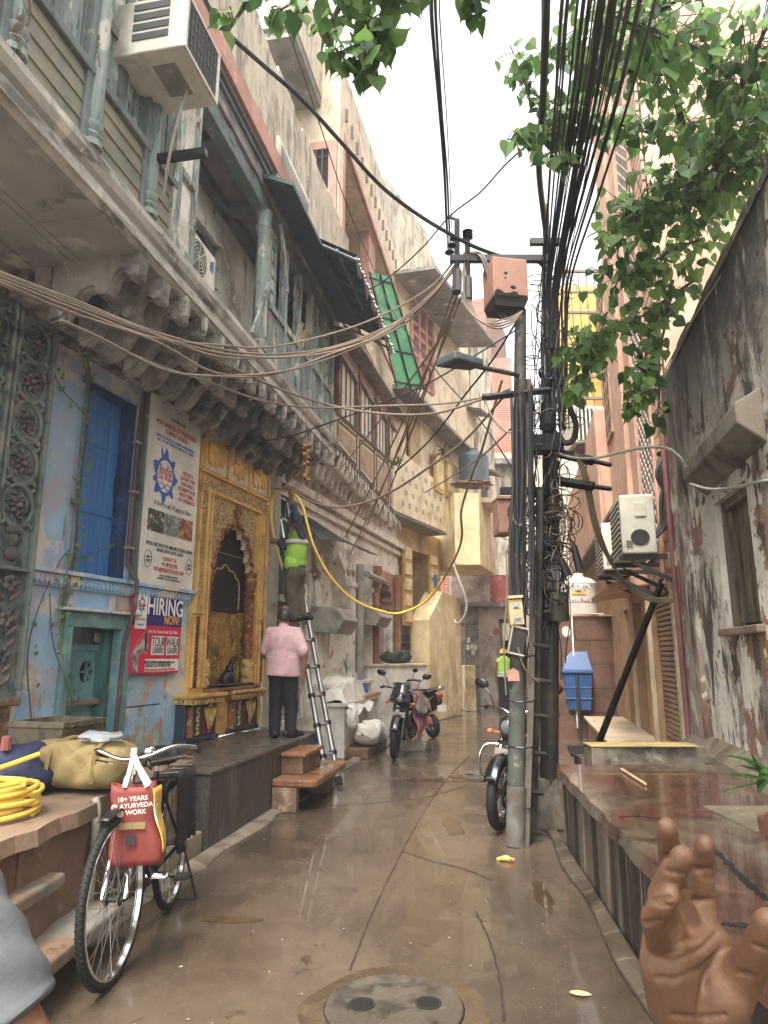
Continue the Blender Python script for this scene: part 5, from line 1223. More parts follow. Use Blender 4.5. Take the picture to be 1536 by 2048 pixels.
# --- man on the ladder
lb = G(664, 1578); lt = LW.w(3.02, 3.74, .04); lb = V((lb.x - .04, lb.y, 0))
sep = LW.u * .34; ax = lt - lb
lad = thing('ladder', 'aluminium telescopic ladder leaning on the wall beside the grey drainpipe', 'ladder', lb)
nsec = 11; wd_ = [.062 - .0028 * i for i in range(nsec)]
for s in (0, 1):
    m = MB()
    for i in range(nsec): m.tube([lb + sep * s + ax * (i / nsec), lb + sep * s + ax * ((i + 1.02) / nsec)], wd_[i] * .62, 10)
    m.build('rail', m_metal, lad, smooth=40)
    m = MB(); m.tube([lb + sep * s - ax * .002, lb + sep * s + ax * .02], .05, 8); m.build('foot', m_rubber, lad)
for i in range(1, nsec + 1):
    a = lb + ax * (i / nsec); tb('rung', m_metal, lad, [a, a + sep], .02, 8)
    m = MB()
    for s in (0, 1): m.tube([a + sep * s - ax * .006, a + sep * s + ax * .006], wd_[min(i, nsec - 1)] * .62 + .012, 10)
    m.build('collar', m_black, lad)
Y0 = 8.75
on = ax * (5.75 / nsec) + lb
nk, hd_ = q(594, 1057), q(589, 1041, .02)
shn, shf = q(603, 1070, -.12), q(583, 1072, .14); hpn, hpf = q(586, 1146, -.06), q(593, 1144, .08); knn, knf = q(582, 1190, -.07), q(596, 1190, .08); ann, anf = q(591, 1231, -.06), q(603, 1229, .10)
eln, wrn = q(592, 1030, -.16), q(584, 1004, -.1); elf, wrf = q(568, 1092, .12), q(556, 1084, .1)
ff = V((-1, .25, .25))
caps = [(nk, hd_, .05, .055), (nk, q(593, 1100), .07, .12), (q(593, 1100), q(590, 1140), .12, .11), (shn, shf, .055, .055), (shn, eln, .05, .04), (eln, wrn, .038, .026), (shf, elf, .048, .04), (elf, wrf, .038, .026), (hpn, knn, .085, .06), (knn, ann, .055, .038), (hpf, knf, .085, .06), (knf, anf, .055, .038), (ann, ann + V((-.12, .02, -.05)), .038, .03), (anf, anf + V((-.12, .05, -.05)), .038, .03)]
caps += headcaps(hd_, ff, .92); fingers(caps, wrn, q(581, 986, -.1) - wrn, V((-1, 0, 0)), .9, .6); fingers(caps, wrf, V((-.8, .2, .1)), V((0, 0, 1)), .9, .8)
pm2 = organic('person', caps, m_skin, None, .0105, 3)
tag(pm2, 'man in lime safety vest on the ladder, one arm raised', 'person')
face(pm2, hd_, ff, .92); hairs(pm2, hd_, ff, m_hair, .97)
vs_ = organic('vest', [(q(596, 1066), q(594, 1095), .09, .125), (q(594, 1095), q(589, 1128), .14, .14), (q(598, 1072, -.07), q(588, 1072, .1), .085, .085), (q(584, 1128, -.05), q(597, 1128, .05), .115, .115)], m_hivis, pm2, .012, 8, .012, .08)
m = MB()   # silver tape round the chest
c_ = q(594, 1085); m.grid(lambda a, b: tuple(c_ + V((cos(2 * pi * a) * .146, sin(2 * pi * a) * .143, -.03 + .055 * b))), 28, 2); m.build('reflective_band', m_refl, pm2, smooth=True, thick=.004)
organic('sleeve', [(shn, eln, .06, .052), (eln, q(586, 1012, -.12), .05, .04)], m_denim, pm2, .01, 3, .025, .07)
organic('sleeve', [(shf, elf, .07, .06), (elf, q(560, 1086, .1), .055, .05)], m_denim, pm2, .01, 3, .02, .07)
organic('shirt_tail', [(q(585, 1134), q(592, 1133), .125, .122)], m_denim, pm2, .012, 4, .02, .1)
organic('trousers', [(q(586, 1148), q(594, 1146), .13, .125), (hpn, knn, .115, .088), (knn, ann + V((0, 0, .0)), .088, .075), (hpf, knf, .115, .088), (knf, anf, .088, .075)], m_olive, pm2, .012, 4, .03, .1)
shoe(pm2, ann, (-.8, .3)); shoe(pm2, anf, (.6, -.3))
# --- far workers
def worker(x, yb, yt, Y, label, cap, vest, pants, fwd, grp=None):
    b = PY(x, yb, Y); b.z = 0; h = 1.70; s = h / 1.7
    def j(dx, z, dy=0): return b + V((dx, dy, z * s))
    hc_ = j(0, 1.56)
    caps = [(j(0, 1.40), hc_, .05, .055), (j(0, 1.36), j(0, 1.0), .12, .12), (j(-.18, 1.36), j(.18, 1.36), .055, .055), (j(-.09, .92), j(-.1, .5), .085, .06), (j(-.1, .5), j(-.1, .08), .055, .04), (j(.09, .92), j(.1, .5), .085, .06), (j(.1, .5), j(.1, .08), .055, .04)]
    for k in (-1, 1):
        caps += [(j(k * .2, 1.36), j(k * .25, 1.06), .05, .042), (j(k * .25, 1.06), j(k * .22, .84, .06), .04, .027)]; fingers(caps, j(k * .22, .84, .06), V((0, .1, -1)), V((0, 1, 0)), .95)
    caps += headcaps(hc_, fwd)
    p = organic('person', caps, m_skin, None, .016, 3); tag(p, label, 'person', grp)
    face(p, hc_, fwd)
    organic('vest', [(j(0, 1.38), j(0, .98), .15, .155), (j(-.16, 1.36), j(.16, 1.36), .075, .075), (j(-.1, 1.3), j(-.08, .95), .09, .1), (j(.1, 1.3), j(.08, .95), .09, .1)], vest, p, .015, 3)
    m = MB()
    for z in (1.08, 1.0): m.grid(lambda a, u: tuple(j(cos(2 * pi * a) * .2, z - .06 + .05 * u, sin(2 * pi * a) * .17)), 20, 1)
    m.build('reflective_band', m_refl, p, thick=.004)
    organic('trousers', [(j(-.06, .93), j(.06, .93), .125, .125), (j(-.09, .9), j(-.1, .06), .105, .075), (j(.09, .9), j(.1, .06), .105, .075)], pants, p, .015, 3)
    for k in (-1, 1): shoe(p, j(k * .1, .085), fwd)
    m = MB(); m.lathe([(.135, .0), (.115, .012), (.112, .05), (.085, .10), (.03, .128), (.001, .13)], hc_ + V((0, 0, .02)), 16); m.build('cap', cap, p, smooth=50)
    return p
worker(1011, 1420, 1302, 19.6, 'distant worker in a yellow hard hat and lime vest standing left of the leaning pole', flat('yellow_hat', '#e6b812', .4), m_hivis, m_trou, V((-.4, .9, 0)))
worker(1079, 1412, 1310, 20.4, 'distant worker in a white cap and dark blue clothes glimpsed between the two poles', m_txw, m_denim, m_denim, V((.3, .9, 0)))
# --- raised hand close to the camera
def c3(x, y, D): return CAM(x, y, D)
k_ = 1.0
def chain(pts, rs): return [(c3(*a), c3(*b), r0, r1) for (a, b), (r0, r1) in zip(zip(pts, pts[1:]), zip(rs, rs[1:]))]
caps = []
caps += chain([(1322, 1892, .555), (1306, 1838, .528), (1326, 1808, .513), (1341, 1793, .508)], [.0115, .0100, .0092, .0078])          # little finger, folded
caps += chain([(1345, 1868, .565), (1322, 1796, .535), (1347, 1742, .515), (1366, 1712, .508)], [.0125, .0110, .0100, .0085])          # ring finger
caps += chain([(1372, 1858, .575), (1352, 1778, .575), (1340, 1710, .565), (1334, 1655, .555)], [.013, .0112, .0100, .0085])          # middle finger
caps += chain([(1408, 1868, .578), (1404, 1798, .588), (1405, 1736, .587), (1410, 1688, .580)], [.013, .0112, .0098, .0082])          # forefinger
caps += chain([(1446, 2000, .560), (1492, 1938, .545), (1520, 1893, .530), (1534, 1842, .520)], [.021, .0155, .0130, .0100])        # thumb
caps += [(c3(1330, 1900, .56), c3(1420, 1888, .575), .019, .018), (c3(1335, 1900, .56), c3(1352, 2010, .56), .022, .024), (c3(1375, 1890, .572), c3(1390, 2010, .57), .019, .022), (c3(1416, 1890, .575), c3(1432, 2010, .57), .019, .024), (c3(1330, 1930, .553), c3(1348, 2010, .556), .021, .021),
         (c3(1452, 1985, .553), c3(1425, 2035, .555), .022, .021), (c3(1440, 1930, .572), c3(1470, 1985, .565), .013, .014), (c3(1365, 2010, .565), c3(1395, 2100, .58), .027, .026), (c3(1425, 2020, .57), c3(1412, 2100, .58), .026, .026), (c3(1402, 2090, .58), c3(1430, 2420, .62), .028, .036)]
ph = organic('person', caps, m_palm, None, .0022, 8)
bpy.context.view_layer.update()
me_ = bpy.data.meshes.new_from_object(ph.evaluated_get(bpy.context.evaluated_depsgraph_get())); ph.modifiers.clear(); ph.data = me_
# creases of the palm and finger joints pressed into the skin
cre = [[(1306, 1912, .545), (1345, 1925, .55), (1400, 1900, .56), (1432, 1868, .565)], [(1312, 1955, .54), (1352, 1958, .545), (1404, 1935, .555), (1440, 1900, .56)], [(1440, 1900, .56), (1412, 1945, .55), (1398, 2000, .55), (1396, 2040, .55)], [(1352, 1890, .555), (1376, 1878, .565), (1398, 1880, .57)],
       [(1290, 1846, .52), (1322, 1842, .515)], [(1306, 1806, .51), (1340, 1812, .505)], [(1304, 1800, .53), (1340, 1796, .525)], [(1334, 1742, .51), (1362, 1748, .505)], [(1334, 1780, .565), (1372, 1778, .565)], [(1326, 1712, .555), (1356, 1712, .555)], [(1386, 1800, .578), (1424, 1800, .578)], [(1390, 1738, .577), (1422, 1738, .577)], [(1478, 1945, .535), (1506, 1952, .535)], [(1508, 1890, .522), (1534, 1900, .52)], [(1345, 2030, .55), (1400, 2036, .55), (1450, 2030, .55)]]
segs = []
for c_ in cre:
    for a_, b_ in zip(c_, c_[1:]): segs.append((V(a_[:2]), V(b_[:2]), a_[2]))
for v in me_.vertices:
    p = v.co; d = V((p.x, p.y * CP + (p.z - H) * SP, (p.z - H) * CP - p.y * SP)); x, y = 768 + F * d.x / d.y, 1024 - F * d.z / d.y
    n = v.normal
    if n.dot(p - V((0, 0, H))) > 0: continue
    k = 0
    for a_, b_, D_ in segs:
        ab = b_ - a_; t = max(0, min(1, (V((x, y)) - a_).dot(ab) / ab.length_squared)); q_ = (V((x, y)) - a_ - ab * t).length
        if q_ < 14 and abs(d.y - D_) < .045: k = max(k, exp(-(q_ / 4.2) ** 2))
    v.co = p - n * .0022 * k
for p in me_.polygons: p.use_smooth = True
tag(ph, "brown open hand raised palm towards us in the near right foreground", 'person')
# --- forearm in a grey sleeve at the left edge
caps = [(c3(-160, 1650, .74), c3(0, 2030, .70), .045, .036), (c3(0, 2030, .70), c3(62, 2120, .69), .034, .028)]
w_ = c3(62, 2120, .69); fingers(caps, w_, c3(100, 2220, .68) - w_, V((.8, .3, .2)), 1.0, .5)
al = organic('person', caps, m_skin, None, .005, 4)
tag(al, 'arm in a grey marl sleeve hanging at the lower left edge of the view', 'person')
A_, B_ = c3(-185, 1680, .75), c3(0, 2062, .70); ax_ = (B_ - A_).normalized(); e1 = ax_.orthogonal().normalized(); e2 = ax_.cross(e1)
def slv(a, b):
    an = 2 * pi * a; r = .062 - .006 * b + .0025 * sin(an * 2 + b * 9) + .002 * sin(b * 26 + an * 3) + (.0015 if b > .955 else 0) - (.004 if b > .995 else 0)
    return tuple(A_.lerp(B_, b) + (e1 * cos(an) + e2 * sin(an)) * r)
m = MB(); m.grid(slv, 40, 60); m.build('sleeve', m_greyc, al, smooth=True, thick=.003)
# --- long yellow hose in the air
yh = thing('hose', 'yellow hose looping from the man on the ladder across to the poles', 'hose', PY(700, 1195, 8.6))
tb('hose_run', m_yel, yh, smooth_path([PY(*p) for p in ((566, 1140, 8.95), (552, 1090, 8.95), (543, 1040, 8.95), (548, 990, 8.9), (581, 983, 8.65), (604, 1010, 8.5), (615, 1050, 8.4), (630, 1098, 8.4), (662, 1155, 8.5), (705, 1198, 8.7), (760, 1222, 8.9), (800, 1226, 9), (850, 1204, 8.9), (886, 1160, 8.5))], 8), .0165, 8)
tb('cable_run', m_cabley, yh, smooth_path([PY(*p) for p in ((886, 1160, 8.5), (914, 1108, 8.1), (924, 1070, 7.8), (923, 1020, 7.6), (944, 950, 7.2), (962, 905, 6.9), (978, 850, 6.6), (1004, 760, 6.2))], 8), .014, 6)
# ---------------------------------------------------------------- row beyond the shrine (same wall line)
def lu(x, y, n=0.0): return LW.q(x, y, n)[0]
dn = thing('drainpipe', 'thick grey drainpipe with a collar between the gilded shrine and the ladder', 'pipe', LW.w(2.87, .6, .1))
m = MB(); pu = 2.86
m.tube([LW.w(pu, .6, .1), LW.w(pu, 4.3, .1)], .085, 12)
for z in (1.6, 2.75): m.tube([LW.w(pu, z, .1), LW.w(pu, z + .16, .1)], .095, 12)
m.build('pipe', m_pvc, dn, smooth=40)
ah = thing('arcade_shopfront', 'weathered white arcade shopfront with blind arch and roller shutters beyond the shrine', 'shopfront', LW.w(5, 0, 0))
uz = lu(800, 1200); sA0, sA1 = 2.96, lu(612, 1330)
winu = (lu(556, 1080), lu(578, 1080), 2.35, 3.75)
nch = (lu(655, 1200), lu(694, 1200), 1.3, 3.35)
sh2 = (lu(713, 1300), lu(733, 1300), .5, 2.75)
drk = (lu(600, 1150), lu(622, 1150), 1.75, 2.9)
pk = (lu(755, 1250), lu(786, 1250), 1.2, 3.3)
facade(MB(LW), 2.9, uz, 0, 4.5, [(sA0 + .02, sA1, .6, 1.95), winu, nch, sh2, pk, (sA1 + .03, drk[1], 1.95, 2.95)], -.02, .3).build('wall', m_white, ah)
def roller(par, fr, u0, u1, z0, z1, n, mat, st_=.075):
    m = MB(fr); k = int((z1 - z0) / st_)
    for i in range(k):
        z = z0 + i * st_
        m.hexa([(u0, z, n - .02), (u1, z, n - .02), (u1, z + .004, n + .012), (u0, z + .004, n + .012), (u0, z + st_ - .004, n - .02), (u1, z + st_ - .004, n - .02), (u1, z + st_ * .62, n + .016), (u0, z + st_ * .62, n + .016)])
    o = m.build('roller_shutter', mat, par); return o
m_shut = pm('shutter_grey', '#a9a092', .55, [('#7b7264', 4, .52, .68)], bump=.1)
roller(ah, LW, sA0 + .03, sA1, .6, 1.95, -.1, m_shut); roller(ah, LW, sh2[0], sh2[1], .5, 2.75, -.1, m_shut)
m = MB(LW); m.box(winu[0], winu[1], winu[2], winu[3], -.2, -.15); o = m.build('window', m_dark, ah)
m = MB(LW)
for a, b, c, d in ((winu[0] - .05, winu[0] + .03, winu[2], winu[3] + .05), (winu[1] - .03, winu[1] + .05, winu[2], winu[3] + .05), (winu[0] + .03, winu[1] - .03, winu[3] - .05, winu[3] + .05), ((winu[0] + winu[1]) / 2 - .02, (winu[0] + winu[1]) / 2 + .02, winu[2], winu[3])): m.box(a, b, c, d, -.12, .02)
m.build('frame', m_tealdk, o)
bx('sill', m_mould, o, LW, winu[0] - .12, winu[1] + .12, winu[2] - .1, winu[2] - .002, 0, .12)
bx('dark_board', m_brown, ah, LW, sA0 + .05, sA1 - .1, 1.97, 2.3, 0, .06)
# blind arch
ar2 = arch(nch[0], nch[1], 2.55, 3.3, 1, .0, 16)
m = MB(LW); tp_ = [(nch[0] + (nch[1] - nch[0]) * i / (len(ar2) - 1), 3.36) for i in range(len(ar2))]
for i in range(len(ar2) - 1):
    m.add([(*ar2[i], .0), (*ar2[i + 1], .0), (*tp_[i + 1], .0), (*tp_[i], .0)], [(0, 1, 2, 3)]); m.add([(*ar2[i], .0), (*ar2[i + 1], .0), (*ar2[i + 1], -.3), (*ar2[i], -.3)], [(0, 1, 2, 3)])
m.build('arch', m_white, ah)
bx('niche_back', m_white, ah, LW, nch[0], nch[1], nch[2], nch[3], -.29, -.24)
uc = (nch[0] + nch[1]) / 2
m = MB(LW); m.prism([(uc - .13, 2.0), (uc + .13, 2.0), (uc + .13, 2.25), (uc + .05, 2.34), (uc, 2.42), (uc - .05, 2.34), (uc - .13, 2.25)], -.24, -.235); m.build('lamp_niche', m_soot, ah)
for a, b in ((lu(628, 1200), lu(640, 1200)), (lu(642, 1200), lu(654, 1200)), (lu(695, 1200), lu(705, 1200)), (lu(735, 1250), lu(738, 1250))):
    m = MB(LW); m.box(a, b, 1.05, 3.7, -.02, .07); m.box(a - .03, b + .03, 1.05, 1.2, -.02, .1); m.box(a - .03, b + .03, 2.75, 2.84, -.02, .1); m.box(a + (b - a) * .2, b - (b - a) * .2, 2.9, 3.6, .07, .085); m.box(a + (b - a) * .2, b - (b - a) * .2, 1.3, 2.65, .07, .085)
    m.build('pilaster', m_white, ah, bev=.01)
m = MB(LW); m.box(sA1 + .05, lu(712, 1340), .0, 1.05, -.02, .30); m.box(sA1 + .03, lu(712, 1340) + .03, 1.02, 1.08, -.02, .34); m.build('base_block', m_marble, ah, bev=.01)
m = MB(LW); m.box(2.9, uz, 3.95, 4.08, -.02, .14); m.box(2.9, uz, 3.8, 3.9, -.02, .06); m.build('cornice', m_white, ah)
# pink arch shrine and red pillar
ar3 = arch(pk[0], pk[1], 2.45, 3.2, 7, .12, 4)
m = MB(LW); tp_ = [(pk[0] + (pk[1] - pk[0]) * i / (len(ar3) - 1), 3.31) for i in range(len(ar3))]
m_pinkc = pm('pink_carved_stone', '#b08a74', .8, [('#8d6a5a', 8, .5, .64), ('#d0b79c', 14, .58, .68)], bump=.7, bs=30, bdist=.02)
for i in range(len(ar3) - 1): m.add([(*ar3[i], .0), (*ar3[i + 1], .0), (*tp_[i + 1], .0), (*tp_[i], .0)], [(0, 1, 2, 3)]); m.add([(*ar3[i], .0), (*ar3[i + 1], .0), (*ar3[i + 1], -.3), (*ar3[i], -.3)], [(0, 1, 2, 3)])
o = m.build('pink_arch', m_pinkc, ah)
bx('door_panel', pm('mauve_door', '#a89498', .7, [('#8a7378', 4, .5, .66)], bump=.3), o, LW, pk[0], pk[1], 1.2, 2.5, -.28, -.22); bx('dark_upper', m_dark, o, LW, pk[0], pk[1], 2.5, 3.3, -.29, -.24)
for uu in (lu(744, 1250), lu(788, 1250)):
    m = MB(); m.lathe([(.12, 0), (.12, .15), (.08, .2), (.11, .3), (.08, .38), (.085, 1.3), (.11, 1.36), (.08, 1.42), (.09, 1.9), (.13, 2.05), (.13, 2.15)], LW.w(uu, 1.15, .08), 10); m.build('round_pillar', pm('red_stone_pillar', '#94614b', .7, [('#b98e74', 8, .54, .66)], bump=.4), ah, smooth=40)
dn2 = thing('drainpipe', 'grey drainpipe between the blind arch and the far roller shutter', 'pipe', LW.w(lu(709, 1200), 1, .1))
m = MB(); uu = lu(708, 1200); m.tube([LW.w(uu, 1.0, .12), LW.w(uu, 3.2, .12)], .08, 10); m.tube([LW.w(uu + .3, 3.05, .15), LW.w(uu + 1.3, 3.0, .2)], .07, 8); m.build('pipe', m_pvc, dn2, smooth=40)
# projecting lamp box
def duct(label, u, z, w, h, n):
    t = thing('junction_hood', label, 'metal box', LW.w(u, z, n / 2), 'grey metal boxes on the arcade')
    m = MB(LW); m.prism([(z, 0), (z + h * .45, 0), (z + h * .45, 0)], u, u + .001, 0) if 0 else None
    m.add([(u, z + .1, 0), (u + w, z + .1, 0), (u + w, z + h, 0), (u, z + h, 0), (u, z + h * .12, n * .75), (u + w, z + h * .12, n * .75), (u + w, z + h * .55, n), (u, z + h * .55, n), (u, z + h * .95, n * .72), (u + w, z + h * .95, n * .72)],
          [(0, 1, 5, 4), (4, 5, 7 - 1, 7), (7, 6, 9, 8), (8, 9, 2, 3), (0, 4, 7, 8, 3), (1, 2, 9, 6, 5)])
    m.build('case', m_pvc, t, bev=.012)
duct('grey angular metal box on the arcade wall beside the ladder', lu(622, 1280), 1.78, .75, .5, .55)
duct('smaller grey metal box on the arcade wall before the red pillar', lu(716, 1240), 2.0, .8, .42, .45)
# black sheet awning
ba = thing('sheet_awning', 'black sheet awning stretched over the doorway behind the man on the ladder', 'awning', LW.w(4.2, 3.2, .3))
m = MB(LW); u0, u1 = lu(606, 1040), lu(668, 1080, .5)
m.grid(lambda a, b: (3.75 + (5.6 - 3.75) * a, 3.62 - .42 * b * (1 - .15 * a) + .05 * sin(a * 5), .02 + .75 * b * (.55 + .45 * a)), 10, 6); m.build('sheet', m_black, ba, thick=.01)
# bags and counters of white marble
def blockthing(name, label, cat, fr, a, mat, **k):
    t = thing(name, label, cat, fr.w((a[0] + a[1]) / 2, a[2], (a[4] + a[5]) / 2), k.get('group')); bx('body', mat, t, fr, *a, bev=.008)
    return t
cA = G(688, 1517); CF = Fr(cA.x, cA.y, .2)
mc = thing('marble_counter', 'white marble-faced counter block heaped with white sacks beyond the ladder', 'counter', CF.w(.8, 0, -.4))
zt = .80
bx('body', m_marble, mc, CF, 0, 2.5, 0, zt - .06, -1.85, 0, bev=.006); bx('top', m_marble, mc, CF, -.04, 2.54, zt - .058, zt, -1.87, .04, bev=.008)
m = MB(CF); m.box(.02, .035, .05, zt - .1, -1.3, 0); 
bx('far_top', pm('tan_counter_top', '#b89a78', .6), mc, CF, 1.2, 2.54, zt + .002, zt + .05, -1.2, .05, bev=.006)
ws = thing('sack_heap', 'white woven plastic sheet draped over the sacks on the marble counter', 'sacks', CF.w(.6, zt, -.6))
m = MB(CF); rs = random.Random(5)
def dr(a, b):
    u = -.05 + 1.7 * a; n = -1.75 + 1.88 * b; h = .40 * (sin(pi * min(1, a * 1.02)) ** .35) * (sin(pi * min(1, max(0, b * .96))) ** .35) if 0 < a < 1 and 0 < b < 1 else 0
    z = zt + .01 + h + .02 * sin(a * 23 + b * 9) + .018 * sin(b * 31 - a * 12)
    if b > .9: z = zt - (b - .9) * 2.0 * (.4 + .6 * abs(sin(a * 7)))
    return (u, z, n + .01)
m.grid(dr, 40, 30); m.build('sheet', m_cloth, ws, smooth=True)
def cement(label, c, rz, L=.72, W=.42, h=.2, tilt=0):
    t = thing('woven_sack', label, 'sack', c, 'white woven sacks')
    sack('sack', m_cloth, t, c, L, W, h, rz, int(c[0] * 100 + 50), False, .035, 28, 18, tilt)
s0 = CF.w(.35, .14, .22)
ldg = thing('stone_ledge', 'low dark stone ledge below the marble counter carrying a white sack', 'ledge', CF.w(.6, 0, .2)); bx('ledge', m_sand, ldg, CF, .02, 1.5, 0, .14, .01, .36, bev=.012)
cement('full white woven sack slumped on the low ledge against the marble counter', s0 + V((.1, .25, 0)), radians(78), .95, .40, .36)
cement('small torn white sack hanging off the corner of the marble counter', CF.w(.1, .42, .09), radians(80), .3, .16, .36)
bb_ = thing('plastic_bag', 'bright blue plastic bag on the far end of the marble counter', 'bag', CF.w(2.0, .85, -.2))
blob('bag', pm('blue_plastic_bag', '#1d6fd0', .3, bump=.4, bs=14), bb_, tuple(CF.w(1.9, .93, -.25)), (.17, .17, .15), .16, 12, flatz=.85)
# low marble wall in front of the stair
mw = thing('marble_wall', 'low marble wall facing the alley behind the parked motorcycles', 'wall', PY(795, 1380, 14.2))
a_, b_ = PY(736, 1330, 13.2), PY(853, 1336, 14.6); WFs = Fr(a_.x, a_.y, (b_.x - a_.x) / (b_.y - a_.y)); LL = (b_ - a_).length
bx('body', m_marble, mw, WFs, 0, LL, 0, 1.30, -.4, 0); bx('coping', m_tan, mw, WFs, -.02, LL + .02, 1.302, 1.35, -.43, .03, bev=.006)
gb = thing('dark_bag', 'dark green cloth bag lying on the low marble wall', 'bag', PY(820, 1330, 14.4)); sack('bag', pm('dark_green_cloth', '#2d3a30', .8, bump=.4), gb, WFs.w(LL - .75, 1.35, -.2), .85, .3, .24, atan2(WFs.u.y, WFs.u.x), 9, False, .04)
# ---------------------------------------------------------------- painted balcony house
ph_ = thing('painted_house', 'ochre painted house with red lined balcony panels and brown windows beyond the old house', 'house', BE.w(8, 0, -1))
U0, U1 = uE + .04, 11.25
def zt_(u, a, b): return a + (b - a) * (u - U0) / (U1 - U0)
m = MB(BE); m.hexa([(U0, 4.56, 0), (U1, 4.56, 0), (U1, 4.56, -1.0), (U0, 4.56, -1.0), (U0, 5.12, 0), (U1, 5.82, 0), (U1, 5.82, -1.0), (U0, 5.12, -1.0)]); m.build('balcony_panel', m_tan, ph_)
m = MB(BE)
for k in range(4):
    a, b = U0 + .12 + (U1 - U0) * k / 4, U0 - .1 + (U1 - U0) * (k + 1) / 4
    za, zb = zt_(a, 5.12, 5.82) - .1, zt_(b, 5.12, 5.82) - .1
    for p, r in (((a, 4.66), (b, 4.66)), ((a, za), (b, zb)), ((a, 4.66), (a, za)), ((b, 4.66), (b, zb))): m.tube([(p[0], p[1], .004), (r[0], r[1], .004)], .022, 4)
m.tube([(U0, 4.58, .01), (U1, 4.58, .01)], .03, 5); m.tube([(U0, 5.12, .01), (U1, 5.82, .01)], .035, 5)
m.build('panel_border', m_brown, ph_)
m = MB(BE)
for k in range(4):
    a, b = U0 + .2 + (U1 - U0) * k / 4, U0 - .18 + (U1 - U0) * (k + 1) / 4; m.hexa([(a, 4.74, .0), (b, 4.74, .0), (b, 4.74, .004), (a, 4.74, .004), (a, zt_(a, 5.12, 5.82) - .18, .0), (b, zt_(b, 5.12, 5.82) - .18, .0), (b, zt_(b, 5.12, 5.82) - .18, .004), (a, zt_(a, 5.12, 5.82) - .18, .004)])
m.build('grey_panel', pm('grey_tan_panel', '#a98f74', .85, [('#8a7460', 3, .5, .64)], bump=.4), ph_)
m = MB(BE); m.hexa([(U0, 5.12, -.08), (U1, 5.82, -.08), (U1, 5.82, -1), (U0, 5.12, -1), (U0, 7.4, -.08), (U1, 7.6, -.08), (U1, 7.6, -1), (U0, 7.4, -1)]); m.build('upper_wall', m_tan, ph_)
m = MB(BE); m.hexa([(U0, 6.5, -.1), (U1, 7.05, -.1), (U1, 6.98, .25), (U0, 6.42, .25), (U0, 6.56, -.1), (U1, 7.11, -.1), (U1, 7.03, .25), (U0, 6.47, .25)]); m.build('eave', m_soot, ph_)
nw = 4
for k in range(nw):
    a, b = U0 + .18 + (U1 - U0 - .2) * k / nw, U0 + (U1 - U0 - .2) * (k + 1) / nw; z0, z1 = zt_(a, 5.2, 5.9), zt_(a, 6.2, 6.75)
    m = MB(BE); m.box(a, b, z0, z1, -.08, -.05); o = m.build('window', m_curtain, ph_)
    m = MB(BE)
    for q_ in ((a - .03, a + .02, z0 - .03, z1 + .05), (b - .02, b + .03, z0 - .03, z1 + .05), (a + .03, b - .03, z1 - .03, z1 + .05)): m.box(*q_, -.06, .02)
    for j in (1, 2, 3): m.box(a + (b - a) * j / 4 - .012, a + (b - a) * j / 4 + .012, z0, z1, -.05, -.03)
    m.build('frame', m_brown, o)
m = MB(BE)
for k in range(nw + 1):
    a = U0 + .08 + (U1 - U0 - .2) * k / nw; z0 = zt_(a, 5.2, 5.9)
    m.tube([(a + .05 * sin(t * .9), z0 + t * .09, .03) for t in range(14)], .018, 5)
m.build('twisted_trim', m_redp, ph_)
# wavy stone soffit
sf = MB(BE); nb_ = 16
m2 = MB(BE); m2.hexa([(U0, 4.30, -1.1), (U1, 4.30, -.8), (U1, 4.556, 0), (U0, 4.556, 0), (U0, 4.36, -1.1), (U1, 4.36, -.8), (U1, 4.559, 0), (U0, 4.559, 0)]); so_p = m2.build('soffit', m_white, ph_)
for k in range(int((U1 - U0) / .30)):
    u = U0 + .16 + k * .30; bracket(u, m_white, .05, .85, 4.54, .50, so_p)
m = MB(BE)
for k in range(30): m.tube([(U0 + .1 + k * (U1 - U0) / 30, 4.56, .02), (U0 + .1 + k * (U1 - U0) / 30, 4.46 - .05 * (k % 3), .02)], .014, 5)
m.build('hanging_drops', m_white, ph_)
# ---------------------------------------------------------------- salmon trimmed house above
oh = thing('salmon_trim_house', 'tall tan house with salmon window frames and pillared loggia rising behind the tin awning', 'house', BE.w(8, 7, -1))
O0, O1 = 5.30, 11.30
m = MB(BE); lo, hi = 7.95, 10.0
facade(m, O0, O1, 7.2, 11.3, [(O0 + .25, O1 - .1, lo, hi)], 0, 1.3)
m.build('wall', m_tan, oh)
m = MB(BE); m.hexa([(O0, 11.3, -1.4), (O1, 11.3, -1.4), (O1, 11.3, .0), (O0, 11.3, .0), (O0, 11.55, -1.4), (O1, 12.5, -1.4), (O1, 12.5, -.02), (O0, 11.55, -.02)]); m.build('parapet', m_weath, oh)
m = MB(BE)
for k in range(14): m.box(O0 + .3 + k * .42, O0 + .33 + k * .42, 10.55 + k * .02, 10.8 + k * .02, 0, .05)
m.build('spout_row', m_brown, oh)
m = MB(BE); m.box(O0 + .02, O0 + .20, 7.2, hi + .15, -.02, .05); m.box(O0 + .2, O1, hi, hi + .12, -.02, .06)
for u in (7.9, 8.12, 8.34, 10.95): m.box(u, u + .15, lo, hi, -.25, -.05)
m.box(O0 + .25, O1, lo - .1, lo, -.05, .04)
m.build('salmon_frame', m_orange, oh, bev=.01)
bx('loggia_back', m_dark, oh, BE, O0 + .3, O1 - .15, lo, hi, -1.28, -1.25)
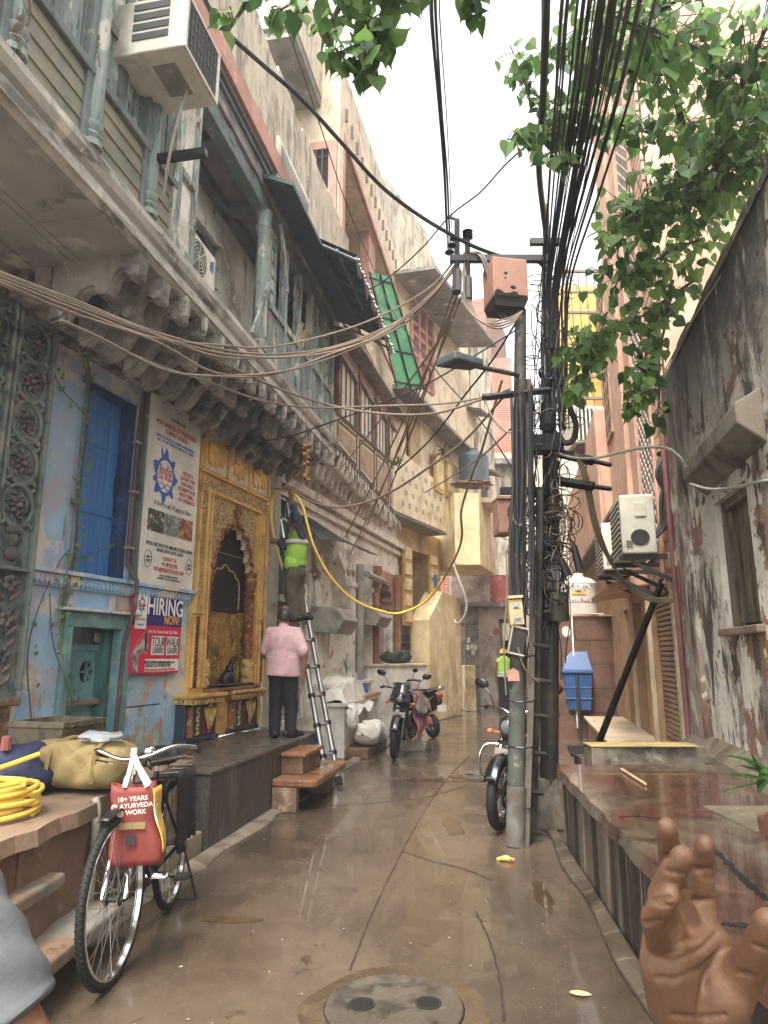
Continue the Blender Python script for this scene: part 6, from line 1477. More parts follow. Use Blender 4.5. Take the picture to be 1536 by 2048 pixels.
# near gable: barred window
m = MB(BE); m.box(O0 - .01, O0, 7.2, 11.3, -3.2, -.0); gw = m.build('gable_wall', m_tan, oh)
wn0, wn1 = -.95, -.18
wz0, wz1 = 8.7, 9.75
m = MB(BE); m.box(O0 - .03, O0 - .012, wz0, wz1, wn0, wn1); o = m.build('window', m_dark, oh)
m = MB(BE)
for a, b, c, d in ((wn0 - .1, wn1 + .14, wz1, wz1 + .14), (wn1, wn1 + .14, wz0 - 1.2, wz1), (wn0 - .08, wn0, wz0, wz1)): m.box(O0 - .07, O0 - .012, c, d, a, b)
m.build('frame', m_orange, o)
m = MB(BE)
for k in range(8): m.tube([(O0 - .06, wz0, wn0 + (wn1 - wn0) * k / 7), (O0 - .06, wz1, wn0 + (wn1 - wn0) * k / 7)], .014, 5)
for z in (wz0 + .08, wz1 - .15): m.tube([(O0 - .06, z, wn0), (O0 - .06, z, wn1)], .012, 5)
m.build('bars', m_steel, o)
m = MB(BE); m.box(3.9, O0 - .01, 10.62, 10.78, -2.6, -.35); o = m.build('roof_balcony', m_soot, oh); m = MB(BE); m.box(3.85, O0 - .01, 10.78, 11.9, -.45, -.33); m.box(3.85, 3.95, 10.78, 11.9, -2.6, -.45); m.build('balcony_wall', m_weath, o)
# green sheet screen
gs = thing('green_screen', 'bright green corrugated plastic screen on a black frame below the salmon pillars', 'screen', BE.w(9, 8, .5))
P_ = [PY(742, 544, 12.0), PY(784, 555, 12.6), PY(852, 782, 14.0), PY(796, 774, 13.2)]
m = MB()
for i in range(30):
    for j in range(2):
        f = lambda a, b: P_[0].lerp(P_[3], a).lerp(P_[1].lerp(P_[2], a), b) + V((.015 * sin(b * 60 + 0), 0, .015 * sin(a * 70)))
        m.raw([f(i / 30, j / 2), f((i + 1) / 30, j / 2), f((i + 1) / 30, (j + 1) / 2), f(i / 30, (j + 1) / 2)], [(0, 1, 2, 3)])
m.build('sheet', m_green, gs, thick=.01)
m = MB()
for a in (.05, .38, .66, .95): m.tube([P_[0].lerp(P_[3], a) + V((-.05, -.06, -.03)), P_[1].lerp(P_[2], a) + V((-.02, -.06, -.03))], .022, 5)
for b in (0, .5, 1): m.tube([P_[0].lerp(P_[1], b) + V((-.03, -.06, -.03)), P_[3].lerp(P_[2], b) + V((-.03, -.06, -.03))], .018, 5)
m.build('frame', m_black, gs)
# ---------------------------------------------------------------- yellow stair house at the bend
yh_ = thing('yellow_house', 'yellow limewashed house at the bend with steep stair and tiled balcony parapet', 'house', YF.w(1.5, 0, -1))
def yq(x, y, n=0.0): return YF.q(x, y, n)
ud0, ud1 = yq(799, 1200, -.55)[0], yq(866, 1200, -.55)[0]; uw0 = yq(858, 1260, 0)[0]
uR = yq(922, 1300)[0]
facade(MB(YF), -.6, uR, 0, 4.66, [(ud0, ud1, 1.15, 4.1)], -.55, 1.6).build('wall', m_yellow, yh_)
# parapet with square tiles
uP0, uP1 = .02, yq(891, 1020)[0]
m = MB(YF); m.hexa([(uP0 - .5, 4.66, -.9), (uP1, 4.66, -.9), (uP1, 4.66, 0), (uP0 - .5, 4.66, 0), (uP0 - .5, 6.2, -.9), (uP1, 5.85, -.9), (uP1, 5.85, 0), (uP0 - .5, 6.2, 0)]); pp = m.build('parapet', pm('cream_parapet', '#d8c7a0', .8, [('#bfa87c', 2, .5, .66)], bump=.2), yh_)
m = MB(YF); rt = random.Random(3)
for j in range(4):
    for i in range(7):
        u = .12 + i * .38 + (.19 if j % 2 else 0); z = 4.85 + j * .28
        if u < uP1 - .2: m.box(u, u + .12, z, z + .12, 0, .006)
m.build('tile_squares', pm('olive_tile', '#8b8a6a', .4, [('#b9b08a', 5, .5, .6)], bump=0), pp)
# stair
m = MB(YF); ns = 11
for i in range(ns):
    z = .75 + i * .22; n0 = -.15 - i * .17
    m.box(ud0 - (.55 if i < 3 else .02), ud1 - .01, z, z + .22, n0 - (2.3 - i * .17), n0)
st2 = m.build('stair', pm('grey_stair', '#a09a8c', .7, [('#7c7568', 3, .5, .66)], bump=.3), yh_)
m = MB(YF)
for i in range(ns): m.box(ud0 - (.55 if i < 3 else .02), ud1 - .012, .75 + i * .22 + .185, .75 + i * .22 + .222, -.15 - i * .17, -.15 - i * .17 + .02)
m.build('tread_nosing', m_marble, st2)
m = MB(YF); m.prism([(uw0, 0), (uR, 0), (uR, 3.0), (uw0 + .9, 3.1), (uw0, 2.35)], -.5, -.0); m.build('stair_wall', m_yellow, yh_, bev=.02)
for (ua, ub, nn, zb) in ((yq(808, 1150, -.3)[0], yq(825, 1150, -.3)[0], -.3, 2.2), (yq(860, 1150, -.3)[0], yq(877, 1150, -.3)[0], -.3, 2.4)):
    m = MB(YF); m.box(ua, ub, zb, 4.05, nn - .05, nn); o = m.build('door', m_ydoor, yh_)
    m = MB(YF)
    for k in range(5): z = zb + .08 + k * (4.05 - zb) / 5; m.box(ua + .06, ub - .06, z, z + (4.05 - zb) / 5 - .1, nn, nn + .02)
    m.build('panel', m_yellow, o)
bx('notice', m_txb, yh_, YF, yq(866, 1150, -.3)[0], yq(872, 1150, -.3)[0], 3.2, 3.55, -.3, -.27)
m = MB(YF); m.box(-.6, uP1 + .1, 4.60, 4.655, -1.4, -.02); m.build('soffit', pm('grey_soffit', '#8f8676', .85), yh_)
# upper storeys of the bend
uW1 = yq(962, 800)[0]
facade(MB(YF), -.6, uW1, 5.85, 11.2, [(yq(830, 680)[0], yq(872, 720)[0], 8.35, 10.4), (yq(820, 900)[0], yq(850, 930)[0], 6.1, 7.3)], -.12, .5).build('upper_wall', pm('buff_plaster', '#dcc8a4', .85, [('#bda684', 1.4, .48, .64), ('#9a8b78', 2.2, .56, .68, (3, 3, .4)), ('#eadbba', 3, .58, .7)], bump=.4), yh_)
wa, wb = yq(830, 680)[0], yq(872, 720)[0]
m = MB(YF); m.box(wa, wb, 8.35, 10.4, -.3, -.25); o = m.build('window', m_curtain, yh_)
m = MB(YF)
for k in range(4): u = wa + (wb - wa) * k / 3; m.box(u - .06, u + .06, 8.3, 10.45, -.25, -.06)
for z in (8.32, 9.0, 9.55, 9.85, 10.4): m.box(wa, wb, z - .05, z + .05, -.25, -.08)
m.build('frame', m_orange, o)
m = MB(YF); m.box(wa + .06, wb - .06, 9.9, 10.35, -.245, -.2); m.build('dark_pane', m_dark, o)
wa, wb = yq(820, 900)[0], yq(850, 930)[0]
m = MB(YF); m.box(wa, wb, 6.1, 7.3, -.35, -.3); o = m.build('window', m_dark, yh_); m = MB(YF); m.box(wa + .1, wa + .35, 6.1, 7.3, -.28, -.24); m.box(wb - .55, wb, 6.1, 7.3, -.2, -.14); m.build('shutter', pm('yellow_grey_board', '#b59a66', .7), o)
m = MB(YF); m.hexa([(-.1, 10.55, -.15), (uW1 - 1.6, 10.55, -.15), (uW1 - 1.4, 10.4, 1.0), (-.1, 10.4, 1.0), (-.1, 10.65, -.15), (uW1 - 1.6, 10.65, -.15), (uW1 - 1.4, 10.5, 1.0), (-.1, 10.5, 1.0)]); m.build('sunshade', m_soot, yh_)
m = MB(YF); m.hexa([(-.3, 7.55, -.12), (uW1 - .9, 7.0, -.12), (uW1 - .9, 6.92, .45), (-.3, 7.45, .45), (-.3, 7.65, -.12), (uW1 - .9, 7.1, -.12), (uW1 - .9, 7.0, .45), (-.3, 7.53, .45)]); m.build('sunshade', m_soot, yh_)
m = MB(YF); m.box(-.6, 2.2, 11.2, 13.0, -.6, -.12); m.hexa([(2.2, 11.2, -.6), (uW1, 11.2, -.6), (uW1, 11.2, -.12), (2.2, 11.2, -.12), (2.2, 12.6, -.6), (uW1, 11.4, -.6), (uW1, 11.4, -.12), (2.2, 12.6, -.12)]); m.build('parapet', m_weath, yh_)
for (x0, y0, x1, y1) in ((866, 885, 885, 965), (889, 905, 914, 975)):
    u0, u1 = yq(x0, y0)[0], yq(x1, y1)[0]; z1 = yq(x0, y0)[1]; z0 = yq(x0, y1)[1]
    m = MB(YF); m.box(u0, u1, z0 - .2, z1 - .2, .0, .06); o = m.build('window_shutter', m_ydoor, yh_)
    m = MB(YF); m.box(u0 + .08, u1 - .08, z0 - .1, z1 - .3, .06, .075); m.build('panel', m_yellow, o)
# jutting yellow bay with a water tank
jb = thing('yellow_bay', 'plain pale yellow bay jutting over the alley below the dark water tank', 'bay', PY(935, 1060, 17.3))
a, b = PY(911, 1130, 17.2), PY(961, 1129, 17.2); z0, z1 = a.z, PY(930, 986, 17.2).z; e = PY(992, 1146, 19.6)
m = MB(); m.add([(a.x, 17.2, z0), (b.x, 17.2, z0), (e.x, 19.6, z0), (a.x - .5, 19.6, z0), (a.x, 17.2, z1), (b.x, 17.2, z1), (e.x, 19.6, z1), (a.x - .5, 19.6, z1)], [(0, 1, 2, 3), (4, 7, 6, 5), (0, 4, 5, 1), (1, 5, 6, 2), (2, 6, 7, 3), (3, 7, 4, 0)]); m.build('bay_wall', m_yellow, jb, bev=.02)
m = MB(); m.box(b.x - .05, e.x + .3, 17.6, 19.0, z1 - .15, z1 - .02); m.build('side_ledge', m_tan, jb)
wt = thing('water_tank', 'dark ribbed plastic water tank standing on the yellow bay', 'water tank', PY(948, 975, 17.7))
c = PY(948, 972, 17.75); r = 30 * px2m(17.75) * 1.02; hT = PY(948, 915, 17.75).z - c.z
m = MB(); m.lathe([(r * .97, 0)] + [(r * (1 if i % 2 else .965), hT * (i + .5) / 12) for i in range(12)] + [(r * .98, hT), (r * .8, hT + .08), (r * .35, hT + .16), (r * .33, hT + .24), (.01, hT + .25)], c, 24); m.build('tank', m_tank, wt, smooth=30)
rub = thing('loose_stones', 'loose stones wedged under the dark water tank', 'stones', c - V((0, .5, 0)))
blob('stones', m_sand, rub, (c.x - .2, c.y - .35, c.z - .04), (.5, .25, .09), .2, 21); 
# ---------------------------------------------------------------- end of the alley
YE = 20.6
ew = thing('end_house', 'stained grey and red house front closing the end of the alley with an open doorway', 'house', (3.4, YE, 0))
def ex(x, y=1300): return PY(x, y, YE).x
def ez(y): return PY(980, y, YE).z
EF = Fr(0, YE, 1e9)
m = MB(); x0, x1, xm = ex(905), ex(1002), ex(1050)
m.box(x0, x1, YE, YE + .4, 0, ez(1240)); m.box(xm, ex(1100), YE, YE + .4, 0, ez(1240)); m.box(x0, ex(1100), YE, YE + .4, ez(1240), ez(1150)); m.build('wall', m_mud, ew)
bx('red_patch', m_redp, ew, None, ex(984), ex(1040), YE - .02, YE, ez(1212), ez(1150))
m = MB(); m.box(ex(1000), ex(1006), YE - .05, YE + .2, 0, ez(1238)); m.box(ex(1046), xm + .05, YE - .05, YE + .2, 0, ez(1238)); m.box(ex(1000), xm + .05, YE - .05, YE + .2, ez(1246), ez(1238)); m.build('door_frame', m_brown, ew)
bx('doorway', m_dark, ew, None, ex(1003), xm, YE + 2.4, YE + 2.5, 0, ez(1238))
m = MB()
for i in range(5): m.box(ex(931), ex(957), YE - .12, YE - .02, ez(1415 - i * 42), ez(1415 - i * 42 - 38))
o = m.build('grey_shutter', pm('grey_board', '#7e7a73', .7, [('#5e5a54', 3, .5, .64), ('#a8a49a', 5, .6, .68)], bump=.3), ew)
m = MB()
for (x, y) in ((932, 1290), (940, 1288), (947, 1290), (934, 1275), (942, 1300)): m.box(ex(x), ex(x + 6), YE - .14, YE - .12, ez(y + 10), ez(y))
m.build('paper_notice', m_signw, o)
m = MB(); m.box(ex(917), ex(1046), YE - .3, YE, ez(1214), ez(1206)); m.build('ledge', m_soot, ew)
m = MB(); m.box(ex(921), ex(941), 19.6, 20.5, 0, ez(1330)); m.build('yellow_pier', m_yellow, ew, bev=.02)
up = thing('far_upper_house', 'pale patched upper storey above the end doorway seen behind the poles', 'house', (3.6, 22.5, 4))
m = MB(); m.box(PY(960, 1000, 22.5).x, PY(1160, 1000, 22.5).x, 22.5, 23.5, 2.0, PY(1000, 905, 22.5).z); m.build('wall', m_weath, up)
m = MB(); m.box(PY(960, 1000, 22.5).x, PY(1050, 1000, 22.5).x, 22.0, 22.5, PY(1000, 935, 22.5).z, PY(1000, 925, 22.5).z); m.build('ledge', m_soot, up)
bkh = thing('brick_house', 'tall unplastered red brick house behind the bend', 'house', (3, 25, 5))
a, b, c = PY(905, 620, 24.5), PY(970, 595, 24.5), PY(1003, 720, 26.5)
z0 = 3.0
m = MB(); m.add([(a.x - 1.5, 24.9, z0), (b.x, 24.5, z0), (c.x + .4, 27.5, z0), (a.x - 1.5, 27.5, z0), (a.x - 1.5, 24.9, a.z), (b.x, 24.5, b.z), (c.x + .4, 27.5, b.z), (a.x - 1.5, 27.5, a.z)], [(0, 4, 5, 1), (1, 5, 6, 2), (2, 6, 7, 3), (3, 7, 4, 0), (4, 7, 6, 5)]); m.build('wall', m_brick, bkh)
m = MB(); m.box(b.x + .05, b.x + .9, 24.4, 25.5, z0, PY(980, 720, 24.6).z); m.build('lower_wing', m_brick, bkh)
wp = thing('stained_house', 'black stained plaster house with small hooded windows next to the red brick house', 'house', PY(940, 800, 20.5))
SF = Fr(PY(905, 800, 18.7).x, 18.7, .62)
u1 = SF.q(985, 800)[0]
m = MB(SF); facade(m, -.3, u1, 4.0, 11.6, [(u1 * .62, u1 * .80, 5.6, 7.1), (u1 * .35, u1 * .5, 7.6, 8.8)], 0, .3); m.build('wall', pm('black_stained_plaster', '#cbbda4', .9, [('#6d665c', 1.3, .48, .62, (2, 2, .5)), ('#d6cab2', 3, .58, .68), ('#3b3630', 2.4, .55, .66, (3, 3, .4))], bump=.5), wp)
for q_ in ((u1 * .62, u1 * .80, 5.6, 7.1), (u1 * .35, u1 * .5, 7.6, 8.8)):
    bx('window', m_brown, wp, SF, q_[0], q_[1], q_[2], q_[3], -.25, -.2); m = MB(SF); m.hexa([(q_[0] - .15, q_[3], 0), (q_[1] + .15, q_[3], 0), (q_[1] + .15, q_[3] - .15, .5), (q_[0] - .15, q_[3] - .15, .5), (q_[0] - .15, q_[3] + .08, 0), (q_[1] + .15, q_[3] + .08, 0), (q_[1] + .15, q_[3] - .08, .5), (q_[0] - .15, q_[3] - .08, .5)]); m.build('sunshade', m_brown, wp)
m = MB(SF); m.tube([(u1 * .45, 11.0, .3), (u1 * .3, 11.0, .3)], .1, 8); m.build('water_spout', m_pvc, wp)
# ---------------------------------------------------------------- right side: wet terrace
tr = thing('terrace', 'wet red oxide terrace with dark water streaks down its side wall', 'terrace', RP.w(-1, 0, -.6))
uT = RP.q(1118, 1530)[0]
def rwx(y): return 2.72 + .205 * (y - 5.1)
m = MB(); N_ = 26; P = []
ys = [-.5 + (RP.w(uT, 0).y + .5) * i / N_ for i in range(N_ + 1)]
for i in range(N_):
    ya, yb = ys[i], ys[i + 1]
    fx = lambda y, k: 1.45 + .09 * (y - 5.95) - .05 + .012 * sin(k * 2.7)
    A = [(fx(ya, i), ya, .0), (rwx(ya) + .1, ya, 0), (rwx(ya) + .1, ya, .0), (fx(ya, i), ya, .0)]
    m.add([(fx(ya, i), ya, .55), (rwx(ya) + .05, ya, .55), (rwx(yb) + .05, yb, .55), (fx(yb, i + 1), yb, .55), (fx(ya, i) + .012, ya, .62), (rwx(ya) + .05, ya, .62), (rwx(yb) + .05, yb, .62), (fx(yb, i + 1) + .012, yb, .62)], [(0, 1, 2, 3), (4, 7, 6, 5), (0, 4, 5, 1), (1, 5, 6, 2), (2, 6, 7, 3), (3, 7, 4, 0)] if i in (0, N_ - 1) else [(0, 1, 2, 3), (4, 7, 6, 5), (3, 7, 4, 0)])
top = m.build('terrace_top', m_terrace, tr)
m = MB(RP); m.box(-7, uT - .03, 0, .548, -1.5, -.012); m.build('side_wall', m_terside, tr)
m = MB(); rc2 = random.Random(8)
pts_ = [(1.5, 4.35), (1.75, 4.42), (2.05, 4.36), (2.3, 4.45), (2.62, 4.4)]
m.box(1.9, 2.6, 3.75, 4.35, .6203, .6245); m.build('cement_patch', pm('cement_patch', '#7d735f', .35, [('#5c5140', 3, .5, .64)], rvar=.15, bump=.3), top)
m = MB()
def crk(px, w=.01, z=.6215):
    P = smooth_path([G(*p, z) for p in px], 8)
    for a, b in zip(P, P[1:]):
        t = (b - a).normalized(); s = V((-t.y, t.x, 0)) * w * (.5 + rc2.random()); m.raw([a - s, a + s, b + s, b - s], [(0, 1, 2, 3)])
crk([(1236, 1634), (1280, 1632), (1340, 1640)]); crk([(1420, 1690), (1460, 1730), (1500, 1770), (1536, 1800)], .014); crk([(1445, 1845), (1470, 1850), (1510, 1848)], .016)
m.build('crack', m_dark, top)
m = MB(); a, b = G(1184, 1520, .62), G(1392, 1518, .62)
m.hexa([(a.x, a.y, .55), (b.x + .1, b.y, .55), (b.x + .1, b.y + .24, .55), (a.x, a.y + .24, .55), (a.x, a.y, .725), (b.x + .1, b.y, .725), (b.x + .1, b.y + .24, .725), (a.x, a.y + .24, .725)])
kb_ = thing('terrace_kerb', 'raised concrete kerb with yellowed edge across the far end of the terrace', 'kerb', tuple(a)); m.build('kerb_body', m_kerb, kb_, bev=.012)
m = MB(); m.box(a.x - .005, b.x, a.y - .004, a.y + .24, .7255, .74); m.build('yellow_edge', pm('yellow_edge_paint', '#b09a55', .7, [('#8a7c58', 5, .5, .64)]), kb_, bev=.004)
m = MB(); a2, b2 = kb_.location, 0
lw_ = thing('terrace_end_wall', 'low dark wall below the terrace kerb beside the blue bin', 'wall', tuple(a)); m.box(a.x - .02, 3.3, a.y + .25, a.y + .5, 0, .6); m.build('body', m_terside, lw_)
skk = thing('wooden_stick', 'thin pale bamboo stick lying on the wet terrace', 'stick', G(1265, 1552, .63))
tb('stick', pm('pale_bamboo', '#c9b27a', .6), skk, [G(1243, 1538, .635), G(1291, 1568, .635)], .009, 6)
# potted plant at the right edge
fp = thing('flower_pot', 'brown clay flowerpot with long green leaves at the right edge of the terrace', 'plant pot', G(1575, 1800, .62))
c = G(1640, 1815, .62)
m = MB(); m.lathe([(.10, 0), (.155, .24), (.17, .24), (.172, .29), (.15, .29), (.145, .25), (.01, .25)], c, 20); m.build('pot', pm('clay_pot', '#6b4433', .7, [('#8d6a52', 4, .52, .66)], bump=.2), fp, smooth=40)
def blade(mb, p, d, L, w, droop, n=8):
    d = V(d).normalized(); s = d.cross(V((0, 0, 1))).normalized(); prev = None
    for i in range(n + 1):
        t = i / n; q = p + d * L * t + V((0, 0, -droop * t * t)); ww = w * sin(pi * (.08 + .9 * t)) ** .8
        cur = [q - s * ww, q + V((0, 0, -ww * .3)), q + s * ww]
        if prev: mb.raw(prev + cur, [(0, 1, 4, 3), (1, 2, 5, 4)])
        prev = cur
m = MB(); pc = c + V((0, 0, .3)); pe = PY(1540, 1545, c.y - .1)
stem = smooth_path([tuple(pc), tuple(pc.lerp(pe, .5) + V((.02, 0, .05))), tuple(pe)], 6)
for d, L, w, dr_ in (((-1, .1, .35), .20, .045, .03), ((-1, -.2, -.05), .26, .014, .02), ((-.7, -.3, -.75), .13, .032, .02), ((-.3, 0, 1), .16, .02, .02), ((-.9, .4, .5), .17, .04, .02), ((.5, .3, .6), .3, .035, .1), ((-.6, .6, .5), .22, .03, .05), ((.8, -.4, .2), .3, .03, .1), ((0, .7, .4), .25, .03, .06)): blade(m, pe + V((U(-.02, .02), U(-.02, .02), U(-.03, .03))), d, L * .72, w * .8, dr_)
m.build('leaves', leafmat('broad_leaf', '#2c5520', '#4a7a30'), fp, smooth=True)
tb('stem', m_bark, fp, stem, .012, 6)
lit = thing('food_wrapper', 'crumpled yellow wrapper lying on the wet alley near the pole foot', 'litter', G(1012, 1722))
blob('wrapper', pm('yellow_wrapper', '#d9b23a', .4, [('#efe9dc', 14, .55, .6), ('#a83a2a', 16, .6, .63)], bump=.4), lit, tuple(G(1012, 1722) + V((0, 0, .015))), (.05, .035, .02), .3, 4, 14, 8, flatz=.003)
lf = thing('fallen_leaf', 'dry pale leaf lying on the wet alley in the foreground', 'leaf', G(1158, 1992))
m = MB(); blade(m, G(1140, 1990) + V((0, 0, .012)), (1, -.15, 0), .095, .026, .004); m.build('blade', pm('dry_leaf', '#c9b47c', .7, [('#9a8455', 20, .5, .62)], bump=.3), lf)
# ---------------------------------------------------------------- weathered wall
ww = thing('weathered_wall', 'mouldy peeling plaster wall with a shuttered niche and stone hood on the right', 'wall', RW.w(0, 0))
wuA, wuB = -.22, .66
uEnd = RW.q(1340, 900)[0]
facade(MB(RW), -5.5, uEnd, .5, 4.5, [(wuA, wuB, 1.72, 2.78)], 0, .16).build('wall', m_grey, ww)
m = MB(RW); rg = random.Random(6)
for i in range(30):
    a = -5.5 + (uEnd + 5.5) * i / 30; b = -5.5 + (uEnd + 5.5) * (i + 1) / 30; m.box(a, b, 4.501, 4.56 + .05 * rg.random(), -.33, .015)
m.build('coping', pm('black_mould', '#4a443c', .95, [('#6d655a', 3, .5, .64)], bump=.8, bs=12), ww, jit=.006)
m = MB(RW); m.box(uEnd - .62, uEnd - .03, .5, 4.45, .0, .05); m.build('end_pilaster', pm('pinkish_plaster', '#a8968a', .9, [('#8f5f50', 1.6, .5, .6, (2, 2, .6)), ('#d4cabb', 3, .56, .62), ('#3f3a35', 2.4, .50, .62, (2, 2, .5)), ('#2b2825', 1.5, .32, .5, (2, 2, .5), (4.5, 2.6))], bump=.8, bs=9, bdist=.03), ww, jit=.004)
m = MB(RW); m.hexa([(-5.5, .6, 0), (uEnd, .6, 0), (uEnd, .6, .16), (-5.5, .6, .16), (-5.5, .78, 0), (uEnd, .78, 0), (uEnd, .66, .14), (-5.5, .66, .14)]); m.build('footing', m_kerb, ww)
m = MB(RW); w2 = (wuB - wuA) / 3
for i in range(3): m.box(wuA + w2 * i + .006, wuA + w2 * (i + 1) - .006, 1.76, 2.72, -.13 - .012 * i, -.10 - .012 * i)
m_owood = pm('old_dark_timber', '#6d5f4c', .85, [('#3f362b', 3, .48, .62, (4, 4, .4)), ('#8f826c', 6, .58, .68, (4, 4, .4))], bump=.6, bs=25)
o = m.build('shutter', m_owood, ww)
m = MB(RW)
for a, b, c_, d in ((wuA, wuA + .06, 1.74, 2.78), (wuB - .06, wuB, 1.74, 2.78), (wuA + .06, wuB - .06, 2.70, 2.78)): m.box(a, b, c_, d, -.14, -.05)
m.build('frame', m_owood, o, bev=.006)
bx('sill', m_slab, ww, RW, wuA - .08, wuB + .06, 1.66, 1.72, -.2, .06, bev=.012)
hA, hB = sorted((RW.q(1380, 955, .25)[0], RW.q(1490, 860, .25)[0]))
hz_ = RW.q(1380, 950, .30)[1]
hA, hB = -.76, .86
m = MB(RW); m.hexa([(hA, 2.90, 0), (hB, 2.90, 0), (hB, 3.05, .18), (hA, 3.05, .18), (hA, 3.30, 0), (hB, 3.30, 0), (hB, 3.19, .18), (hA, 3.19, .18)])
m.build('stone_hood', pm('stone_hood', '#7a7062', .9, [('#453d34', 2, .46, .60), ('#a59a88', 4, .58, .68)], bump=.6, bs=14), ww, bev=.012)
rp_ = thing('red_pipe', 'dull red downpipe at the corner between weathered wall and peach building', 'pipe', RW.w(uEnd, .6, .05))
tb('pipe', pm('dull_red_pipe', '#8a5650', .6, [('#6d423e', 3, .5, .64)]), rp_, [RW.w(uEnd - .03, .6, .075), RW.w(uEnd - .03, 3.95, .075)], .03, 8)
# ---------------------------------------------------------------- peach building
pb_ = thing('peach_building', 'tall peach building with lattice strips and brown roller shutters', 'building', PE.w(2, 0, -1))
def pu_(x, y, n=0.0): return PE.q(x, y, n)[0]
s0, s1 = sorted((pu_(1312, 1350), pu_(1362, 1350)))
d0, d1 = sorted((pu_(1276, 1350), pu_(1292, 1350))); e0, e1 = sorted((pu_(1256, 1350), pu_(1272, 1350)))
facade(MB(PE), 0, 14, 0, 3.75, [(s0, s1, .45, 2.25), (d0, d1, .45, 2.3), (e0, e1, .45, 2.25)], 0, .25).build('wall', m_peachb, pb_)  # lower peach wall, shade under the overhang put into its tan colour
m_shb = pm('brown_shutter_metal', '#a58a70', .45, [('#7d6450', 3, .52, .68)], metal=.2, bump=.1)
roller(pb_, PE, s0, s1, .45, 2.25, -.08, m_shb, .062)
m = MB(PE); m.box(d0, d1, .45, 2.3, -.24, -.2); m.build('brown_door', m_brown, pb_); m = MB(PE); m.box(e0, e1, .45, 2.25, -.24, -.2); m.build('brown_door', m_brown, pb_)
for u in (s0 - .14, s1 + .02, d1 + .04): bx('door_pier', m_tan, pb_, PE, u, u + .11, .42, 2.4, .0, .06, bev=.01)
m = MB(PE); m.box(s0 - .5, s1 + .3, 2.42, 2.5, .0, .75); m.hexa([(s0 - .5, 2.3, .0), (s1 + .3, 2.3, .0), (s1 + .3, 2.42, .75), (s0 - .5, 2.42, .75), (s0 - .5, 2.42, .0), (s1 + .3, 2.42, .0), (s1 + .3, 2.44, .76), (s0 - .5, 2.44, .76)]) if 0 else None
m = MB(PE); m.box(s0 - .5, s0 - .2, 2.42, 2.60, .0, .10); m.build('meter_shelf', m_tan, pb_, bev=.02)
hs_ = MB(PE); hs_.hexa([(s1 - .1, 2.42, 0), (e1 - .6, 2.42, 0), (e1 - .6, 2.36, .55), (s1 - .1, 2.36, .55), (s1 - .1, 2.62, 0), (e1 - .6, 2.62, 0), (e1 - .6, 2.42, .58), (s1 - .1, 2.42, .58)]); hs_.build('door_hood', m_peach, pb_, bev=.02)
# upper block: projecting, with lattice and ribbed strips
uJ0, uJ1, uK = pu_(1327, 700), pu_(1272, 700), 2.75
m = MB(PE); m.box(-.02, uK, 3.75, 12.5, -1.5, -.02); m.build('upper_wall', m_peach, pb_)
m = MB(PE)
for k in range(int(8.6 / .14)):
    z = 2.5 + k * .14; m.box(-.0, .62, z, z + .115, 0, .035)
m.build('ribbed_cladding', m_peach, pb_, bev=.006)
# perforated lattice strip
jl = MB(PE); ja, jb_ = .72, 1.75; stp = .17
jo = MB(PE); jo.box(ja, jb_, 2.75, 12.4, -.015, .004); jb0 = jo.build('lattice_back', m_soot, pb_)
k = 0; z = 2.75
while z < 9.5:
    for i in range(6):
        u = ja + .02 + i * stp + (stp / 2 if k % 2 else 0)
        if u + stp > jb_: continue
        r = stp * .48
        for t0, t1 in (((u, z + r), (u + r, z + 2 * r)), ((u + r, z + 2 * r), (u + 2 * r, z + r)), ((u + 2 * r, z + r), (u + r, z)), ((u + r, z), (u, z + r))):
            jl.tube([(t0[0], t0[1], .02), (t1[0], t1[1], .02)], .016, 4)
    z += stp * .5; k += 1
jl.build('lattice', pm('grey_lattice', '#b8aa9c', .8, [('#8c7f74', 4, .5, .64)]), jb0)
m = MB(PE)
for u in (ja - .06, jb_): m.box(u, u + .06, 2.7, 12.4, 0, .06)
m.build('lattice_frame', m_peach, pb_)
m = MB(PE)
for k in range(60): m.tube([(jb_ + .1, 3.9 + k * .14, .01), (jb_ + .26, 3.86 + k * .14, .01)], .006, 4)
m.build('spike_row', m_soot, pb_)
m = MB(PE); m.box(uK, 3.75, 3.75, 12.2, -1.5, .05); m.build('bay', m_peach, pb_, bev=.02)
m = MB(PE); m.box(3.75, 4.6, 3.75, 8.2, -1.5, .04); m.box(4.6, 13.5, 3.75, 5.9, -1.5, .26); m.build('rear_bay', m_peach, pb_, bev=.02)
m = MB(PE); m.box(uK, 13.5, 3.69, 3.748, -.1, .27); m.build('soffit', m_brown, pb_)
m = MB(PE); m.box(3.8, 4.55, 5.2, 8.1, .04, .08); lv_ = m.build('louver_panel', m_peachb, pb_)
m = MB(PE)
for i in range(3):
    for j in range(9): m.box(3.88 + i * .24, 3.96 + i * .24, 5.3 + j * .31, 5.5 + j * .31, .08, .085)
m.build('louver_slot', m_dark, lv_)
ms = thing('marble_bench', 'long pale stone bench along the foot of the shuttered peach building', 'bench', PE.w(3, 0, .4))
m = MB(PE); m.box(.6, 5.6, 0, .39, .0, .62); m.build('bench_base', m_peachb, ms); m = MB(PE)
for k in range(5): m.box(.58 + k * 1.0, 1.57 + k * 1.0, .392, .44, .0, .68)
m.build('bench_top', pm('buff_stone', '#c4ad8e', .4, [('#a08a6c', 2, .5, .66)], bump=.15), ms, bev=.008)
gr_ = thing('drain_grating', 'rusty iron drain grating between the stone bench and the terrace', 'grating', PE.w(.9, 0, .9))
m = MB(PE)
for k in range(12): m.box(.55 + k * .07, .58 + k * .07, .40, .43, .70, 1.2)
m.build('bars', m_poledk, gr_)
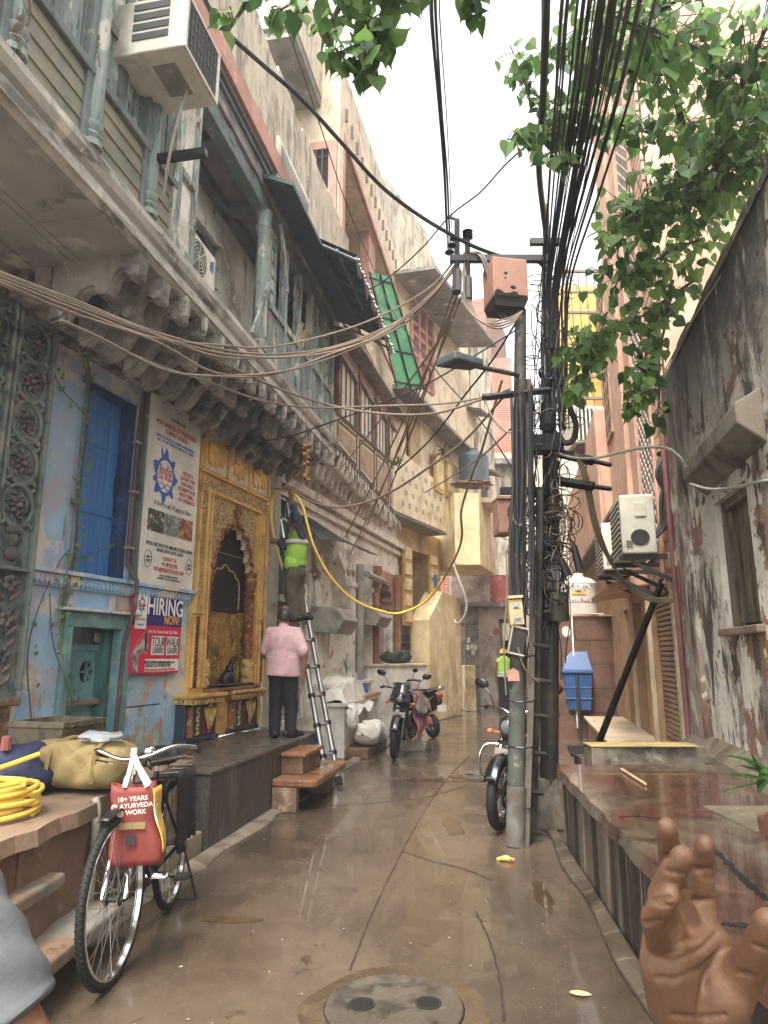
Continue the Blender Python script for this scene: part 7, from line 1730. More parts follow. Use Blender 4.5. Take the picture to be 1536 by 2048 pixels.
# split units on the peach wall
def split(label, px, py, Y, W, Hh, D):
    c = PY(px, py, Y); t = thing('split_air_conditioner', label, 'air conditioner', c, 'outdoor units on the peach wall')
    u, z = (c - PE.o).dot(PE.u), c.z; n = (c - PE.o).dot(PE.n)
    m = MB(PE); m.box(u, u + W, z, z + Hh, n - D, n); m.build('case', m_acw, t, bev=.018)
    m = MB(PE); m.box(u + .05, u + W - .05, z + .05, z + Hh - .05, n, n + .008); o = m.build('front_grille', m_grille, t)
    m = MB(PE)
    for k in range(9): m.box(u + .05, u + W - .05, z + .06 + k * (Hh - .12) / 9, z + .075 + k * (Hh - .12) / 9, n + .008, n + .016)
    m.build('slats', m_acw, o)
    e = u - .004
    m = MB(PE); m.prism([(z + Hh * .27 + cos(2 * pi * i / 24) * Hh * .135, n - D * .53 + sin(2 * pi * i / 24) * D * .27) for i in range(24)], e - .006, e + .004, 0); m.build('round_vent', m_steel, t)
    m = MB(PE); m.box(e - .01, e, z + Hh * .62, z + Hh * .86, n - D * .75, n - D * .42); m.build('service_cover', m_acw, t, bev=.006)
    m = MB(PE)
    for k in range(3): m.box(e - .003, e, z + .07 + k * .03, z + .085 + k * .03, n - D * .3, n - D * .12)
    m.build('side_slot', m_soot, t)
    m = MB(PE)
    for uu in (u + .05, u + W - .1): m.box(uu, uu + .05, z - .055, z - .004, -.02, n + .03); m.hexa([(uu, z - .35, 0), (uu + .05, z - .35, 0), (uu + .05, z - .3, .0), (uu, z - .3, .0), (uu, z - .1, n - .1), (uu + .05, z - .1, n - .1), (uu + .05, z - .055, n - .1), (uu, z - .055, n - .1)])
    m.box(u + .03, u + W - .03, z - .058, z - .03, n - D - .02, n - D + .02); m.build('wall_bracket', m_steel, t)
    return u, z, n
SU = split('front cream outdoor unit bracketed to the peach wall, nearer the lattice strip', 1246, 1108, 7.35, .86, .66, .36)
split('rear cream outdoor unit behind its twin on the peach wall', 1208, 1140, 8.75, .80, .62, .34)
rfb = thing('pipe_bundle', 'black insulated pipes and bracket climbing the lattice strip above the outdoor units', 'pipes', PY(1325, 1000, 7.5))
m = MB()
for k in range(3): m.tube(smooth_path([PY(1300 + k * 6, 1075, 7.5), PY(1322 + k * 4, 1050, 7.5), PY(1322 + k * 7, 1000, 7.5), PY(1330 - k * 8, 950, 7.5), PY(1328, 905, 7.5)]), .022, 6)
m.tube([PY(1318, 908, 7.3), PY(1342, 902, 7.5)], .03, 8); m.build('pipes', m_cableb, rfb, smooth=True)
# ---------------------------------------------------------------- brown tiled wall, tank, bin
bw_ = thing('tiled_wall', 'brown granite tiled wall facing the alley behind the blue bin', 'wall', PY(1180, 1470, 13.3))
a, b = G(1119, 1480), PE.w(5.9, 0); b = V((b.x, a.y + .35, 0)); BWF = Fr(a.x, a.y, (b.x - a.x) / (b.y - a.y)); LB = (b - a).length
zT = PY(1180, 1233, 13.2).z
m = MB(BWF); m.box(0, LB + .3, 0, zT, -.35, 0); o = m.build('wall', m_tile, bw_)
m = MB(BWF)
for k in range(1, 5): m.box(0, LB + .3, zT * k / 5, zT * k / 5 + .012, 0, .002)
for k in range(5):
    for j in range(2): u = .45 + j * .75 + .3 * (k % 2); m.box(u, u + .01, zT * k / 5 + .012, zT * (k + 1) / 5, 0, .002)
m.build('tile_joint', m_crack, o)
m = MB(BWF); u, z = BWF.q(1132, 1263)[0], BWF.q(1132, 1263)[1]; m.prism([(u + cos(2 * pi * i / 20) * .09, z + sin(2 * pi * i / 20) * .1) for i in range(20)], .0, .006); m.prism([(u - .06 + x * .3, z - .55 + y * .2) for x, y in ((0, .1), (.3, .6), (.8, .4), (1, .9), (.9, .2), (.5, 0), (.2, -.2))], 0, .004); m.build('paint_mark', m_white, o)
tb('white_pipe', m_white, bw_, [BWF.w(BWF.q(1150, 1400)[0], .2, .04), BWF.w(BWF.q(1150, 1400)[0], zT + .05, .04), BWF.w(BWF.q(1205, 1235)[0], zT + .05, .04)], .018, 6)
tk = thing('water_tank', 'cream ribbed water tank with printed bands standing on the brown tiled wall', 'water tank', PY(1158, 1232, 13.6))
c = PY(1160, 1231, 13.75); r = 35 * px2m(13.75); hT = PY(1160, 1166, 13.75).z - c.z
m = MB(); m.lathe([(r * .97, 0)] + [(r * (1 if i % 2 else .97), hT * (i + .5) / 12) for i in range(12)] + [(r * .97, hT), (r * .75, hT + .07), (r * .32, hT + .12), (r * .3, hT + .19), (.01, hT + .2)], c, 28); o = m.build('tank', m_tankw, tk, smooth=30)
m = MB(); m.lathe([(r * 1.005, hT * .78), (r * 1.005, hT * .88)], c, 28); m.lathe([(r * 1.005, hT * .38), (r * 1.005, hT * .48)], c, 28); m.build('blue_print_band', pm('blue_print', '#c6beb0', .5, [('#3d4f9a', 26, .52, .56)], bump=0), o)
m = MB(); m.grid(lambda a_, b_: tuple(c + V((cos(-2.2 + a_ * .75) * r * 1.012, sin(-2.2 + a_ * .75) * r * 1.012, hT * (.6 + .13 * b_)))), 8, 1); m.build('yellow_label', pm('tank_label', '#d9b021', .5, [('#2a2620', 22, .53, .56)], bump=0), o)
slb = thing('tank_slab', 'concrete slab carrying the cream tank above the tiled wall', 'slab', c); m = MB(); m.box(c.x - .6, c.x + 1.3, c.y - .5, c.y + .7, zT + .01, c.z - .004); m.build('slab', m_peachb, slb)
bn = thing('litter_bin', 'blue plastic litter bin with sloped lid hung on steel posts by the tiled wall', 'bin', G(1160, 1475))
b0 = G(1162, 1478); Bm = Matrix.Translation(b0) @ Matrix.Rotation(-.22, 4, 'Z')
m = MB(mx=Bm); zb, zt2, zl = .52, 1.18, 1.58
m.hexa([(-.20, -.16, zb), (.20, -.16, zb), (.20, .16, zb), (-.20, .16, zb), (-.26, -.21, zt2), (.26, -.21, zt2), (.26, .21, zt2), (-.26, .21, zt2)])
for z in (.72, .92): m.box(-.245, .245, -.2, .2, z, z + .02)
m.build('bin_body', m_binb, bn, bev=.015)
m = MB(mx=Bm); m.hexa([(-.29, -.24, zt2 + .005), (.29, -.24, zt2 + .005), (.29, .24, zt2 + .005), (-.29, .24, zt2 + .005), (-.29, -.24, zt2 + .06), (.29, -.24, zt2 + .06), (.29, .24, zt2 + .06), (-.29, .24, zt2 + .06)]); m.hexa([(-.27, -.22, zt2 + .062), (.27, -.22, zt2 + .062), (.27, .22, zt2 + .062), (-.27, .22, zt2 + .062), (-.2, -.08, zl), (.2, -.08, zl), (.2, .12, zl), (-.2, .12, zl)]); m.build('lid', m_binb, bn, bev=.012)
m = MB(mx=Bm)
for x, y in ((-.02, -.25), (-.15, .05), (.13, .05)): m.tube([(x, y, 0), (x, y, 1.15 if y < 0 else .7)], .03, 8)
m.build('post', m_steel, bn)
# ---------------------------------------------------------------- yellow barred building and window unit beyond
yb = thing('barred_building', 'bright yellow wall behind a brown iron grille above the window unit', 'building', PY(1160, 700, 17))
ya = 17.0; m = MB(); xa, xb = PY(1118, 700, ya).x, PY(1212, 700, ya).x; zA_, zB_ = PY(1160, 860, ya).z, PY(1160, 572, ya).z
m.box(xa, xb, ya, ya + .4, zA_ - .2, zB_); o = m.build('wall', pm('bright_yellow_wall', '#e0b13a', .8, [('#b8862a', 1.5, .5, .66), ('#6d5a34', 3, .6, .7)], bump=.3), yb)
m = MB()
for k in range(8): z = zA_ + (zB_ - zA_) * k / 7; m.box(xa, xb + .3, ya - .75, ya - .68, z - .03, z + .03)
for k in range(7): x = xa + (xb - xa) * k / 6; m.tube([(x, ya - .71, zA_), (x, ya - .71, zB_)], .014, 4)
m.box(xb, xb + .1, ya - .8, ya, zA_, zB_ + .1); m.build('grille', m_brown, yb)
ywu = thing('window_air_conditioner', 'grey window unit with white front bars under the yellow barred wall', 'air conditioner', PY(1180, 850, 13.5))
a, b = PY(1150, 885, 13.6), PY(1207, 812, 13.6)
m = MB(); m.box(a.x, b.x, 13.6, 14.6, a.z, b.z); m.build('case', m_acw, ywu, bev=.02); m = MB(); m.box(a.x + .05, a.x + (b.x - a.x) * .75, 13.58, 13.6, a.z + .06, b.z - .06); o = m.build('front_grille', m_grille, ywu)
m = MB()
for k in range(6): x = a.x + .07 + k * (b.x - a.x) * .13; m.box(x, x + .03, 13.56, 13.58, a.z + .05, b.z - .05)
m.build('bars', m_acw, o); m = MB(); m.box(a.x + .1, b.x + .2, 13.7, 14.5, a.z - .1, a.z - .005); m.build('wall_bracket', m_brown, ywu)
fh = thing('far_pale_house', 'pale cream house far down the lane behind the two poles', 'house', (5, 28, 0))
m = MB(); m.box(3.9, 7.5, 27, 28, 0, 8.5); m.build('wall', m_peach, fh); m = MB(); m.box(4.2, 5.0, 26.95, 27, 0, 2.4); m.build('door', m_brown, fh)
rbk = thing('red_post_house', 'dark red painted house corner in the lane behind the poles', 'house', (4.1, 21, 0)); m = MB(); m.box(PY(1092, 1300, 17).x, PY(1112, 1300, 17).x, 17.0, 17.5, 0, 5.0); m.build('wall', m_redp, rbk)
# ---------------------------------------------------------------- motorcycles
def alloy(par, name, mx, r, tw, stripe=None):
    w_ = wheel(par, name, mx, r, tw, m_chrome if stripe else m_black, 0, False, False)
    m = MB(mx=mx); q = r - tw * 2
    for k in range(5):
        a = 2 * pi * k / 5
        for s in (-.16, .16): m.tube([(cos(a + s * 2) * .04, 0, sin(a + s * 2) * .04), (cos(a + s) * q, 0, sin(a + s) * q)], .012, 5)
    m.build('alloy_spoke', m_metal if stripe else m_black, w_)
    m = MB(mx=mx); m.tube([(cos(2 * pi * i / 24) * .115, .05, sin(2 * pi * i / 24) * .115) for i in range(24)], .012, 4, True)
    for k in range(6): a = 2 * pi * k / 6; m.tube([(cos(a) * .03, .05, sin(a) * .03), (cos(a) * .115, .05, sin(a) * .115)], .006, 4)
    m.build('brake_disc', m_steel, w_)
    if stripe:
        m = MB(mx=mx)
        for s in (-1, 1): m.tube([(cos(2 * pi * i / 36) * (q + .012), s * tw * .75, sin(2 * pi * i / 36) * (q + .012)) for i in range(36)], .004, 4, True)
        m.build('red_stripe', m_txr, w_)
    return w_
def moto(label, mx, body, guard_, r=.30, stripe=None, mirrors=(-1, 1), steer=0, cowl=False):
    t = thing('motorcycle', label, 'motorcycle', mx.translation, 'motorcycles parked in the alley')
    S = mx @ Matrix.Translation((-.3, 0, .8)) @ Matrix.Rotation(radians(steer), 4, 'Z') @ Matrix.Translation((.3, 0, -.8))
    alloy(t, 'front_wheel', S @ Matrix.Translation((0, 0, r)), r, .045, stripe); alloy(t, 'rear_wheel', mx @ Matrix.Translation((-1.27, 0, r)), r, .052, stripe)
    m = MB(mx=S)
    for s in (-1, 1): m.tube([(0, s * .085, r), (-.2, s * .085, .70)], .021, 8); m.tube([(-.16, s * .085, .62), (-.30, s * .085, .90)], .026, 8)
    for z, x in ((.72, -.21), (.88, -.28)): m.box(x - .04, x + .04, -.11, .11, z - .015, z + .015)
    m.build('fork', m_chrome if stripe else m_steel, t, smooth=40)
    m = MB(mx=S); m.grid(lambda a, b: (cos(radians(25 + 130 * a)) * (r + .035), (b - .5) * .12, r + sin(radians(25 + 130 * a)) * (r + .035) - .02 * abs(b - .5) * 2), 16, 6); m.build('front_fender', body, t, smooth=True, thick=.006)
    m = MB(mx=S); m.tube(smooth_path([(-.48, -.34, .99), (-.40, -.30, 1.01), (-.30, -.12, 1.0), (-.29, 0, .96), (-.30, .12, 1.0), (-.40, .30, 1.01), (-.48, .34, .99)]), .012, 8); h = m.build('handlebar', m_chrome if stripe else m_black, t, smooth=True)
    for s in (-1, 1):
        m = MB(mx=S); m.tube([(-.42, s * .31, 1.01), (-.50, s * .36, .985)], .019, 8); m.build('grip', m_rubber, h)
        m = MB(mx=S); m.tube([(-.36, s * .25, 1.02), (-.42, s * .38, .995)], .006, 5); m.build('lever', m_steel, h)
    for s in mirrors:
        m = MB(mx=S); m.tube(smooth_path([(-.36, s * .22, 1.01), (-.34, s * .26, 1.12), (-.36, s * .32, 1.18)]), .006, 5); o = m.build('mirror', m_black, h)
        m = MB(mx=S); m.ell((-.37, s * .36, 1.22), (.022, .075, .048), 12, 8, Matrix.Rotation(s * .25, 4, 'X')); m.build('mirror_shell', m_black, o, smooth=True)
    m = MB(mx=S); m.ell((-.17, 0, .86), (.09, .10, .105), 14, 10); o = m.build('headlamp', m_black if not cowl else body, t, smooth=True)
    m = MB(mx=S); k = .6 if cowl else .8
    m.ell((-.10, 0, .86), (.03, .085 * k, .085 * k), 14, 8); m.build('lens', pm('lamp_glass', '#6a7074', .1), o, smooth=True)
    if cowl:
        m = MB(mx=S); m.grid(lambda a, b: (-.08 - .18 * a - .12 * (b - .5) ** 2 * 4 * .5, (b - .5) * (.34 - .12 * a), .82 + .28 * a), 8, 8); m.build('flyscreen', pm('smoke_screen', '#2a2d33', .12), t, smooth=True, thick=.008)
    for s in (-1, 1):
        m = MB(mx=S); m.tube([(-.22, s * .1, .80), (-.22, s * .17, .80)], .008, 5); m.ell((-.21, s * .2, .80), (.035, .03, .025), 10, 6); m.build('indicator', pm('amber_lens', '#d8621a', .3), t, smooth=40)
    m = MB(mx=S); m.box(-.075, -.065, -.10, .10, .60, .68); m.build('number_plate', m_pvc, t)
    m = MB(mx=mx)
    def tank(a, b):
        an = 2 * pi * b; e = sin(pi * (.06 + .88 * a)) ** .5; return (-.38 - .42 * a, cos(an) * .135 * e, .83 - .05 * a + sin(an) * .12 * e + .03 * e)
    m.grid(tank, 14, 16); m.build('fuel_tank', body, t, smooth=True)
    m = MB(mx=mx)
    def seat_(a, b):
        an = 2 * pi * b; e = sin(pi * (.05 + .9 * a)) ** .4; return (-.74 - .66 * a, cos(an) * (.10 + .03 * a) * e, .80 + .06 * a * a + sin(an) * .055 * e)
    m.grid(seat_, 12, 12); m.build('seat', m_rubber, t, smooth=True)
    m = MB(mx=mx)
    for z, rr_ in ((.36, .13), (.42, .12), (.48, .125), (.53, .105), (.58, .105)): m.box(-.62, -.62 + rr_ * 2, -rr_, rr_, z - .03, z + .02)
    m.tube([(-.62, -.16, .33), (-.62, .16, .33)], .12, 14); m.build('engine', m_steel, t, bev=.008)
    m = MB(mx=mx); m.tube(smooth_path([(-.40, .06, .50), (-.30, .10, .36), (-.42, .13, .24), (-.7, .15, .24), (-.9, .16, .28)]), .022, 8); m.tube([(-.9, .17, .28), (-1.4, .18, .40)], [.03, .055], 10); m.build('exhaust', m_chrome, t, smooth=40)
    m = MB(mx=mx)
    for a, b in (((-.28, 0, .84), (-.36, 0, .35)), ((-.28, 0, .8), (-.75, 0, .72)), ((-.75, 0, .72), (-.85, 0, .32)), ((-.36, 0, .33), (-.85, 0, .30)), ((-.75, 0, .74), (-1.35, 0, .86))): m.tube([a, b], .022, 6)
    for s in (-1, 1): m.tube([(-.85, s * .1, .32), (-1.27, s * .1, r)], .022, 6); m.tube([(-1.22, s * .12, r + .02), (-1.05, s * .12, .72)], .03, 8)
    m.build('frame', m_black, t)
    m = MB(mx=mx)
    for s in (-1, 1): m.prism([(-.72, .72), (-1.35, .88), (-1.42, .80), (-1.0, .60), (-.78, .56)], s * .11, s * .135, 1)
    m.build('side_panel', body, t, bev=.008)
    m = MB(mx=mx); m.grid(lambda a, b: (-1.27 + cos(radians(60 + 110 * a)) * (r + .05), (b - .5) * .13, r + sin(radians(60 + 110 * a)) * (r + .05)), 12, 4); m.build('rear_fender', body, t, smooth=True, thick=.006)
    m = MB(mx=mx); m.ell((-1.45, 0, .80), (.03, .07, .035)); m.build('tail_lamp', pm('red_lens', '#b3160f', .25), t, smooth=True)
    if guard_:
        m = MB(mx=mx)
        for s in (-1, 1): m.tube(smooth_path([(-.33, 0, .66), (-.33, s * .15, .68), (-.31, s * .27, .66), (-.28, s * .31, .56), (-.30, s * .30, .42), (-.36, s * .2, .32), (-.4, 0, .32)]), .014, 8)
        m.build('crash_guard', m_chrome, t, smooth=True)
    m = MB(mx=mx); m.tube([(-.8, -.12, .3), (-.78, -.30, .02)], .013, 6); m.build('side_stand', m_steel, t)
    return t
def place(p, q, lean=0):
    d = (p - q); a = atan2(d.y, d.x); return Matrix.Translation(p) @ Matrix.Rotation(a, 4, 'Z') @ Matrix.Rotation(radians(lean), 4, 'X')
m_mblk = pm('glossy_black', '#16171b', .22, coat=.5, var=.1)
m_mbody = pm('glossy_charcoal', '#1d1f26', .25, [('#7d1a22', 3, .60, .61)], coat=.4)
f = G(1016, 1664); moto('motorcycle with chrome crash guard standing half hidden behind the leaning pole', place(f, f + V((.34, 1.22, 0)), -4), m_mblk, True, .31, True, (-1, 1), -13)
f = G(784, 1519); M1 = place(f, f + V((.34, 1.22, 0)), -5); mt = moto('black motorcycle parked facing us by the marble counter with a pink cloth on its side', M1, m_mbody, False, .31, None, (-1, 1), 6, True)
cl = thing('pink_cloth', 'dusty pink cloth and clear plastic draped over the side of the black motorcycle', 'cloth', f + V((.4, .6, .6)))
m = MB(mx=M1); m.grid(lambda a, b: (-.30 - .75 * a, .17 + .06 * sin(a * 9) * b + .13 * b + .03 * sin(b * 11 + a * 5), .92 - .66 * b * (1 - .35 * a) + .03 * sin(a * 12)), 20, 16); m.build('cloth', pm('dusty_pink_cloth', '#94545c', .85, [('#7a414a', 4, .5, .64)], bump=.5, bs=12, bdist=.03), cl, smooth=True, thick=.02)
m = MB(mx=M1); m.grid(lambda a, b: (-.22 - .9 * a, .12 + .20 * b + .02 * sin(a * 17 + b * 5), 1.0 - .34 * b + .03 * sin(a * 9 + b * 8)), 18, 10); m.build('plastic_sheet', pm('cloudy_plastic', '#8d857d', .3, trans=.5, bump=.3), cl, smooth=True, thick=.006)
blk = thing('stone_block', 'pale stone block standing on the alley under the black motorcycle', 'stone', G(830, 1500)); m = MB(mx=Matrix.Translation(G(826, 1502)) @ Matrix.Rotation(.3, 4, 'Z')); m.box(-.14, .14, 0, .4, 0, .22); m.build('block', m_marble, blk, bev=.01)
# scooter
sc_t = thing('scooter', 'black scooter with silver trim parked behind the black motorcycle', 'scooter', G(866, 1478))
fr_r = G(866, 1476); MS = place(fr_r + V((-.62, 1.0, 0)), fr_r, -4)
wheel(sc_t, 'rear_wheel', MS @ Matrix.Translation((-1.18, 0, .22)), .22, .05, m_steel, 0, False, False); wheel(sc_t, 'front_wheel', MS @ Matrix.Translation((0, 0, .22)), .22, .05, m_steel, 0, False, False)
def shell(name, mat, fn, nu=14, nv=16, **k):
    m = MB(mx=MS); m.grid(fn, nu, nv); return m.build(name, mat, sc_t, smooth=True, **k)
def bodyf(a, b):
    an = 2 * pi * b; e = sin(pi * (.04 + .92 * a)) ** .45; return (-.50 - .98 * a, cos(an) * .2 * e * (1 - .25 * a), .54 + .16 * a + sin(an) * (.24 - .06 * a) * e)
shell('body_shell', m_mblk, bodyf)
shell('seat', m_rubber, lambda a, b: (-.52 - .82 * a, cos(2 * pi * b) * .13 * sin(pi * (.05 + .9 * a)) ** .4, .80 + .06 * a + sin(2 * pi * b) * .055 * sin(pi * (.05 + .9 * a)) ** .4))
shell('leg_shield', m_mblk, lambda a, b: (-.22 - .02 * a + .09 * (1 - (2 * b - 1) ** 2), (b - .5) * (.42 - .1 * a), .30 + .58 * a), 10, 10, thick=.015)
shell('front_fender', m_mblk, lambda a, b: (cos(radians(20 + 140 * a)) * .27, (b - .5) * .15, .22 + sin(radians(20 + 140 * a)) * .27), 12, 5, thick=.008)
m = MB(mx=MS); m.box(-.62, -.2, -.15, .15, .26, .31); m.build('floorboard', m_black, sc_t, bev=.01)
m = MB(mx=MS); m.tube([(0, 0, .22), (-.26, 0, .92)], .03, 8); m.build('steering_column', m_black, sc_t)
m = MB(mx=MS); m.tube(smooth_path([(-.42, -.33, .99), (-.30, -.18, 1.02), (-.26, 0, .99), (-.30, .18, 1.02), (-.42, .33, .99)]), .025, 8); m.ell((-.22, 0, .98), (.09, .13, .07)); hb2 = m.build('handlebar', m_black, sc_t, smooth=True)
for s in (-1, 1):
    m = MB(mx=MS); m.tube([(-.3, s * .2, 1.02), (-.3, s * .26, 1.16)], .006, 5); m.ell((-.31, s * .29, 1.2), (.02, .07, .045)); m.build('mirror', m_black, hb2, smooth=True)
m = MB(mx=MS)
for s in (-1, 1): m.tube(smooth_path([(-.6, s * .195, .42), (-.9, s * .19, .5), (-1.2, s * .165, .62), (-1.42, s * .10, .78)]), .014, 6); m.tube([(-.7, s * .18, .78), (-1.5, s * .10, .90)], .012, 6)
m.tube(smooth_path([(-1.3, -.1, .92), (-1.56, -.08, .94), (-1.56, .08, .94), (-1.3, .1, .92)]), .014, 6); m.build('silver_trim', m_chrome, sc_t, smooth=True)
m = MB(mx=MS); m.ell((-1.49, 0, .78), (.035, .075, .05)); m.build('tail_lamp', pm('red_lens', '#b3160f', .25), sc_t, smooth=True)
m = MB(mx=MS); m.box(-1.53, -1.52, -.1, .1, .5, .62); m.build('number_plate', m_signw, sc_t); m = MB(mx=MS); m.tube([(-.9, .14, .25), (-1.35, .16, .32)], [.035, .05], 10); m.build('exhaust', m_steel, sc_t); m = MB(mx=MS)
for s in (-1, 1): m.tube([(-.95, s * .06, .2), (-1.0, s * .16, .01)], .012, 6)
m.build('stand', m_steel, sc_t)
# ---------------------------------------------------------------- poles and boxes
YP = 6.02
p1 = thing('utility_pole', 'leaning grey steel utility pole with strapped side pipes and climbing pegs', 'utility pole', G(1030, 1688))
PA = [G(1030, 1690) + V((0, 0, -.05)), PY(1035, 1400, 6.0), PY(1037, 1200, 6.02), PY(1039, 900, 6.05), PY(1041, 620, 6.08)]
m = MB(); m.tube(PA, [.074, .071, .068, .062, .054], 14); m.build('shaft', m_pole, p1, smooth=40)
m = MB(); m.tube([PA[0] + V((.0, -.02, .05)), PA[0].lerp(PA[1], .42) + V((0, -.012, 0))], .080, 14); m.build('red_base_band', pm('faded_red_paint', '#5c5048', .7, [('#6e6f66', 4, .45, .6)]), p1, smooth=40)
SA = [G(1052, 1692), PY(1062, 1400, 6.0), PY(1066, 1150, 6.05), PY(1058, 850, 6.1), PY(1056, 760, 6.1)]
SB = [G(1066, 1672), PY(1073, 1400, 6.15), PY(1078, 1150, 6.2), PY(1080, 980, 6.2)]
m = MB(); m.tube(SA, .036, 4); m.build('side_pipe', m_bark, p1); m = MB(); m.tube(SB, .034, 8); m.build('side_pipe', m_pole, p1, smooth=40)
for x, y in ((1048, 1662), (1052, 1583), (1058, 1505), (1062, 1430), (1068, 1360), (1066, 1290)):
    a = PY(x, y, 6.0); tb('peg', m_poledk, p1, [a, a + V((.15, .04, -.02))], .022, 7)
m = MB()
for y in (1610, 1490, 1400, 1310):
    a = PY(1035, y, 6.0); m.tube([a + V((cos(t) * .09 + .03 * (1 + cos(t)), sin(t) * .1, .01 * sin(t))) for t in [k * pi / 6 for k in range(12)]], .006, 4, True)
m.build('binding_wire', m_black, p1)
m = MB(); a = PY(1026, 1350, 5.93); m.prism([(a.x - .045, a.z - .05), (a.x + .055, a.z - .05), (a.x + .05, a.z + .03), (a.x + .005, a.z + .06), (a.x - .04, a.z + .03)], a.y, a.y + .006, 1); m.build('sticker', pm('faded_sticker', '#b57f6c', .6), p1)
p2 = thing('utility_pole', 'black iron utility pole rising from a concrete block and buried in cables', 'utility pole', G(1098, 1660))
b = G(1096, 1664)
QA = [V((b.x + .0, b.y + .2, .3)), PY(1098, 1580, 6.5), PY(1100, 1250, 6.5), PY(1102, 1000, 6.5), PY(1094, 700, 6.5), PY(1092, 410, 6.5)]
m = MB(); m.tube(QA, [.083, .083, .083, .078, .066, .03], 14); m.build('shaft', m_poledk, p2, smooth=40)
m = MB(); m.tube([QA[2].lerp(QA[3], .25), QA[3]], .0835, 14); m.build('olive_band', pm('olive_pole_paint', '#6d5f35', .6, [('#4a4026', 3, .5, .66)]), p2, smooth=40)
m = MB(); m.hexa([(b.x - .15, b.y + .02, 0), (b.x + .17, b.y + .02, 0), (b.x + .19, b.y + .36, 0), (b.x - .13, b.y + .36, 0), (b.x - .12, b.y + .04, .43), (b.x + .12, b.y + .04, .43), (b.x + .13, b.y + .33, .43), (b.x - .10, b.y + .33, .43)]); m.build('concrete_base', pm('pole_footing', '#7d7263', .85, [('#584d40', 3, .48, .64)], bump=.7, bs=12, bdist=.02), p2, bev=.02)
for x0, x1, y, Y in ((1000, 1095, 982, 6.4), (1060, 1122, 484, 6.45), (900, 1108, 518, 6.15)):
    m = MB(); a, c = PY(x0, y, Y), PY(x1, y, Y); m.box(a.x, c.x, Y - .03, Y + .03, a.z - .035, a.z + .035); m.build('cross_arm', m_steel, p2, bev=.004)
m = MB(); a, c = PY(966, 795, 5.95), PY(1100, 780, 6.1); m.tube([a, c], .035, 4); m.build('cross_arm', m_steel, p1)
for (x0, y0, x1, y1) in ((1110, 905, 1222, 930), (1112, 962, 1222, 978)):
    a, c = PY(x0, y0, 6.4), PY(x1, y1, 6.0); m = MB(); m.tube([a, a.lerp(c, .7)], .045, 4); m.tube([a.lerp(c, .65), c], .022, 4); m.build('bracket_arm', m_black, p2)
m = MB(); a = PY(1055, 905, 6.3); c = PY(1122, 870, 6.3); m.box(a.x, c.x, 6.25, 6.42, a.z, c.z); m.build('mount_plate', m_black, p2, bev=.02)
# insulators on the top arm
for x, yt, yb in ((914, 440, 545), (935, 462, 560)):
    t = thing('insulator_mast', ('bent black strut with wire clamps' if x < 920 else 'straight black mast with ribbed insulator') + ' above the rusty box', 'insulator', PY(x, yb, 6.15))
    a, c = PY(x, yb, 6.15), PY(x, yt, 6.15); m = MB(); m.tube([a, c], .03, 6)
    if x < 920: m.tube([c, PY(905, 436, 6.15), PY(893, 434, 6.15)], .016, 5); [m.ell(PY(899 + k * 5, 505 - k * 14, 6.15), (.05, .05, .02)) for k in range(3)]
    else: [m.lathe([(.02, 0), (.055, .012), (.02, .03)], c + V((0, 0, -.09 + k * .035)), 10) for k in range(3)]
    m.build('mast', m_black, t, smooth=40)
    m = MB(); d2 = PY(x, yb + 40, 6.12); m.tube([a + V((0, 0, .02)), d2], [.045, .05], 8); m.build('fuse_carrier', m_steel, t)
def metalbox(name, label, cat, x0, y0, x1, y1, Y, D, mat, rz=0.0, tilt=0.0, cap=True):
    c = PY((x0 + x1) / 2, (y0 + y1) / 2, Y); w, h = (x1 - x0) * px2m(Y) / 2, (y1 - y0) * px2m(Y) / 2
    t = thing(name, label, cat, c); mx = Matrix.Translation(c) @ Matrix.Rotation(rz, 4, 'Z') @ Matrix.Rotation(tilt, 4, 'Y')
    m = MB(mx=mx); m.box(-w, w, 0, D, -h, h); m.build('case', mat, t, bev=.008)
    m = MB(mx=mx); m.box(-w * .9, w * .9, -.012, -.001, -h * .92, h * .92); m.build('door', mat, t, bev=.004)
    if cap: m = MB(mx=mx); m.box(-w * 1.04, w * 1.04, -.03, D * 1.02, h + .002, h + .025); m.build('rain_cap', mat, t)
    return t, mx, w, h
t, mx, w_, h_ = metalbox('distribution_box', 'large rusty orange distribution box mounted at the top of the leaning pole', 'electric box', 982, 508, 1060, 600, 5.95, .30, m_rust, .18, 0, False)
m = MB(mx=mx); m.prism([(-w_, -h_), (-w_ * .96, -h_ + .035), (-w_ * .8, -h_ + .06), (-w_ * .62, -h_ + .05), (-w_ * .4, -h_ + .022), (-w_ * .1, -h_ + .03), (w_ * .1, -h_ + .05), (w_ * .3, -h_ + .045), (w_ * .4, -h_ + .015), (w_ * .7, -h_ + .008), (w_, -h_)], -.016, -.013, 1); m.ell((-w_ * .3, -.013, .03), (.02, .003, .014)); m.ell((-w_ * .34, -.013, -.02), (.009, .003, .012)); m.ell((w_ * .1, -.013, -h_ * .55), (.03, .003, .02)); m.build('burnt_patch', m_black, t)
m = MB(mx=mx); m.hexa([(-w_, .0, -h_ - .002), (w_, .0, -h_ - .002), (w_, .3, -h_ - .002), (-w_, .3, -h_ - .002), (-w_ * .85, .02, -h_ - .09), (w_ * .8, .02, -h_ - .09), (w_ * .8, .28, -h_ - .09), (-w_ * .85, .28, -h_ - .09)]); m.build('cable_tray', m_poledk, t)
metalbox('meter_box', 'small rusty box behind the leaning pole beside the yellow bay', 'electric box', 996, 998, 1024, 1068, 6.3, .2, m_rust, .1)
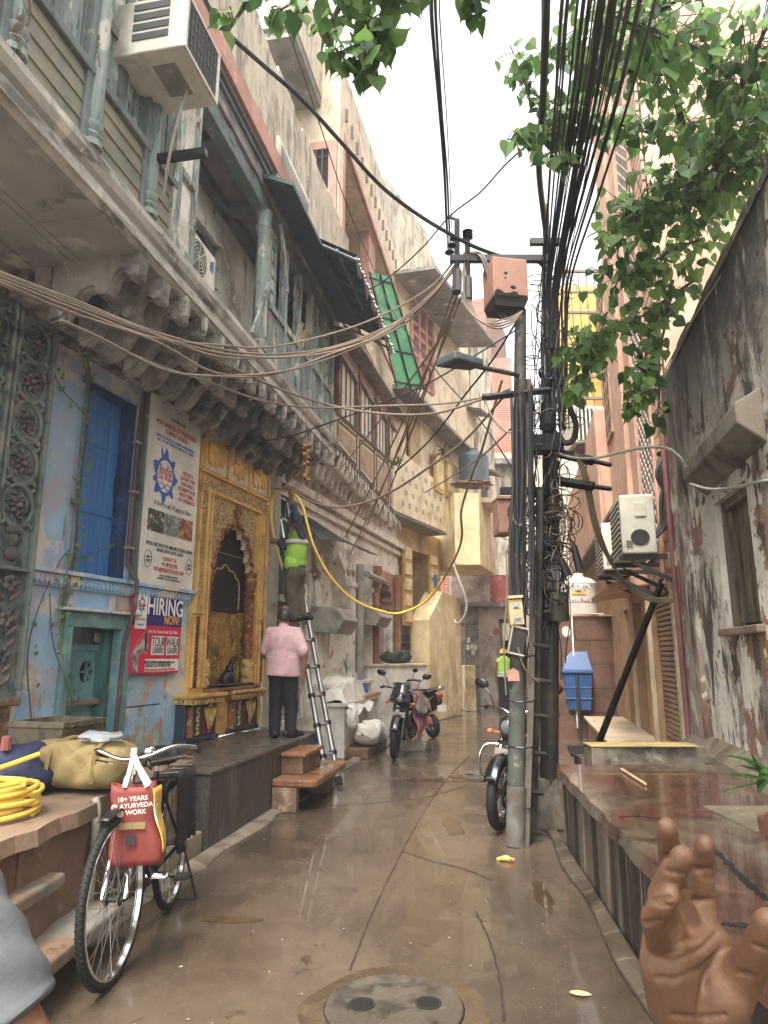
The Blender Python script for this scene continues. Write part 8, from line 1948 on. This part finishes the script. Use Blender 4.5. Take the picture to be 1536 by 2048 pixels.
t, mx, w_, h_ = metalbox('meter_box', 'cream meter box with printed strips on the leaning pole', 'electric box', 1019, 1198, 1047, 1250, 5.88, .1, pm('cream_box', '#c9b27c', .5, [('#a48d5c', 4, .52, .66)]), 0, -.07)
m = MB(mx=mx)
for z in (h_ * .4, -h_ * .55): m.box(-w_ * .5, w_ * .6, -.015, -.013, z - .018, z + .018)
m.build('printed_strip', pm('printed_strip', '#9aa0b0', .5, [('#3c4258', 40, .5, .54)], bump=0), t)
t, mx, w_, h_ = metalbox('open_box', 'broken open grey box frame hanging below the cream meter box', 'electric box', 1021, 1257, 1051, 1308, 5.90, .1, m_poledk, 0, .22, False)
m = MB(mx=mx)
for a, b_ in (((-w_, -h_), (w_, -h_)), ((-w_, h_), (w_, h_)), ((-w_, -h_), (-w_, h_))): m.tube([(a[0], -.02, a[1]), (b_[0], -.02, b_[1])], .011, 4)
m.build('pale_frame', m_pvc, t)
metalbox('junction_box', 'pale grey junction box strapped to the black iron pole', 'electric box', 1080, 1128, 1121, 1180, 6.36, .1, pm('grey_box', '#8d8f86', .5, [('#6d6f66', 4, .52, .66)]), 0, .02)
t = thing('meter_drum', 'rounded black cable drum fixed under the grey junction box', 'electric box', PY(1118, 1215, 6.35)); m = MB(); c = PY(1116, 1243, 6.38); m.lathe([(.10, 0), (.11, .03), (.11, .22), (.09, .27), (.01, .275)], c, 14, 1, .7); m.build('drum', pm('olive_black', '#3b3a2c', .4, [('#55513a', 3, .55, .7)]), t, smooth=40)
for k, (x0, y0, x1, y1) in enumerate(((1122, 1118, 1136, 1152), (1148, 1092, 1160, 1140))):
    a, c = PY(x0, y0, 6.2), PY(x1, y1, 6.2); t = thing('hanging_splice', ('left' if k == 0 else 'right') + 'most black cable splice dangling beside the black pole', 'cable splice', a, 'dangling cable splices'); m = MB(); m.tube([a, c], [.03, .04], 7); m.tube([a, a + V((-.05, 0, .12))], .008, 5); m.build('splice', m_cableb, t)
# street lamp
sl_ = thing('street_lamp', 'flat grey street lamp head on an arm from the leaning pole', 'street lamp', PY(1035, 745, 6.0))
a, c = PY(1036, 750, 6.0), PY(956, 733, 5.6); tb('arm', m_pole, sl_, [a, c], .024, 8)
d = (c - a).normalized(); s = V((d.y, -d.x, 0)).normalized(); u_ = d.cross(s); L = (PY(895, 722, 5.3) - c).length
m = MB()
def lampf(k, w, z): return c + d * L * k + s * w + V((0, 0, z))
W0, W1 = .075, .12
e = [lampf(.02, -W0, -.02), lampf(.02, W0, -.02), lampf(1, W1, -.03), lampf(1, -W1, -.03), lampf(.02, -W0, .05), lampf(.02, W0, .05), lampf(1, W1 * .9, .05), lampf(1, -W1 * .9, .05)]
m.raw(e, [(0, 1, 2, 3), (4, 7, 6, 5), (0, 4, 5, 1), (1, 5, 6, 2), (2, 6, 7, 3), (3, 7, 4, 0)]); m.build('lamp_head', pm('lamp_grey', '#4d5558', .5, [('#666e70', 4, .55, .7)]), sl_, bev=.015)
m = MB(); m.raw([lampf(.15, -W0 * .75, -.028), lampf(.15, W0 * .75, -.028), lampf(.9, W1 * .75, -.036), lampf(.9, -W1 * .75, -.036)], [(0, 1, 2, 3)]); m.build('lens', m_grille, sl_)
# diagonal stay at the terrace end
sy = thing('stay_pole', 'black diagonal stay bar leaning from the drain to the peach wall', 'stay', G(1200, 1482, .4))
a, c = G(1198, 1484, .42), PY(1326, 1158, 7.35); a = PY(1198, 1484, 7.6)
m = MB(); m.tube([a, c], .035, 4); m.build('bar', m_black, sy); m = MB(); m.tube([c + V((0, 0, -.05)), c + V((0, 0, .35))], .03, 6); m.build('wall_clamp', m_rust, sy)
# ---------------------------------------------------------------- cables
GC = 'overhead cables'
def cable(label, pts, r=.012, mat=None, n=6, sm=8):
    P = [PY(*p) for p in pts]
    Q = smooth_path(P, sm)
    if pts[0][1] < 0: Q = [Q[0] + (Q[0] - Q[1]).normalized() * 6] + Q
    t = MB().tube(Q, r, n).build('cable', mat or m_cable, None, smooth=True)
    return tag(t, label, 'cable', GC)
LB_ = 'brown cable of the sagging bundle strung from the left wall across the balcony to the pole insulators'
main = [[(-60, 515, 2.75), (0, 545, 3.00), (160, 605, 3.80), (310, 664, 4.60), (450, 700, 5.30), (560, 708, 5.80), (680, 690, 6.15), (800, 640, 6.30), (870, 580, 6.22), (930, 505, 6.15)],
        [(-60, 525, 2.75), (0, 553, 3.00), (160, 615, 3.80), (310, 670, 4.60), (450, 708, 5.30), (580, 712, 5.86), (690, 690, 6.16), (790, 650, 6.29), (865, 590, 6.22), (925, 512, 6.16)],
        [(-60, 535, 2.75), (0, 560, 3.00), (160, 622, 3.80), (310, 676, 4.60), (440, 690, 5.25), (540, 694, 5.71), (660, 668, 6.09), (760, 632, 6.25), (860, 575, 6.23), (920, 508, 6.16)],
        [(-60, 520, 2.75), (0, 548, 3.00), (160, 610, 3.80), (310, 668, 4.60), (430, 712, 5.20), (530, 716, 5.66), (650, 706, 6.06), (760, 670, 6.25), (850, 605, 6.24), (915, 530, 6.17)],
        [(-60, 545, 2.75), (0, 566, 3.00), (150, 628, 3.75), (310, 682, 4.60), (420, 742, 5.15), (500, 750, 5.53), (600, 735, 5.92), (700, 700, 6.18), (820, 640, 6.28), (905, 545, 6.18)],
        [(120, 640, 3.60), (200, 676, 4.01), (330, 740, 4.70), (430, 752, 5.20), (540, 750, 5.71), (650, 712, 6.06), (760, 668, 6.25), (860, 590, 6.23), (918, 520, 6.16)]]
nm = ['topmost', 'second', 'third', 'fourth', 'fifth', 'lowest']
for k, p in enumerate(main): cable(nm[k] + ' brown cable of the sagging bundle strung from the left wall to the pole insulators', p, .0105)
low = [[(130, 645, 5.1), (220, 690, 4.7), (330, 735, 4.9), (420, 765, 5.3), (520, 800, 5.8), (620, 815, 6.2), (760, 812, 6.2), (900, 806, 6.1), (1010, 785, 6.0)],
       [(310, 672, 4.6), (420, 715, 5.2), (540, 770, 5.8), (640, 805, 6.2), (740, 825, 6.2), (860, 828, 6.1), (960, 800, 6.0), (1020, 778, 6.0)]]
cable('upper long cable sagging under the brown bundle to the pole cross arm', low[0], .010); cable('lower long cable sagging under the brown bundle to the pole cross arm', low[1], .011)
cable('thin cable from the shrine frieze rising to the pole past the bracket tips', [(440, 895, 8.0), (500, 886, 7.4), (580, 872, 7.0), (660, 845, 6.7), (740, 815, 6.5), (850, 770, 6.2), (960, 705, 6.0), (1040, 655, 6.0)], .008, m_cableb)
cable('thick black cable sweeping down from the tin roof to the black pole', [(400, -20, 4.2), (440, 50, 4.4), (520, 125, 4.8), (600, 195, 5.1), (680, 282, 5.4), (760, 370, 5.7), (830, 425, 5.9), (900, 468, 6.0), (960, 498, 6.1), (1030, 520, 6.2), (1075, 523, 6.3), (1105, 560, 6.4)], .020, m_cableb)
cable('thin black cable crossing the sky from the leaves to the green screen', [(1060, 285, 5.6), (1010, 330, 5.9), (960, 385, 6.2), (900, 432, 6.6), (840, 500, 7.4), (770, 560, 8.4), (700, 600, 9.4), (650, 620, 9.5)], .009, m_cableb)
for k, (x0, x1, x2, r) in enumerate(((862, 880, 893, .012), (870, 884, 898, .009), (878, 893, 903, .004))): cable(('left', 'middle', 'right')[k] + ' wire dropping from the top of the sky to the insulators', [(x0, -20, 3.0), (x0 + 3, 60, 3.5), (x1, 230, 4.6), (x2 - 4, 350, 5.4), (x2, 440, 6.1), (x2 + 4, 500, 6.15)], r, m_cableb)
cable('thin wire from the salmon trimmed house past the fairy lights', [(560, 20, 6.0), (600, 130, 6.6), (640, 250, 7.4), (690, 400, 8.6), (740, 520, 9.0), (790, 630, 8.6), (880, 750, 8.0), (960, 840, 7.4), (1040, 960, 6.6)], .008, m_cableb)
LX = ['first', 'second', 'third', 'fourth', 'fifth']
for k, (xa, ya, xb, yb, Ye) in enumerate(((915, 560, 735, 1050, 11.5), (922, 565, 760, 1030, 12), (930, 575, 700, 1110, 9.5), (905, 640, 640, 985, 9.0), (912, 600, 690, 1075, 10))):
    cable(LX[k] + ' slanting cable from the insulators down towards the painted balcony end', [(xa, ya, 6.2), (xa - (xa - xb) * .3, ya + (yb - ya) * .33, 7.2), (xa - (xa - xb) * .65, ya + (yb - ya) * .68, 8.8), (xb, yb, Ye)], .011)
cable('cable sagging from the wall pipe over the man on the ladder to the pole', [(542, 975, 8.95), (552, 978, 8.9), (580, 980, 8.6), (620, 1002, 8.2), (668, 1014, 8.0), (720, 1008, 7.8), (780, 985, 7.5), (850, 940, 7.0), (930, 880, 6.6), (1010, 790, 6.1)], .013)
cable('long cable running from the yellow shutters up to the street lamp arm', [(790, 945, 9), (860, 880, 8.2), (930, 790, 7.2), (985, 720, 6.4), (1035, 640, 6.1)], .011, m_cableb)
cable('straight cable crossing behind the lamp towards the yellow bay', [(850, 985, 11), (900, 955, 9.5), (960, 915, 8), (1030, 850, 6.6)], .010)
for k in range(4): cable(LX[k] + ' loop of cable hanging under the large rusty box', [(930, 520 + k * 4, 6.15), (922 + 6 * k, 580 + 6 * k, 6.1), (940 + 6 * k, 625 + 5 * k, 6.05), (985, 655 - 4 * k, 6.0), (1020, 650 - 5 * k, 6.0), (1046, 622, 5.98)], .010)
for k in range(4): cable(LX[k] + ' cable curving from the top arm down beside the rusty box', [(938 + 4 * k, 505 - k, 6.15), (960 + 3 * k, 515, 6.1), (975 + 2 * k, 560, 6.1), (985 + 2 * k, 610, 6.1), (1000 + 6 * k, 640, 6.1)], .010, m_cable if k % 2 else m_cableb)
cable('pale cable drooping from the pole cross arm to the black pole', [(970, 800, 5.95), (985, 835, 5.95), (1010, 862, 5.95), (1035, 862, 5.95), (1060, 845, 6.1), (1085, 800, 6.3)], .009, m_pvc)
cable('pale cable from the black pole to the stone hood on the weathered wall', [(1110, 905, 6.3), (1145, 915, 6.2), (1190, 916, 6.0), (1240, 905, 5.9), (1290, 895, 5.8), (1335, 897, 5.7), (1360, 915, 5.6), (1372, 935, 5.6)], .013, m_pvc)
cable('thick pale cable running from the stone hood towards the right edge', [(1380, 968, 5.5), (1420, 978, 5.2), (1470, 975, 4.9), (1510, 965, 4.6), (1560, 958, 4.3)], .013, m_pvc)
for k in range(3): cable(LX[k] + ' heavy brown cable drooping from the bracket arm to the peach wall', [(1150 + 4 * k, 905 + 3 * k, 6.2), (1168 + 4 * k, 960, 6.2), (1190 + 4 * k, 1060, 6.4), (1225 + 3 * k, 1130 + 4 * k, 6.8), (1270, 1180 + 4 * k, 7.1), (1320, 1198 + 3 * k, 7.2), (1352, 1195 + 3 * k, 7.2)], .014, m_cable)
cable('wide flat black strap hanging in a loop beside the black pole', [(1105, 620, 6.4), (1112, 690, 6.35), (1122, 760, 6.3), (1142, 820, 6.25), (1152, 850, 6.25), (1146, 880, 6.25), (1128, 885, 6.25), (1116, 868, 6.3)], .030, m_cableb)
cable('wire running from the weathered wall top down to the hood corner', [(1500, 470, 4.4), (1470, 510, 4.7), (1420, 585, 5.1), (1370, 665, 5.6), (1330, 740, 6.2)], .006, m_pvc)
cable('fibre cable hanging in a loop on the yellow stair wall', [(905, 1125, 15.8), (918, 1160, 15.6), (932, 1200, 15.5), (930, 1230, 15.5), (915, 1247, 15.6), (908, 1240, 15.7)], .03, m_pvc)
# fan of cables climbing over the alley to the right
rf = random.Random(21)
fan_ = []
for c_, (xt0, xb0, cnt) in enumerate(((1128, 1082, 3), (1165, 1092, 7), (1192, 1100, 7), (1222, 1108, 8), (1250, 1118, 5), (1272, 1128, 3), (1300, 1135, 2))):
    for k in range(cnt): fan_.append((xt0 + rf.gauss(0, 8), xb0 + rf.gauss(0, 5), rf.choice((.008, .010, .013, .018))))
for k, (xt, xb_, r) in enumerate(fan_):
    Q = smooth_path([PY(xt + 12, -60, 2.6), PY(xt, 20, 3.1), PY(xt - (xt - xb_) * .28, 200 + rf.uniform(-10, 10), 4.2), PY(xt - (xt - xb_) * .62, 380, 5.2), PY(xb_ + 6, 560, 6.1), PY(xb_ + rf.uniform(-6, 6), 700, 6.3), PY(xb_ + rf.uniform(-10, 6), 860, 6.35)], 7)
    o = MB().tube([Q[0] + (Q[0] - Q[1]).normalized() * 5] + Q, r * .62, 5).build('cable', m_cableb, None, smooth=True)
    tag(o, 'dark cable of the fan rising from the black pole to the top right', 'cable', 'fan of cables over the alley')
cable('thick vertical black cable rising left of the fan', [(1092, -40, 3.2), (1091, 60, 3.8), (1086, 200, 4.6), (1078, 330, 5.4), (1086, 420, 6.0), (1098, 520, 6.3), (1096, 640, 6.4)], .028, m_cableb)
cable('diagonal black cable crossing the leaves to the upper right', [(1190, 80, 4.4), (1240, 55, 4.2), (1330, 15, 4.0), (1400, -30, 3.8)], .014, m_cableb)
# tangle of wires round the poles
tg = thing('cable_tangle', 'dense tangle of thin black and brown wires wound round both poles', 'wires', PY(1090, 900, 6.4))
for mat, cnt, rr_ in ((m_cableb, 125, .005), (m_cable, 50, .005), (m_cableb, 16, .009)):
    m = MB()
    for k in range(cnt):
        x, y = rf.gauss(1092, 26), rf.choice((rf.uniform(560, 860), rf.uniform(820, 1130), rf.uniform(1000, 1240)))
        if x > 1150 or x < 1030: x = 1090
        kind = rf.random()
        if kind < .45:      # vertical strand
            L = rf.uniform(80, 300); P = [PY(x + rf.uniform(-12, 12), y + L * j / 4, 6.35 + rf.uniform(-.15, .12)) for j in range(5)]
            if P[-1].z < 1.2: continue
            m.tube(smooth_path(P, 5), rr_, 4)
        else:               # loop
            r1, r2 = rf.uniform(14, 46), rf.uniform(10, 34); a0 = rf.uniform(0, 6.3); ex_ = rf.uniform(.7, 1.2)
            P = [PY(x + cos(a0 + j * .6) * r1 * (1 - j * .02), y + sin(a0 + j * .6) * r2 * ex_, 6.35 + .12 * sin(j + a0)) for j in range(rf.randint(7, 14))]
            m.tube(smooth_path(P, 3), rr_, 4)
    m.build('wires', mat, tg, smooth=True)
m = MB()
for k in range(13):
    x = 1026 + k * 3.2 + rf.uniform(-3, 3); m.tube(smooth_path([PY(x, 790 + rf.uniform(-20, 20), 5.93), PY(x + rf.uniform(-6, 6), 950, 5.9), PY(x + rf.uniform(-8, 8), 1100, 5.9), PY(x + rf.uniform(-8, 4), 1190 + rf.uniform(0, 60), 5.88)], 5), rf.choice((.006, .009, .014)), 5)
m.build('strapped_wires', m_cableb, tg, smooth=True)
m = MB(); m.tube(smooth_path([PY(1012, 1100, 5.9), PY(1014, 1180, 5.9), PY(1010, 1250, 5.9), PY(1008, 1300, 5.9), PY(1012, 1390, 5.95)]), .008, 5); m.tube(smooth_path([PY(1022, 1015, 5.9), PY(1028, 1040, 5.9), PY(1042, 1050, 5.9), PY(1055, 1020, 5.95), PY(1062, 960, 6.0)]), .009, 5); m.tube(smooth_path([PY(1036, 1295, 5.88), PY(1046, 1330, 5.9), PY(1060, 1350, 5.95), PY(1078, 1365, 6.0)]), .008, 5); m.build('loose_wires', m_cable, tg, smooth=True)
# small twists of scrap tied to the cables
for k, (x, y, Y) in enumerate(((670, 888, 9.0), (795, 925, 12.0), (612, 910, 7.6), (888, 905, 11))):
    t = thing('wire_knot' if k != 2 else 'garland', ('frayed grey knot of wire and string at the old balcony corner', 'frayed knot of wire and dry leaves at the painted balcony end', 'dry marigold garland hanging from the balcony edge', 'small dark twist of wire before the yellow shutters')[k], 'garland' if k == 2 else 'wire knot', PY(x, y, Y))
    m = MB(); c = PY(x, y, Y)
    if k == 2:
        for j in range(26): m.ell(c + V((rf.uniform(-.03, .03), rf.uniform(-.03, .03), .15 - j * .018)), (.026, .026, .02), 6, 4)
        m.tube([c + V((0, 0, .15)), c + V((0, 0, .5))], .005, 4); m.build('flowers', pm('dry_marigold', '#9a6a22', .8, [('#6b3f18', 12, .5, .62)]), t)
    else:
        for j in range(26): a = V((rf.gauss(0, 1), rf.gauss(0, 1), rf.gauss(0, 1))).normalized() * rf.uniform(.08, .2); m.tube([c, c + a * .6 + V((0, 0, .02)), c + a], .008, 4)
        m.build('strands', (m_pvc, m_bark, m_bark, m_cableb)[k], t)
# ---------------------------------------------------------------- peepal tree
tree = thing('peepal_tree', 'peepal tree with heart shaped leaves leaning over the weathered wall and the alley', 'tree', RW.w(1.0, 4.5, -.2))
heart = [(0, 0), (-.16, .10), (-.40, .06), (-.52, -.18), (-.42, -.48), (-.20, -.74), (-.06, -.92), (0, -1.22), (.06, -.92), (.20, -.74), (.42, -.48), (.52, -.18), (.40, .06), (.16, .10)]
lt_ = random.Random(31)
LM = MB(); BM = MB()
def leaf(p, L, out):
    a = lt_.uniform(0, 6.283); tl = lt_.uniform(-.5, .5); s = V((cos(a), sin(a), lt_.uniform(-.25, .25))).normalized(); dn = (V((out.x, out.y, -.9)) + V((lt_.gauss(0, .3), lt_.gauss(0, .3), lt_.gauss(0, .3)))).normalized()
    s = (s - dn * s.dot(dn)).normalized(); n = s.cross(dn); c = lt_.uniform(.05, .2)
    pts = [p + s * (x * L) - dn * (y * L) + n * (abs(x) * c * L) for x, y in heart]
    mid = p + dn * .45 * L
    i = len(LM.v); LM.v += pts + [mid]; k = len(pts)
    LM.f += [(i + j, i + (j + 1) % k, i + k) for j in range(k)]
    BM.tube([p - dn * L * .35 + V((0, 0, .01)), p], .0018, 3)
def spray(pts, rad, cnt, L0=.110, r0=.016):
    cnt = int(cnt * 1.3)
    P = smooth_path(pts, 6); n = len(P)
    BM.tube(P, [r0 * (1 - .75 * i / n) for i in range(n)], 5)
    for k in range(cnt):
        t = lt_.random() ** .75; q = P[min(n - 1, int(t * n))]; d = V((lt_.gauss(0, 1), lt_.gauss(0, 1), lt_.gauss(0, .8))); d = d.normalized() * rad * lt_.random() ** .6
        e = q + d
        if lt_.random() < .5: BM.tube([q, q.lerp(e, .5) + V((0, 0, .03)), e + V((0, 0, .03))], .004, 3)
        leaf(e, L0 * lt_.uniform(.6, 1.25), d.normalized() * .4)
def S(px, rad, cnt, **k): spray([PY(*p) for p in px], rad, cnt, **k)
root = (1420, 430, 5.9)
S([root, (1380, 300, 5.4), (1340, 150, 4.8), (1300, 20, 4.2)], .42, 170, r0=.05)
S([root, (1440, 320, 5.0), (1480, 180, 4.4), (1530, 60, 4.0)], .42, 190, r0=.05)
S([(1480, 180, 4.4), (1400, 100, 4.2), (1300, 60, 4.0), (1220, 30, 3.8)], .34, 150)
S([(1340, 150, 4.8), (1250, 140, 4.6), (1170, 120, 4.4), (1110, 90, 4.2)], .24, 110)
S([(1380, 300, 5.4), (1280, 260, 5.2), (1180, 240, 5.0), (1080, 250, 4.9)], .20, 120)
S([(1180, 240, 5.0), (1120, 210, 4.9), (1060, 180, 4.8), (1020, 90, 4.6)], .16, 42)
S([(1120, 260, 4.9), (1080, 270, 4.8), (1050, 275, 4.7), (1015, 280, 4.6)], .10, 26)
S([(1180, 240, 5), (1140, 290, 4.9), (1110, 320, 4.8)], .13, 26)
S([root, (1360, 400, 5.7), (1300, 410, 5.6), (1250, 430, 5.5)], .36, 150)
S([root, (1460, 300, 5.3), (1500, 250, 5.0), (1540, 200, 4.7)], .42, 170)
S([(1540, 330, 4.6), (1480, 330, 4.9), (1420, 350, 5.2), (1380, 380, 5.4)], .36, 170)
S([(1400, 480, 5.9), (1340, 500, 5.9), (1290, 540, 5.9), (1230, 560, 5.8)], .30, 130)
S([(1390, 560, 6.0), (1330, 600, 6.0), (1270, 640, 5.95), (1200, 670, 5.9), (1150, 700, 5.85)], .24, 120)
S([(1200, 670, 5.9), (1170, 740, 5.9), (1150, 790, 5.9)], .17, 44)
S([(1330, 600, 6.0), (1300, 680, 5.95), (1285, 740, 5.9), (1275, 800, 5.85)], .18, 60)
S([(1300, 760, 5.9), (1280, 790, 5.85), (1250, 830, 5.8)], .09, 12)
S([(1340, 620, 6.0), (1320, 700, 5.95), (1318, 800, 5.9), (1310, 860, 5.9)], .10, 16)
S([(1250, 430, 5.5), (1230, 480, 5.5), (1215, 520, 5.5)], .16, 30)
# branch overhead on the near side
S([(1100, -120, 2.6), (960, -90, 2.5), (820, -60, 2.4), (720, -20, 2.4)], .12, 60, L0=.085)
spray([V((3.1, 3.6, 5.2)), V((2.3, 2.7, 5.3)), V((1.4, 2.5, 5.2)), PY(1100, -120, 2.6)], .2, 24, r0=.03)
S([(820, -60, 2.4), (780, 20, 2.5), (745, 80, 2.5), (730, 120, 2.5)], .105, 46, L0=.085)
S([(745, 60, 2.5), (720, 110, 2.5), (735, 160, 2.5)], .06, 12, L0=.085)
S([(700, -30, 2.45), (675, 20, 2.45), (655, 70, 2.45), (690, 120, 2.45)], .07, 20, L0=.085)
S([(720, -20, 2.4), (660, -10, 2.4), (600, 0, 2.4), (560, 20, 2.4)], .07, 14, L0=.085)
S([(560, -40, 2.4), (500, 0, 2.3), (470, 40, 2.3), (455, 60, 2.3)], .05, 9, L0=.08)
S([(960, -90, 2.5), (950, -20, 2.5), (945, 20, 2.5)], .085, 24, L0=.08)
for k in range(16):      # unseen crown overhead and behind the viewer, added to shade the near end
    a_ = V((3.8, 1.2, 7.0)); b_ = V((lt_.uniform(-2.6, 2.4), lt_.uniform(-4, 1.6), lt_.uniform(6.2, 8.6)))
    spray([a_, a_.lerp(b_, .5) + V((0, 0, .5)), b_], 1.0, 46, L0=.24, r0=.03)
BM.build('branch', m_bark, tree, smooth=60); LM.build('leaves', m_leaf, tree)
# ---------------------------------------------------------------- added haze volume imitating the lens veil
hz_m = bpy.data.materials.new('veil_haze'); hz_m.use_nodes = True; N_2 = hz_m.node_tree; N_2.nodes.remove(N_2.nodes['Principled BSDF'])
pv = N_2.nodes.new('ShaderNodeVolumePrincipled'); pv.inputs['Color'].default_value = (.9, .94, 1, 1); pv.inputs['Density'].default_value = .0035; pv.inputs['Anisotropy'].default_value = .3
N_2.links.new(pv.outputs[0], N_2.nodes['Material Output'].inputs['Volume'])
hb_ = MB().box(-20, 20, -8, 45, -1, 16).build('haze', hz_m); tag(hb_, kind='stuff')
# ---------------------------------------------------------------- lettering becomes real meshes
bpy.context.view_layer.update()
dg_ = bpy.context.evaluated_depsgraph_get()
for o in [o for o in bpy.data.objects if o.type == 'FONT']:
    me = bpy.data.meshes.new_from_object(o.evaluated_get(dg_)); n_ = bpy.data.objects.new('lettering', me); COL.objects.link(n_)
    n_.parent = o.parent; n_.matrix_parent_inverse = o.matrix_parent_inverse.copy(); n_.matrix_basis = o.matrix_basis.copy()
    if not me.materials: me.materials.append(o.data.materials[0])
    bpy.data.objects.remove(o)
# ---------------------------------------------------------------- light and camera
w = bpy.data.worlds.new('World'); SC.world = w; w.use_nodes = True
nt = w.node_tree; bg = nt.nodes['Background']
sk = nt.nodes.new('ShaderNodeTexSky'); sk.sky_type = 'NISHITA'; sk.sun_disc = False; sk.sun_elevation = radians(62); sk.sun_rotation = radians(200)
sk.air_density = 1.0; sk.dust_density = 4.0; sk.ozone_density = 1.0
hs = nt.nodes.new('ShaderNodeHueSaturation'); hs.inputs['Saturation'].default_value = .10
mw = nt.nodes.new('ShaderNodeMix'); mw.data_type = 'RGBA'; mw.blend_type = 'MULTIPLY'; mw.inputs['Factor'].default_value = 1; mw.inputs[7].default_value = (1, .985, .945, 1)
nt.links.new(sk.outputs[0], hs.inputs['Color']); nt.links.new(hs.outputs[0], mw.inputs[6]); nt.links.new(mw.outputs[2], bg.inputs['Color']); bg.inputs['Strength'].default_value = .15
su_ = bpy.data.lights.new('sun', 'SUN'); su_.energy = 1.3; su_.angle = radians(18); su_.color = (1, .93, .82)
so_ = bpy.data.objects.new('sun', su_); COL.objects.link(so_)
el, ro = radians(62), radians(200)
so_.rotation_euler = (pi / 2 - el, 0, pi - ro)
cd = bpy.data.cameras.new('camera'); cd.sensor_fit = 'HORIZONTAL'; cd.sensor_width = 36; cd.lens = 36 * F / 1536; cd.clip_start = .05; cd.clip_end = 500
co = bpy.data.objects.new('camera', cd); COL.objects.link(co); co.location = (0, 0, H); co.rotation_euler = (pi / 2 + PIT, 0, 0)
SC.camera = co
SC.view_settings.view_transform = 'Standard'; SC.view_settings.look = 'None'; SC.view_settings.exposure = 2.15; SC.view_settings.gamma = 1
SC.render.resolution_x, SC.render.resolution_y = 768, 1024
SC.cycles.max_bounces = 10; SC.cycles.diffuse_bounces = 8; SC.cycles.transparent_max_bounces = 6; SC.cycles.use_denoising = True
